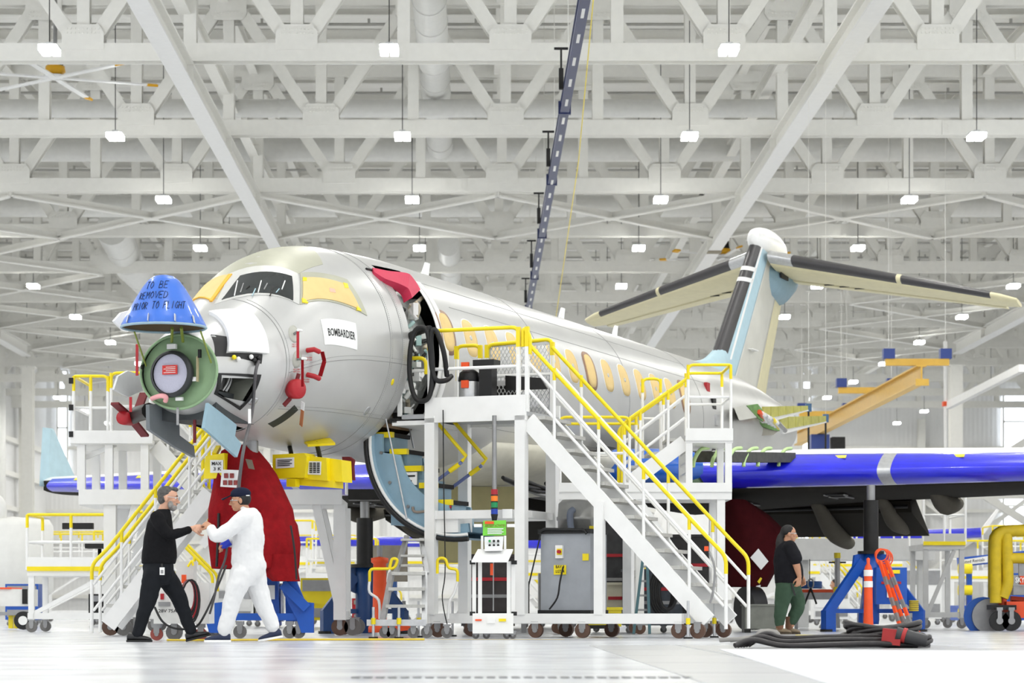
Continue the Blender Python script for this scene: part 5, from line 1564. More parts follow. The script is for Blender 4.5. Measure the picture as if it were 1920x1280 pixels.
for x in (892, 912, 950, 961):
    caster(ki, K(x, 0).x, 30.8, .045, WHEELG, 0, (0, 1, 0), .1)
MB().tube([K(925, 1054), K(925, 1145)], .008, 6).build('cable', GREY, ki)
MB().cyl(K(922, 1056), K(922, 1078), .02).build('red_lamp', ORG, ki)

# industrial dust extractor on the stand base
de = athing('dust_extractor', 'large grey dust extractor labelled BAY 9 under the stairs', 'dust extractor', -1.1, -3.3)
D = lambda x, y, t=-1.1: V(*atx(x, y, t))
MB().lo((-1.3, D(1107, 0, -1.3).y, .34), (-.65, D(1014, 0, -1.3).y, 1.36)).build('cabinet', mat('cabinet_grey', (160, 164, 170), .45, .2, var=.06), de)
MB().lo((-1.34, D(1109, 0, -1.3).y, 1.36), (-.62, D(1010, 0, -1.3).y, 1.42)).build('rim', BLK, de)
MB().lo((-1.34, D(1109, 0, -1.3).y, .3), (-.62, D(1010, 0, -1.3).y, .36)).build('rim', BLK, de)
c = D(1082, 0, -.6)
MB().lathe([(0, 1.2), (.25, 1.2), (.26, 1.55), (.275, 1.56), (.275, 1.6), (.26, 1.61), (.25, 1.78), (.2, 1.83), (0, 1.84)], (c.x, c.y, 0), 24).build('drum', mat('drum_grey', (170, 170, 168), .4, .4, var=.1), de)
MB().tube(smoothpts([D(1075, 955, -.9), D(1069, 962, -.95), D(1070, 985, -.95), D(1073, 1000, -.95)], 5), .045, 10).build('suction_hose', mat('hose_slate', (112, 120, 136), .5), de)
MB().tube(rounded([D(1012, 998, -1.35), D(1020, 992, -1.35), D(1095, 993, -1.35), D(1100, 1000, -1.35)], .03), .022, 8).build('push_handle', BLK, de)
sw_ = MB().box(D(1049, 1034, -1.32), (.05, .1, .17)).build('switch_box', PAPER, de)
MB().box(D(1049, 1034, -1.35), (.02, .07, .08)).build('switch_plate', YEL, sw_)
p = D(1049, 1034, -1.37)
MB().cyl(p, p + V(-.04, 0, 0), .025, n=12).build('red_knob', REDP, sw_)
ny = MB().box(D(1050, 1068, -1.31), (.01, .17, .125)).build('yellow_notice', YEL, de)
for j, s in enumerate(('BAY 9', 'LGT14')):
    o = D(1042, 1065 + 8.5 * j, -1.32)
    lettering('lettering', s, INK, ny, o, D(1058, 1065 + 8.5 * j, -1.32) - o, V(0, 0, .04))
for x, y in ((1098, 1044), (1111, 992)):
    MB().box(D(x, y, -1.31 if x < 1105 else -.9), (.01, .085, .09)).build('yellow_label', YEL, de)
for x in (1020, 1042, 1078, 1100):
    caster(de, -1.15, D(x, 0, -1.15).y, .05, WHEELG, .2, (1, 0, 0), .34)
MB().lo((-1.45, -4.0, .18), (-.5, -2.85, .2)).build('floor_tray', DECKM, de)
MB().tube(smoothpts([D(1056, 1062, -1.36), D(1050, 1090, -1.4), D(1045, 1120, -1.4), D(1030, 1142, -1.4)], 4), .012, 6).build('cable', BLK, de)
MB().tube(smoothpts([D(1014, 1000, -1.36), D(1000, 1060, -1.45), D(988, 1110, -1.45)], 4), .01, 6).build('cable', BLK, de)

# panels and clutter behind the stand
kp = wthing('khaki_panel', 'tall khaki riveted panel standing behind the stand posts', 'panel', .2, 38.2)
MB().lo((at(800, 0, 38.2).x, 38.2, at(0, 1055, 38.2).z), (at(987, 0, 38.2).x, 38.26, at(0, 912, 38.2).z)).build('sheet', mat('khaki', (176, 168, 122), .6, var=.05), kp)
for x in (806, 982):
    MB().bar((at(x, 0, 38.2).x, 38.23, 0), (at(x, 0, 38.2).x, 38.23, 1.2), .08, .08, (0, 1, 0)).build('leg', GREY, kp)
    for k in range(10):
        MB().cyl(at(x, 920 + 13 * k, 38.2), at(x, 920 + 13 * k, 38.17), .012, n=6).build('rivet', GREY, kp)
cp = wthing('concrete_panel', 'square grey-brown panel beside the dark blue tripod', 'panel', at(730, 0, 39).x, 39.0)
MB().lo((at(697, 0, 39).x, 39, at(0, 1090, 39).z), (at(764, 0, 39).x, 39.1, at(0, 1022, 39).z)).build('sheet', mat('concrete_brown', (158, 150, 138), .8, var=.12), cp)
MB().bar((at(704, 0, 39).x, 39.05, 0), (at(704, 0, 39).x, 39.05, .5), .06, .06, (0, 1, 0)).build('leg', GREY, cp)
MB().bar((at(757, 0, 39).x, 39.05, 0), (at(757, 0, 39).x, 39.05, .5), .06, .06, (0, 1, 0)).build('leg', GREY, cp)
for nm, lab, px_, Y, w, h_, m, cat in (('hydraulic_cart', 'dark hydraulic service cart behind the lower stairs', 1295, 38.4, 1.0, 1.5, mat('cart_black', (38, 36, 36), .6, var=.4, scale=8), 'cart'), ('test_cart', 'dark grey test cart behind the dust extractor drum', 1150, 39.4, .7, 1.75, mat('cart_charcoal', (50, 50, 52), .6, var=.3, scale=8), 'cart'), ('yellow_bin', 'yellow plastic bin on the floor under the stand base', 1125, 35.5, .62, .36, mat('bin_yellow', (206, 190, 30), .5), 'bin'), ('dark_cabinet', 'dark tool cabinet behind the control kiosk', 915, 36.6, .8, 1.15, mat('cabinet_dark', (52, 46, 46), .6, var=.3), 'cabinet'), ('black_trolley', 'black equipment trolley behind the dust extractor', 1225, 37.8, .9, .95, mat('trolley_dark', (56, 62, 70), .6, var=.3), 'trolley'), ('cream_drum', 'cream cabinet with red front behind the stairs', 1164, 38.5, .5, .75, mat('cream_paint', (220, 214, 190), .6), 'cabinet')):
    t = wthing(nm, lab, cat, at(px_, 0, Y).x, Y)
    x = at(px_, 0, Y).x
    MB().lo((x - w / 2, Y, .12), (x + w / 2, Y + .5, h_)).build('body', m, t)
    MB().lo((x - w / 2 - .02, Y - .02, h_), (x + w / 2 + .02, Y + .52, h_ + .04)).build('lid', m, t)
    for s in (-1, 1):
        caster(t, x + s * (w / 2 - .08), Y + .08, .05, WHEELG, 0, (0, 1, 0), .12)
    for k in range(3):
        MB().lo((x - w / 2 + .05, Y - .015, h_ * (.25 + .22 * k)), (x + w / 2 - .05, Y, h_ * (.25 + .22 * k) + .05)).build('drawer_pull', (DARK, GREY, REDP)[k], t)
ex = wthing('orange_jack_stand', 'orange hydraulic stand behind the rolling steps', 'jack', at(712, 0, 34).x, 34)
x = at(712, 0, 34).x
MB().lathe([(0, .05), (.16, .05), (.16, .12), (.1, .2), (.09, 1.0), (.12, 1.02), (.12, 1.08), (0, 1.1)], (x, 34, 0), 14).build('body', ORG, ex)
MB().bar((x + .1, 34, .1), (x + .5, 34, .14), .12, .1).build('foot', ORG, ex)
MB().cyl((x, 34, 1.1), (x, 34, 1.25), .04).build('ram', GREY, ex)
ld_ = wthing('step_ladder', 'dark green folding ladder behind the stair stringer', 'ladder', at(1195, 0, 36).x, 36)
for a, b in (((1210, 1010), (1188, 1188)), ((1212, 1010), (1218, 1188))):
    MB().bar(at(*a, 36), at(*b, 35.8), .05, .04).build('rail', mat('ladder_green', (58, 96, 104), .5), ld_)
for k in range(6):
    MB().bar(at(1206 - 3.2 * k, 1035 + 27 * k, 35.95), at(1216, 1035 + 27 * k, 35.95), .06, .03).build('rung', GREY, ld_)
hr = wthing('hose_reel', 'black hose coil hung behind the stairs', 'hose', at(1240, 0, 37).x, 37)
for k in range(5):
    MB().tube(arc(at(1240 + 3 * k, 1110, 37 - .05 * k), .34 - .02 * k, 0, 2 * math.pi, 22, (.5, 0, 0), (0, 0, 1)), .03, 7).build('coil', BLK, hr)

# white ground power cart behind the man in black
gc = wthing('power_cart', 'white ground power cart with coiled cables behind the man in black', 'cart', at(335, 0, 29.3).x, 29.3)
G = lambda x, y, Y=29.2: at(x, y, Y)
MB().lo((G(288, 0).x, 29.2, .2), (G(392, 0).x, 29.8, G(0, 1092).z)).build('cabinet', mat('cart_white', (226, 226, 222), .45), gc)
MB().lo((G(330, 0).x, 29.25, G(0, 1092).z), (G(362, 0).x, 29.6, G(0, 1052).z)).build('control_box', mat('cart_grey', (206, 206, 204), .45), gc)
MB().tube(rounded([G(352, 1062), G(360, 1050), G(362, 1060)], .02), .014, 6).build('hook', YEL, gc)
o = G(297, 1148, 29.18)
lettering('lettering', '28V 75A', INK, gc, o, G(332, 1148, 29.18) - o, V(0, 0, .04))
MB().box(G(308, 1132, 29.19), (.14, .02, .05)).build('name_plate', GREY, gc)
MB().box(G(304, 1118, 29.19), (.04, .02, .07)).build('red_label', REDP, gc)
for k in range(6):
    MB().tube(arc(G(352 + k, 1118 + 2 * k, 29.0 - .03 * k), .15 + .01 * k, 0, 2 * math.pi, 18, (.55, 0, .1), (0, 0, 1.3)), .011, 6).build('coiled_cable', BLK if k % 3 else REDP, gc)
MB().box(G(345, 1085, 29.1), (.05, .08, .1)).build('red_plug', ORG, gc)
MB().tube(smoothpts([G(290, 1138, 29.1), G(305, 1165, 29.0), G(330, 1178, 28.95), G(365, 1176, 28.95), G(385, 1150, 29.0), G(410, 1095, 29.4), G(424, 1060, 29.6)], 6), .014, 6).build('power_cable', BLK, gc)
for px_ in (292, 325, 375):
    caster(gc, G(px_, 0).x, 29.3, .075 if px_ != 325 else .1, mat('red_wheel', (150, 70, 60), .5) if px_ != 325 else WHEELG, 0, (0, 1, 0), .2)
MB().tube(smoothpts([V(-3.6, 28.7, .013), V(-3.0, 28.6, .013), V(-2.6, 28.9, .013), V(-1.6, 29.2, .013), V(-.6, 29.3, .013)], 6), .012, 6).build('yellow_floor_cable', YT, label='thin yellow cable lying on the floor near the two men', cat='cable')

# cables heaped on the floor at right
CBL = mat('heavy_cable', (40, 37, 38), .45, var=.3, scale=12)
hp = wthing('cable_heap', 'heap of thick black ground power cables on the floor at right', 'cable', 2.6, 23.6)
random.seed(11)
def fpt(px_, Y, z): return V((px_ - CX) * Y / F, Y, z)
for i in range(6):
    z0 = .028 + .035 * (i // 2)
    pts = [fpt(1378 + 5 * i, 23.3 + .06 * i, .03), fpt(1410 + 6 * i, 23.4 + .05 * i, .06 + z0 * .8), fpt(1470, 23.4 + .07 * i, z0), fpt(1560, 23.3 + .08 * i, z0 + random.uniform(0, .02)), fpt(1640, 23.4 + .06 * i, z0 + .02), fpt(1720 - 4 * i, 23.5 + .05 * i, z0)]
    MB().tube(smoothpts(pts, 8), .026, 8).build('cable', CBL, hp)
for i in range(9):
    rx, ry = .44 - .016 * i, .3 - .01 * i
    zc_ = .03 + .024 * i
    pts = [fpt(1655, 23.9, 0) + V((rx + .05 * math.sin(i)) * math.cos(a), ry * math.sin(a), zc_ + .03 * math.sin(2 * a + i)) for a in [2 * math.pi * k / 20 for k in range(20)]]
    MB().tube(smoothpts(pts, 3, True), .025, 8, True).build('cable', CBL, hp)
MB().bar(fpt(1655, 23.5, .12), fpt(1690, 23.45, .1), .12, .15).build('red_sleeve', mat('red_sleeve', (170, 40, 40), .5), hp)
MB().tube([fpt(1680, 23.45, .14), fpt(1738, 23.4, .07)], [.07, .06], 10).build('plug_housing', mat('plug_dark', (52, 52, 54), .4), hp)
MB().tube([fpt(1692, 23.44, .13), fpt(1699, 23.43, .12)], .073, 10).build('plug_band', mat('red_sleeve', (170, 40, 40)), hp)
gr_ = wthing('rope_bundle', 'bundle of grey rope and fittings on the floor behind the black cables', 'rope', 2.0, 27.2)
for i in range(5):
    MB().tube(smoothpts([fpt(1350 + 20 * i, 27.2, .03), fpt(1420 + 8 * i, 27.0, .05 + .02 * i), fpt(1470, 27.2 + .04 * i, .03), fpt(1560 - 10 * i, 27.1, .03)], 6), .025, 7).build('rope', mat('rope_grey', (140, 138, 134), .7), gr_)
MB().ball(fpt(1440, 27, .09), (.14, .09, .07), 12, 8).build('knot', mat('rope_grey', (140, 138, 134)), gr_)
MB().box(fpt(1515, 26.8, .08), (.25, .1, .03), .2).build('yellow_strap', YEL, gr_)

# main gear under a dark red cover
mg = wthing('main_gear_cover', 'dark red cloth cover hanging under the port wing root', 'cover', 4.7, 41.5)
mred = mat('dark_red_cloth', (62, 12, 16), .85, var=.15, bump=.3)
rs = []
for i, (y, l, r) in enumerate(((938, 1338, 1400), (965, 1340, 1440), (1000, 1342, 1475), (1040, 1345, 1470), (1075, 1348, 1452), (1100, 1352, 1440))):
    rs.append([at((l + r) / 2 + (r - l) / 2 * math.cos(a) * (1 + .05 * math.sin(4 * a + i)), y, 41.5) + V(0, .55 * math.sin(a) * (1 + .06 * math.sin(6 * a)), 0) for a in [2 * math.pi * k / 28 for k in range(28)]])
MB().loft(rs, caps=False).build('shroud', mred, mg)
MB().prism([at(x, y, 40.85) for x, y in ((1407, 1045), (1422, 1028), (1441, 1052), (1427, 1068))], (0, .02, 0)).build('photo_sheet', PAPER, mg)
for s in (-1, 1):
    MB().cyl(at(1395, 1140, 41.2 + .3 * s), at(1420, 1140, 41.3 + .3 * s), .36, n=24).build('main_wheel', BLK, mg)
MB().prism([at(x, y, 41.0) for x, y in ((1418, 1098), (1426, 1096), (1426, 1118), (1417, 1118))], (0, .05, 0)).build('valve_box', PAPER, mg)
MB().prism([at(x, y, 41.0) for x, y in ((1420, 1090), (1426, 1082), (1429, 1084), (1424, 1094))], (0, .02, 0)).build('yellow_tag', YEL, mg)
gb2 = wthing('grey_crate', 'grey metal crate on the floor behind the stair foot', 'crate', at(1425, 0, 38.5).x, 38.5)
MB().lo((at(1397, 0, 38.5).x, 38.5, .06), (at(1455, 0, 38.5).x, 39, .42)).build('box', mat('crate_grey', (118, 120, 112), .6, var=.15), gb2)
MB().lo((at(1395, 0, 38.5).x, 38.48, .42), (at(1457, 0, 38.5).x, 39.02, .45)).build('lid', mat('crate_grey', (118, 120, 112)), gb2)
for x in (1402, 1450):
    MB().lo((at(x, 0, 38.5).x - .05, 38.52, 0), (at(x, 0, 38.5).x + .05, 38.9, .06)).build('skid', DARK, gb2)
# lifting table with chain sling behind the worker
lt = wthing('lifting_table', 'low grey table with blue sling rope and chains behind the green-trousered worker', 'table', at(1560, 0, 46).x, 46)
T_ = lambda x, y, Y=46: at(x, y, Y)
MB().lo((T_(1490, 0).x, 46, .55), (T_(1570, 0).x, 46.6, .68)).build('table_top', GREY, lt)
MB().lo((T_(1500, 0).x, 46.02, .68), (T_(1566, 0).x, 46.4, .74)).build('tray', ORG, lt)
for x in (1494, 1566):
    MB().bar((T_(x, 0).x, 46.1, 0), (T_(x, 0).x, 46.1, .55), .06, .06, (0, 1, 0)).build('leg', GREY, lt)
for k in range(4):
    MB().tube(arc((T_(1520, 0).x, 46.2, .78 + .03 * k), .22, 0, 2 * math.pi, 18, (1, 0, 0), (0, .7, 0)), .025, 6).build('blue_rope', mat('rope_blue', (40, 92, 160), .6), lt)
MB().tube([T_(1518, 1048), T_(1518, 1090)], .01, 5).build('sling_wire', DARK, lt)
MB().tube(arc(T_(1520, 1094), .09, 0, 2 * math.pi, 14, (.6, 0, 0), (0, 0, 1)), .015, 6, True).build('sling_ring', GREY, lt)
for s in (-1, 1):
    MB().tube([T_(1520, 1102), T_(1520 + 11 * s, 1132)], .018, 6).build('chain', DARK, lt)
ts_ = wthing('screw_stand', 'steel screw jack on slanted legs right of the distant worker', 'jack', at(1570, 0, 44).x, 44)
MB().cyl(at(1570, 1045, 44), at(1570, 1100, 44), .05).build('screw', GREY, ts_)
MB().cyl(at(1570, 1036, 44), at(1570, 1046, 44), .06).build('cap', YEL, ts_)
MB().bar(at(1554, 1054, 44), at(1586, 1054, 44), .03, .03).build('handle', DARK, ts_)
MB().cyl(at(1570, 1100, 44), at(1570, 1130, 44), .07).build('sleeve', YEL, ts_)
for x in (1538, 1572):
    q = at(x, 1178, 44); q.z = .03
    MB().bar(at(1568, 1125, 44), q, .06, .06).build('leg', GREY, ts_)

# yellow overhead crane
cr = wthing('overhead_crane', 'yellow overhead crane beam with blue trolleys right of the tail', 'crane', 13.3, 73, 7.1)
CY_ = mat('crane_yellow', (222, 178, 70), .4, var=.05)
MB().ibar((13.3, 73, 7.35), (13.3, 101, 7.35), .3, .55, .05, (0, 0, 1)).build('beam', CY_, cr)
MB().lo((13.1, 72.9, 7.0), (13.5, 73, 7.2)).build('end_plate', CY_, cr)
CB_ = mat('crane_blue', (36, 62, 136), .4)
for Y in (73.5, 83, 93):
    tb = MB().bar((12.3, Y, 7.75), (14.2, Y, 7.75), .2, .2).build('end_truck', CY_, cr)
    for x in (12.4, 14.1):
        MB().box((x, Y, 8.0), (.34, .3, .3)).build('trolley_motor', CB_, tb)
        MB().bar((x, Y, 8.2), (x, Y, 17.7), .012, .012).build('hanger_rod', STEEL, tb)
h = MB().lo((12.9, 94, 6.5), (13.6, 94.8, 7.05)).build('hoist', CB_, cr)
MB().lo((13.7, 94, 6.5), (14.2, 94.6, 6.95)).build('hoist_motor', DARK, cr)
MB().tube([(13.4, 94.3, 6.5), (13.4, 94.3, 6.1)], .1, 8).build('hook_block', YEL, cr)
MB().tube(arc((13.4, 94.3, 5.95), .12, 0, 5, 10, (1, 0, 0), (0, 0, 1)), .04, 6).build('hook', DARK, cr)
for i, (x, y0, y1) in enumerate(((1516, 762, 856), (1548, 782, 858))):
    cs = wthing('chain_sling', 'dark chain sling hanging beside the tail, %s of two' % ('left' if i == 0 else 'right'), 'chain', at(x, 0, 60).x, 60, at(0, y1, 60).z)
    MB().tube([at(x, y0, 60), at(x, y1, 60)], .025, 6).build('chain', DARK, cs)
    MB().box(at(x, y0 + 2, 60), (.14, .1, .2)).build('shackle', mat('shackle_blue', (60, 96, 130), .4), cs)
    MB().tube([at(x, y0, 60), V(at(x, y0, 60).x, 60, 17.69)], .004, 5).build('rope', STEEL, cs)

# slanted barrier arm by the right column
ba = wthing('jib_arm', 'white jib arm with dark underside slanting beside the right column', 'jib', at(1775, 0, 105).x, 105)
MB().bar(at(1778, 760, 105), at(1916, 690, 98), .25, .3).build('arm', WHITE, ba)
MB().bar(at(1778, 763, 105), at(1916, 694, 98), .2, .1).build('arm_underside', DARK, ba)
MB().cyl(V(at(1776, 0, 105).x, 105, 0), at(1772, 640, 105), .08).build('mast', WHITE, ba)
MB().box(at(1776, 757, 105), (.4, .3, .2)).build('red_end', ORG, ba)

# second aircraft far behind: blue wrapped wings beyond the jet
j2 = wthing('distant_jet', 'distant second jet with blue wrapped wing edges behind the stands', 'aircraft', 4, 76)
def simple_wing(pts, m, name, par, th=.35):
    rs = []
    for (px_, py_, Y, c) in pts:
        p = at(px_, py_, Y)
        rs.append([p + V(0, 0, 0), p + V(0, .1, th * .5), p + V(.05, c * .5, th * .45), p + V(.1, c, .05), p + V(.05, c * .4, -th * .35), p + V(0, .08, -th * .4)])
    return MB().loft(rs).build(name, m, par)
for pts in (((1600, 1008, 76, 4), (1840, 998, 80, 2.0)), ((1020, 1018, 76, 4), (560, 1014, 86, 2.0))):
    w = simple_wing(pts, WSK, 'wing', j2)
    simple_wing([(a, b + 1, Y - .06, .6) for a, b, Y, c in pts], BLUEF, 'leading_edge_film', w, .36)
MB().prism([at(x, y, 80) for x, y in ((1835, 998), (1846, 1000), (1874, 955), (1868, 955))], (0, .1, 0)).build('winglet', WSK, j2)
MB().tube([at(1300, 985, 70), at(1300, 985, 78), at(1330, 980, 100)], [.9, 1.3, 1.2], 24).build('fuselage', WSK, j2)
for x in (1630, 740):
    MB().bar(V(at(x, 0, 78).x, 78, 0), V(at(x, 0, 78).x, 78, 2.3), .16, .16, (0, 1, 0)).build('wing_jack', mat('tripod_dark_blue', (14, 58, 112)), j2)

# orange and yellow scissor lift at the right edge
sl = wthing('scissor_lift', 'orange scissor lift with padded yellow guard rails at the right edge', 'lift', at(1900, 0, 42).x, 42)
Q = lambda x, y, Y=42: at(x, y, Y)
PADY = mat('pad_yellow', (200, 172, 20), .6, var=.12)
OR2 = mat('lift_orange', (222, 78, 34), .5)
for Y, dx in ((41.6, 0), (42.8, -4)):
    MB().tube(rounded([Q(1867 + dx, 1130, Y), Q(1867 + dx, 1040, Y), Q(1868 + dx, 996, Y), Q(1965, 992, Y), Q(1965, 1060, Y)], .2), .1, 10).build('padded_rail', PADY, sl)
    MB().tube(rounded([Q(1887 + dx, 1000, Y), Q(1890 + dx, 1095, Y), Q(1880 + dx, 1120, Y)], .1), .1, 10).build('padded_rail', PADY, sl)
    MB().tube([Q(1890 + dx, 1046, Y), Q(1970, 1046, Y)], .09, 10).build('padded_rail', PADY, sl)
MB().lo((Q(1893, 0).x, 41.7, Q(0, 1115).z), (Q(1980, 0).x, 42.7, Q(0, 1098).z)).build('platform', GREY, sl)
MB().lo((Q(1902, 0).x, 41.65, Q(0, 1095).z), (Q(1980, 0).x, 41.7, Q(0, 1052).z)).build('side_panel', GREY, sl)
sp_ = MB().lo((Q(1903, 0).x, 41.6, Q(0, 1096).z), (Q(1980, 0).x, 41.64, Q(0, 1080).z)).build('brand_panel', OR2, sl)
o = Q(1904, 1092, 41.58)
lettering('lettering', 'SKY', PAPER, sp_, o, Q(1921, 1092, 41.58) - o, V(0, 0, .09))
for k in range(3):
    MB().bar(Q(1895, 1122 + 8 * k, 42), Q(1975, 1128 + 8 * k, 42), .12, .09).build('scissor_arm', DARK if k % 2 else OR2, sl)
MB().lo((Q(1878, 0).x, 41.6, .22), (Q(1990, 0).x, 42.8, .5)).build('chassis', OR2, sl)
MB().lo((Q(1848, 0).x, 41.55, .36), (Q(1895, 0).x, 41.9, .44)).build('fork', DARK, sl)
MB().cyl(Q(1880, 1140, 41.8), Q(1880, 1010, 41.8), .07).build('mast', OR2, sl)
for x in (1862, 1884):
    caster(sl, Q(x, 0).x, 41.5, .17, BLK, 0, (0, 1, 0), .4)
MB().cyl((Q(1846, 0).x, 42.1, .25), (Q(1852, 0).x, 42.4, .25), .33, n=24).build('blue_wheel', mat('wheel_blue', (30, 96, 190), .5), sl)
MB().cyl((Q(1856, 0).x, 42.0, .25), (Q(1859, 0).x, 42.3, .25), .3, n=24).build('tyre', GREY, sl)
# blue boom with lettering
bm = wthing('boom_lift', 'blue boom arm lettered United Rentals beside the scissor lift', 'lift', at(1830, 0, 58).x, 58)
BB_ = mat('boom_blue', (24, 84, 184), .4)
b = MB().bar(at(1796, 1054, 58), at(1930, 1040, 58), .2, .22).build('boom', BB_, bm)
pb = MB().prism([at(x, y, 57.85) for x, y in ((1798, 1050), (1852, 1042), (1852, 1054), (1798, 1060))], (0, .02, 0)).build('banner', PAPER, bm)
o = at(1800, 1057, 57.8)
lettering('lettering', 'United Rentals', INK, pb, o, at(1846, 1051, 57.8) - o, V(0, 0, .07))
for x in (1803, 1817):
    MB().bar(V(at(x, 0, 58).x, 58, .4), V(at(x, 0, 58).x, 58, at(0, 1060, 58).z), .12, .12, (0, 1, 0)).build('mast_leg', BB_, bm)
for y in (1066, 1106, 1150):
    MB().tube([at(1797, y, 57.7), at(1822, y, 57.7)], .12, 10).build('yellow_pad', YEL, bm)
MB().lo((at(1795, 0, 58).x, 57.5, .1), (at(1850, 0, 58).x, 59, .45)).build('chassis', BB_, bm)

# white tank, cart and clutter at the far left
tk = wthing('storage_tank', 'wide white storage tank at the left edge', 'tank', at(30, 0, 62).x, 62)
x = at(25, 0, 62).x
MB().lathe([(0, .7), (.9, .72), (1.0, .8), (1.0, 2.45), (.9, 2.62), (0, 2.7)], (x, 62, 0), 32).build('tank_shell', DUCT, tk)
for a in range(4):
    MB().bar((x + .8 * math.cos(a * 1.57 + .8), 62 + .8 * math.sin(a * 1.57 + .8), 0), (x + .8 * math.cos(a * 1.57 + .8), 62 + .8 * math.sin(a * 1.57 + .8), .8), .12, .12, (0, 1, 0)).build('tank_leg', GREY, tk)
MB().tube(smoothpts([(x - .2, 61.4, 2.6), (x - .2, 61.3, 3.0), (x - .6, 61.3, 3.3), (x - 1.2, 61.3, 3.35)], 5), .14, 12).build('elbow_pipe', DUCT, tk)
ct = wthing('tow_cart', 'white tow cart with orange edge and yellow stripes at the left edge', 'cart', at(20, 0, 43).x, 43)
x0, x1 = at(-25, 0, 43).x, at(52, 0, 43).x
MB().lo((x0, 43, .42), (x1, 44, .72)).build('body', mat('cart_white', (226, 226, 222)), ct)
MB().lo((x0, 42.97, .72), (at(22, 0, 43).x, 44, .75)).build('orange_edge', ORG, ct)
MB().lo((at(42, 0, 43).x, 42.97, .46), (at(52, 0, 43).x, 43, .72)).build('control_panel', DARK, ct)
MB().lo((x0, 43, .26), (x1, 43.1, .32)).build('drawbar', GREY, ct)
for x in (18, 28):
    MB().lo((at(x, 0, 43).x - .04, 43.1, .03), (at(x, 0, 43).x + .04, 43.15, .3)).build('yellow_stripe', YEL, ct)
MB().cyl((at(45, 0, 43).x, 42.9, .17), (at(45, 0, 43).x, 43.05, .17), .16, n=20).build('wheel', BLK, ct)
MB().cyl((at(45, 0, 43).x, 42.88, .17), (at(45, 0, 43).x, 43.06, .17), .08, n=14).build('wheel_rim', PAPER, ct)
ch = wthing('work_chair', 'black work chair on the low left work stand', 'chair', -6.1, 39.9, 1.0)
MB().lathe([(0, 1.0), (.22, 1.0), (.2, 1.05), (.03, 1.1), (.03, 1.35), (0, 1.35)], (-6.1, 39.9, 0), 12).build('base', BLK, ch)
MB().box((-6.1, 39.9, 1.4), (.42, .4, .09)).build('seat', BLK, ch)
MB().box((-6.45, 39.9, 1.72), (.5, .1, .1)).build('backrest', BLK, ch)
random.seed(3)
cl = [(-9.6, 52, .7, .9, BLUEJ), (-8.2, 54, .6, .7, DARK), (-5.2, 53, .8, .8, PAPER), (-3.2, 50, .7, 1.0, YEL), (-2.4, 53, .5, .6, REDP), (-4.3, 51, .6, .9, DARK), (.6, 47, .9, .9, DARK), (1.7, 50, .8, 1.1, GREY), (3.3, 53, .7, .7, BLUEJ), (8.0, 55, .8, .8, PAPER), (11.2, 50, .7, 1.1, BLUEJ), (12.2, 54, .8, 1.4, GREY), (10.4, 57, .9, 1.3, PAPER), (13.6, 60, .9, 1.5, GREY)]
for i, (x, y, w, h_, m) in enumerate(cl):
    t = wthing('tool_cabinet', 'distant tool cabinet on the far floor, %s from the left' % ORD[sorted(c[0] / c[1] for c in cl).index(x / y)], 'cabinet', x, y, group='tool cabinets in the background')
    MB().lo((x - w / 2, y, .14), (x + w / 2, y + .5, h_)).build('body', m, t)
    for k in range(3):
        MB().lo((x - w / 2 + .04, y - .02, .2 + (h_ - .2) * k / 3), (x + w / 2 - .04, y, .14 + (h_ - .14) * (k + 1) / 3 - .04)).build('drawer', m if k % 2 else GREY, t)
    for s in (-1, 1):
        caster(t, x + s * (w / 2 - .08), y + .1, .06, WHEELG, 0, (0, 1, 0), .14)
# ================================================================== people
SKINM = mat('skin', (206, 158, 132), .55, var=.05, scale=20)
SKINB = mat('skin_tan', (188, 138, 108), .55, var=.05, scale=20)
WRK = bpy.data.textures.new('cloth_wrinkles', 'CLOUDS')
WRK.noise_scale = .13
def remesh(o, vox, sm=3, wr=0.0):
    r = o.modifiers.new('remesh', 'REMESH')
    r.mode = 'VOXEL'; r.voxel_size = vox; r.use_smooth_shade = True
    if sm:
        s = o.modifiers.new('smooth', 'SMOOTH'); s.factor = .5; s.iterations = sm
    if wr:
        d = o.modifiers.new('wrinkles', 'DISPLACE'); d.texture = WRK; d.strength = wr; d.mid_level = .5
        d.texture_coords = 'GLOBAL'
def limb(mb, pts, rad, n=14, sub=5):
    P = smoothpts([V(*p) for p in pts], sub)
    Rr = smoothpts([V(r, 0, 0) for r in rad], sub)
    mb.tube(P, [max(.004, v.x) for v in Rr], n)
    mb.ball(P[0], rad[0]); mb.ball(P[-1], rad[-1])
def rings(mb, secs, f, l):    # secs: (centre, half depth, half width)
    sub = 5
    C = smoothpts([V(*c) for c, a, b in secs], sub)
    D = smoothpts([V(a, b, 0) for c, a, b in secs], sub)
    rs = [[c + f * (d.x * math.cos(t)) + l * (d.y * math.copysign(abs(math.sin(t)) ** .85, math.sin(t))) for t in [2 * math.pi * k / 20 for k in range(20)]] for c, d in zip(C, D)]
    mb.loft(rs)
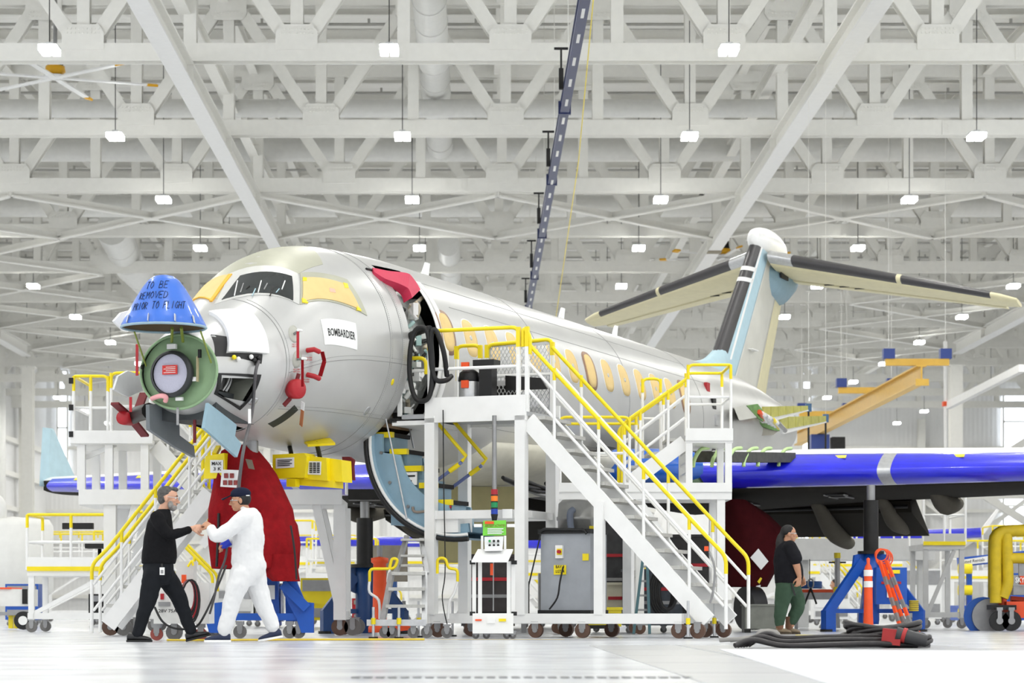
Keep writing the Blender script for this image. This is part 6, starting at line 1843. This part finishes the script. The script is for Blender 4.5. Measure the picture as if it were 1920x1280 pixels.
def hand(mb, w, d, pn, curl=.5, side=1, s=1.0):
    d = d.normalized(); pn = (pn - d * pn.dot(d)).normalized(); lt = d.cross(pn) * side
    M = Matrix((d, lt, pn)).transposed()
    mb.ball(w + d * .045 * s, (.055 * s, .042 * s, .017 * s), 14, 8, M)
    mb.tube([w - d * .02, w + d * .03 * s], [.026 * s, .026 * s], 12)
    for i, (o, L) in enumerate(((-.033, .068), (-.011, .078), (.011, .072), (.032, .056))):
        p = w + (d * .078 + lt * o) * s
        pts = [w + d * .04 * s + lt * (o * .8 * s), p]
        a = 0
        for k, fr in enumerate((.45, .32, .26)):
            a += curl * (.9, 1.3, 1.0)[k]
            p = p + (d * math.cos(a) + pn * math.sin(a)) * (L * fr * s)
            pts.append(p)
        limb(mb, pts, [.0095 * s, .0095 * s, .009 * s, .0085 * s, .0075 * s], 8, 3)
    t0 = w + (d * .02 - lt * .028) * s
    t1 = t0 + (d * .028 - lt * .022 + pn * .014) * s
    t2 = t1 + (d * .03 - lt * .004 + pn * .018 * (1 + curl)) * s
    t3 = t2 + (d * .022 + lt * .006 + pn * .012) * s
    limb(mb, [t0, t1, t2, t3], [.014 * s, .0125 * s, .011 * s, .009 * s], 8, 3)
def head(mb, c, f, l, u, s=1.0):
    M = Matrix((f, l, u)).transposed()
    L = lambda a, b, z: c + (f * a + l * b + u * z) * s
    B = lambda a, b, z, r: mb.ball(L(a, b, z), tuple(x * s for x in r), 16, 10, M)
    B(-.008, 0, .03, (.098, .076, .09)); B(.028, 0, -.035, (.062, .06, .07)); B(.048, 0, -.085, (.036, .036, .028))
    B(.07, 0, .028, (.024, .05, .014))                                        # brow
    mb.tube([L(.085, 0, .012), L(.098, 0, -.012), L(.112, 0, -.034), L(.085, 0, -.042)], [.010 * s, .012 * s, .015 * s, .01 * s], 10)
    B(.095, .012, -.036, (.012, .009, .008)); B(.095, -.012, -.036, (.012, .009, .008))
    B(.083, 0, -.06, (.012, .024, .006)); B(.08, 0, -.07, (.012, .02, .006))   # lips
    for e in (-1, 1):
        B(-.012, .077 * e, -.008, (.02, .009, .032))
        B(.06, .042 * e, -.018, (.022, .022, .02))                            # cheeks
    return L
def eyes(par, L, s=1.0):
    for e in (-1, 1):
        ey = MB().ball(L(.076, .031 * e, .008), .0125 * s, 10, 8).build('eye', mat('eye_white', (230, 226, 220), .3), par)
        MB().ball(L(.0845, .031 * e, .007), .006 * s, 8, 6).build('iris', mat('iris_dark', (40, 30, 24), .3), ey)
        MB().tube([L(.09, .018 * e, .03), L(.086, .05 * e, .03)], .005 * s, 6).build('eyebrow', mat('brow_dark', (48, 42, 38), .8), par)
def shoe(par, heel, toe, m, sole, h=.09, name='shoe', w=.047):
    heel, toe = Vector(heel), Vector(toe)
    d = (toe - heel); Lh = d.length; d.normalize()
    sd = d.cross(V(0, 0, 1)).normalized(); up = sd.cross(d)
    secs = [(0, .03, .7), (.06, w * .8, 1.0), (.3, w * .85, .95), (.55, w, .68), (.8, w * .98, .52), (.95, w * .7, .36), (1, .02, .22)]
    rs = [[heel + d * (Lh * k) + sd * (ww * math.cos(t)) + up * (h * hh * (.5 + .5 * math.sin(t)) + .018) for t in [2 * math.pi * i / 14 for i in range(14)]] for k, ww, hh in secs]
    o = MB().loft(rs).build(name, m, par)
    rs = [[heel + d * (Lh * (k * 1.04 - .02)) + sd * (ww * 1.08 * c) + up * z for c, z in ((-1, 0), (1, 0), (1, .024), (-1, .024))] for k, ww, hh in secs]
    MB().loft(rs, smooth=False).build('sole', sole, o)
    return o

def make_person(label, Y, px, fx, garments):
    s = F / Y
    f, l = V(fx, 0, 0), V(0, -1, 0) if False else V(0, 1, 0)
    t = wthing('person', label, 'person', (px - CX) / s, Y)
    return t, f, l, lambda x, y, dy=0.0: V((x - CX) / s, Y + dy, H + (CY - y) / s)

# ---- man in black sweater, walking to the right with one arm out
t, f, l, P = make_person('bearded man in black sweater and trousers walking right with one arm outstretched', 28.05, 318, 1, None)
u = V(.08, 0, 1).normalized(); ff = (f - u * f.dot(u)).normalized()
hc = P(316, 934)
body = MB()
L = head(body, hc, ff, l, u, 1.12)
limb(body, [P(312, 942), P(307, 955), P(303, 970), P(300, 1000), P(298, 1060)], [.055, .062, .075, .11, .1])
limb(body, [P(300, 972, -.17), P(318, 1003, -.2), P(352, 994, -.14), P(363, 991, -.12)], [.045, .042, .03, .028])
limb(body, [P(300, 972, .17), P(294, 1006, .24), P(300, 1036, .26), P(303, 1052, .26)], [.045, .042, .03, .028])
limb(body, [P(292, 1072, -.09), P(279, 1130, -.1), P(259, 1186, -.1)], [.08, .055, .04])
limb(body, [P(306, 1072, .09), P(337, 1127, .1), P(356, 1182, .1)], [.08, .055, .04])
hand(body, P(363, 991, -.12), V(1, .05, .1), V(0, .9, -.5), 1.5, 1, 1.12)
hand(body, P(303, 1052, .26), V(.15, 0, -1), V(.6, -.8, 0), .5, -1, 1.1)
bo = body.build('body', SKINM, t); remesh(bo, .0055, 2)
eyes(bo, L, 1.12)
g = MB()
rings(g, [(P(307, 954), .07, .075), (P(304, 963), .10, .15), (P(300, 976), .135, .215), (P(299, 1000), .165, .225), (P(299, 1028), .195, .21), (P(298, 1046), .205, .2), (P(297, 1057), .195, .195)], f, l)
limb(g, [P(299, 972, -.19), P(309, 990, -.22), P(323, 1003, -.21), P(342, 999, -.17), P(356, 994, -.14)], [.085, .075, .064, .052, .044])
limb(g, [P(300, 972, .19), P(296, 992, .23), P(294, 1008, .24), P(298, 1030, .26), P(302, 1047, .26)], [.085, .075, .062, .05, .042])
remesh(g.build('sweater', mat('black_knit', (24, 24, 26), .85, var=.15, scale=30, bump=.3, bscale=120), t), .013, 4, .02)
g = MB()
rings(g, [(P(297, 1052), .17, .18), (P(297, 1066), .175, .19), (P(298, 1082), .16, .185), (P(300, 1096), .11, .15)], f, l)
limb(g, [P(290, 1076, -.09), P(285, 1100, -.1), P(278, 1132, -.105), P(269, 1160, -.1), P(260, 1186, -.1)], [.125, .115, .092, .078, .07])
limb(g, [P(308, 1078, .09), P(323, 1102, .1), P(337, 1130, .105), P(347, 1157, .1), P(355, 1180, .1)], [.12, .11, .09, .076, .07])
remesh(g.build('trousers', mat('black_trouser', (30, 32, 36), .8, var=.12, scale=14), t), .013, 3, .03)
shoe(t, V(P(241, 0).x, P(0, 0, -.1).y, .0), V(P(287, 0).x, P(0, 0, -.12).y, .0), mat('black_leather', (26, 26, 28), .4), BLK)
shoe(t, V(P(348, 0).x, P(0, 0, .1).y, .0), V(P(393, 0).x, P(0, 0, .12).y, .07), mat('black_leather', (26, 26, 28)), BLK)
hair = MB()
M = Matrix((ff, l, u)).transposed()
hair.ball(L(-.024, 0, .05), (.108, .086, .086), 18, 12, M)
hair.ball(L(-.055, 0, .0), (.062, .08, .085), 16, 10, M)
hair.ball(L(.045, 0, .095), (.058, .06, .03), 14, 8, M)
ho = hair.build('hair', mat('grey_hair', (92, 90, 88), .8, var=.3, scale=40, bump=.5, bscale=80), t); remesh(ho, .007, 1, .012)
bd = MB()
bd.ball(L(.05, 0, -.09), (.052, .056, .04), 14, 10, M); bd.ball(L(.03, .045, -.06), (.034, .028, .048), 12, 8, M); bd.ball(L(.03, -.045, -.06), (.034, .028, .048), 12, 8, M)
bd.ball(L(.088, 0, -.05), (.018, .034, .008), 10, 6, M)
remesh(bd.build('beard', mat('grey_beard', (150, 146, 142), .85, var=.25, scale=50), t), .006, 1, .008)
gl_ = MB()
for e in (-1, 1):
    gl_.tube(arc(L(.108, .036 * e, .005), .024, 0, 2 * math.pi, 14, l, u * .8), .003, 5, True)
    gl_.tube([L(.105, .06 * e, .012), L(.0, .088 * e, .012)], .003, 5)
gl_.tube([L(.112, -.012, .01), L(.112, .012, .01)], .003, 5)
gl_.build('glasses', mat('clear_frame', (190, 196, 200), .2), t)
bg = MB().box(P(309, 1071, -.24), (.055, .01, .085)).build('id_badge', PAPER, t)
MB().box(P(309, 1072, -.248), (.03, .004, .04)).build('badge_print', GREY, bg)
MB().bar(P(308, 1057, -.22), P(309, 1066, -.24), .02, .006, (0, 1, 0)).build('badge_clip', DARK, bg)

# ---- man in white coverall, walking to the left
t, f, l, P = make_person('man in white coverall and navy cap walking left with raised forearm', 28.0, 458, -1, None)
u = V(-.06, 0, 1).normalized(); ff = (f - u * f.dot(u)).normalized()
body = MB()
L = head(body, P(450, 938), ff, l, u, 1.06)
limb(body, [P(454, 944), P(459, 956), P(463, 972), P(465, 1000), P(466, 1060)], [.055, .06, .075, .11, .1])
limb(body, [P(456, 974, -.18), P(412, 1004, -.2), P(398, 990, -.16)], [.045, .04, .028])
limb(body, [P(458, 974, .18), P(440, 1010, .2), P(424, 1020, .1)], [.045, .04, .028])
limb(body, [P(456, 1070, -.09), P(438, 1118, -.1), P(422, 1186, -.1)], [.08, .055, .04])
limb(body, [P(474, 1072, .09), P(490, 1128, .1), P(512, 1180, .1)], [.08, .055, .04])
hand(body, P(399, 989, -.16), V(-.6, .2, .35), V(.2, .6, -.9), .9, -1, 1.1)
hand(body, P(427, 1020, .08), V(-1, -.2, -.2), V(0, 0, -1), .9, 1, 1.1)
bo = body.build('body', SKINB, t); remesh(bo, .0055, 2)
eyes(bo, L, 1.06)
CV = mat('white_coverall', (226, 226, 226), .8, var=.02)
g = MB()
rings(g, [(P(464, 952), .07, .085), (P(468, 961), .12, .17), (P(467, 978), .155, .225), (P(466, 1004), .18, .225), (P(464, 1030), .18, .2), (P(465, 1048), .19, .2), (P(467, 1064), .19, .2), (P(466, 1084), .15, .19), (P(464, 1098), .1, .15)], f, l)
limb(g, [P(462, 972, -.2), P(440, 990, -.23), P(412, 1006, -.22), P(404, 1001, -.19), P(400, 993, -.17)], [.1, .09, .078, .066, .055])
limb(g, [P(464, 972, .2), P(452, 995, .22), P(440, 1011, .2), P(431, 1017, .14)], [.09, .08, .07, .055])
limb(g, [P(455, 1074, -.09), P(447, 1098, -.1), P(437, 1126, -.1), P(430, 1156, -.1), P(423, 1180, -.1)], [.135, .125, .108, .092, .085])
limb(g, [P(475, 1074, .09), P(482, 1100, .1), P(491, 1128, .1), P(502, 1154, .1), P(510, 1174, .1)], [.135, .125, .106, .09, .082])
g.tube([P(462, 950), P(459, 957)], [.072, .078], 16)
remesh(g.build('coverall', CV, t), .011, 3, .032)
NAV = mat('navy_cloth', (30, 34, 54), .8, var=.1)
shoe(t, V(P(434, 0).x, P(0, 0, -.1).y, 0), V(P(386, 0).x, P(0, 0, -.13).y, 0), mat('navy_shoe', (34, 44, 72), .7), PAPER)
shoe(t, V(P(528, 0).x, P(0, 0, .1).y, .05), V(P(484, 0).x, P(0, 0, .1).y, 0), mat('navy_shoe', (34, 44, 72)), PAPER)
M = Matrix((ff, l, u)).transposed()
hair = MB().ball(L(-.03, 0, .02), (.098, .086, .1), 16, 10, M)
remesh(hair.build('hair', mat('black_hair', (24, 22, 22), .7, var=.3, scale=40), t), .008, 1)
cp_ = MB().ball(L(-.012, 0, .072), (.118, .094, .075), 18, 10, M).build('cap', NAV, t)
MB().loft([[L(.09 + .105 * a, b, .062 - .03 * a - 3.2 * b * b * a) for b in (-.075, -.05, -.025, 0, .025, .05, .075)] for a in (0, .35, .7, 1.0)] , closed=False).build('cap_brim', NAV, cp_)
MB().tube([L(-.075, -.07, .045), L(-.11, -.05, .045)], .006, 5).build('cap_strap', PAPER, cp_)
MB().tube([L(.02, -.094, .0), L(.098, -.045, .005), L(.105, 0, .008)], .004, 5).build('glasses', mat('clear_frame', (190, 196, 200)), t)
ct_ = wthing('blue_sprayer', 'small blue hand tool with hose held by the man in white', 'tool', P(424, 0).x, 28.05, P(0, 1028).z)
MB().cyl(P(430, 1014, .06), P(417, 1022, .06), .05, n=14).build('tool_body', mat('tool_blue', (24, 52, 190), .4), ct_)
MB().cyl(P(417, 1022, .06), P(414, 1024, .06), .036, n=12).build('tool_nose', mat('tool_blue', (24, 52, 190)), ct_)
MB().tube(smoothpts([P(425, 1024, .06), P(420, 1050, .08), P(408, 1080, .12), P(398, 1120, .2), P(388, 1150, .3)], 5), .014, 7).build('tool_hose', mat('hose_grey', (84, 82, 84)), ct_)

# ---- worker with ponytail, black T-shirt, green trousers
t, f, l, P = make_person('worker with black ponytail, black T-shirt and green trousers walking right', 36.2, 1479, 1, None)
u = V(.0, 0, 1); ff = f
body = MB()
L = head(body, P(1480, 1001), f, l, u, 1.05)
limb(body, [P(1478, 1008), P(1475, 1017), P(1474, 1030), P(1476, 1060), P(1478, 1095)], [.06, .066, .08, .12, .1])
limb(body, [P(1480, 1026, -.2), P(1487, 1052, -.25), P(1491, 1066, -.25), P(1495, 1081, -.22)], [.06, .056, .05, .033])
limb(body, [P(1478, 1026, .2), P(1490, 1056, .25), P(1500, 1072, .22), P(1507, 1081, .2)], [.06, .056, .05, .033])
limb(body, [P(1472, 1100, -.09), P(1464, 1138, -.1), P(1460, 1176, -.1)], [.09, .06, .045])
limb(body, [P(1484, 1100, .09), P(1498, 1134, .1), P(1485, 1172, .1)], [.09, .06, .045])
hand(body, P(1495.5, 1082, -.22), V(-.15, .1, -1), V(-.5, .8, 0), .35, 1, 1.1)
hand(body, P(1507.5, 1081, .2), V(.2, 0, -1), V(-.5, -.8, 0), .5, -1, 1.1)
bo = body.build('body', SKINB, t); remesh(bo, .0055, 2)
eyes(bo, L, 1.05)
g = MB()
rings(g, [(P(1476, 1014), .08, .09), (P(1474, 1020), .12, .18), (P(1474, 1032), .165, .235), (P(1476, 1052), .2, .24), (P(1479, 1072), .215, .235), (P(1479, 1086), .205, .225), (P(1478, 1093), .2, .22)], f, l)
limb(g, [P(1477, 1026, -.21), P(1484, 1040, -.25), P(1487, 1048, -.26)], [.1, .1, .098])
limb(g, [P(1477, 1026, .21), P(1486, 1042, .25), P(1488, 1050, .25)], [.1, .1, .098])
remesh(g.build('t_shirt', mat('black_cotton', (28, 28, 32), .85, var=.15), t), .013, 4, .022)
g = MB()
rings(g, [(P(1478, 1090), .19, .21), (P(1478, 1100), .185, .205), (P(1478, 1110), .15, .19), (P(1478, 1117), .1, .15)], f, l)
limb(g, [P(1471, 1102, -.09), P(1466, 1122, -.1), P(1463, 1140, -.105), P(1461, 1156, -.1), P(1460, 1167, -.1)], [.135, .12, .1, .09, .072])
limb(g, [P(1485, 1102, .09), P(1494, 1118, .1), P(1498, 1136, .105), P(1492, 1152, .1), P(1486, 1164, .1)], [.135, .12, .105, .095, .072])
remesh(g.build('trousers', mat('green_cotton', (62, 82, 66), .85, var=.1), t), .013, 3, .03)
TAN = mat('tan_boot', (128, 112, 90), .7, var=.12)
for hx, tx, dy, z in ((1453, 1482, -.1, 0), (1474, 1502, .1, 0)):
    sh_ = shoe(t, V(P(hx, 0).x, P(0, 0, dy).y, z), V(P(tx, 0).x, P(0, 0, dy).y, z), TAN, mat('boot_sole', (84, 76, 66), .8), .1, 'boot', .052)
    MB().tube([V(P(hx + 7, 0).x, P(0, 0, dy).y, z + .07), V(P(hx + 8, 0).x, P(0, 0, dy).y, z + .26)], [.055, .06], 12).build('boot_shaft', mat('boot_brown', (108, 74, 52), .7), sh_)
M = Matrix((f, l, u)).transposed()
hr_ = MB().ball(L(-.025, 0, .045), (.108, .088, .092), 16, 10, M).ball(L(-.09, 0, .01), (.05, .05, .05), 12, 8, M)
limb(hr_, [L(-.09, 0, .0), L(-.125, 0, -.05), L(-.135, -.03, -.13), L(-.13, -.04, -.22), L(-.115, -.04, -.30)], [.04, .055, .065, .055, .02])
remesh(hr_.build('hair', mat('black_hair', (24, 22, 22)), t), .009, 2, .02)
MB().tube([L(.0, -.09, .01), L(.09, -.05, .01), L(.105, 0, .012)], .004, 5).build('glasses', mat('clear_frame', (190, 196, 200)), t)
MB().bar(P(1480, 1094, -.2), P(1487, 1116, -.23), .025, .01, (0, 1, 0)).build('pocket_zip', BLK, t)

# ---- distant worker seated on a stool
t, f, l, P = make_person('distant worker in dark clothes bent over a bench behind the wing jack', 62.0, 1570, -1, None)
body = MB()
L = head(body, P(1565, 1095), f, l, V(0, 0, 1), 1.05)
limb(body, [P(1567, 1099), P(1570, 1106), P(1573, 1118), P(1575, 1132)], [.055, .06, .12, .13])
limb(body, [P(1569, 1108, -.18), P(1568, 1120, -.22), P(1559, 1117, -.2)], [.05, .045, .03])
limb(body, [P(1569, 1108, .18), P(1568, 1120, .22), P(1559, 1117, .2)], [.05, .045, .03])
limb(body, [P(1575, 1134, -.1), P(1560, 1136, -.1), P(1561, 1164, -.1)], [.085, .06, .045])
limb(body, [P(1575, 1134, .1), P(1560, 1136, .1), P(1561, 1164, .1)], [.085, .06, .045])
hand(body, P(1559, 1117, -.2), V(-1, 0, 0), V(0, 0, -1), .5, -1); hand(body, P(1559, 1117, .2), V(-1, 0, 0), V(0, 0, -1), .5, 1)
bo = body.build('body', SKINB, t); remesh(bo, .008, 2); eyes(bo, L, 1.05)
g = MB()
rings(g, [(P(1568, 1101), .08, .09), (P(1570, 1106), .12, .19), (P(1572, 1117), .15, .2), (P(1575, 1128), .16, .19), (P(1575, 1136), .15, .18)], f, l)
for e in (-1, 1):
    limb(g, [P(1570, 1108, .19 * e), P(1569, 1115, .22 * e)], [.085, .075])
remesh(g.build('shirt', mat('black_cotton', (28, 28, 32)), t), .015, 3)
g = MB()
for e in (-1, 1):
    limb(g, [P(1575, 1134, .1 * e), P(1560, 1136, .1 * e), P(1561, 1160, .1 * e)], [.11, .09, .075])
    shoe(t, V(P(1564, 0).x, P(0, 0, .1 * e).y, 0), V(P(1556, 0).x - .12, P(0, 0, .1 * e).y, 0), BLK, BLK)
remesh(g.build('trousers', mat('black_trouser', (30, 32, 36)), t), .015, 3)
remesh(MB().ball(L(-.02, 0, .045), (.105, .086, .09), 14, 10).build('hair', mat('black_hair', (24, 22, 22)), t), .01, 1)
so = wthing('work_stool', 'small stool under the distant seated worker', 'stool', P(1575, 0).x, 62.0)
zs_ = P(0, 1141).z
MB().cyl((P(1576, 0).x, 62, zs_ - .06), (P(1576, 0).x, 62, zs_), .2, n=16).build('seat', BLK, so)
for a in range(4):
    MB().bar((P(1576, 0).x + .05 * math.cos(a * 1.57), 62 + .05 * math.sin(a * 1.57), zs_ - .06), (P(1576, 0).x + .18 * math.cos(a * 1.57), 62 + .18 * math.sin(a * 1.57), 0), .03, .03).build('leg', GREY, so)
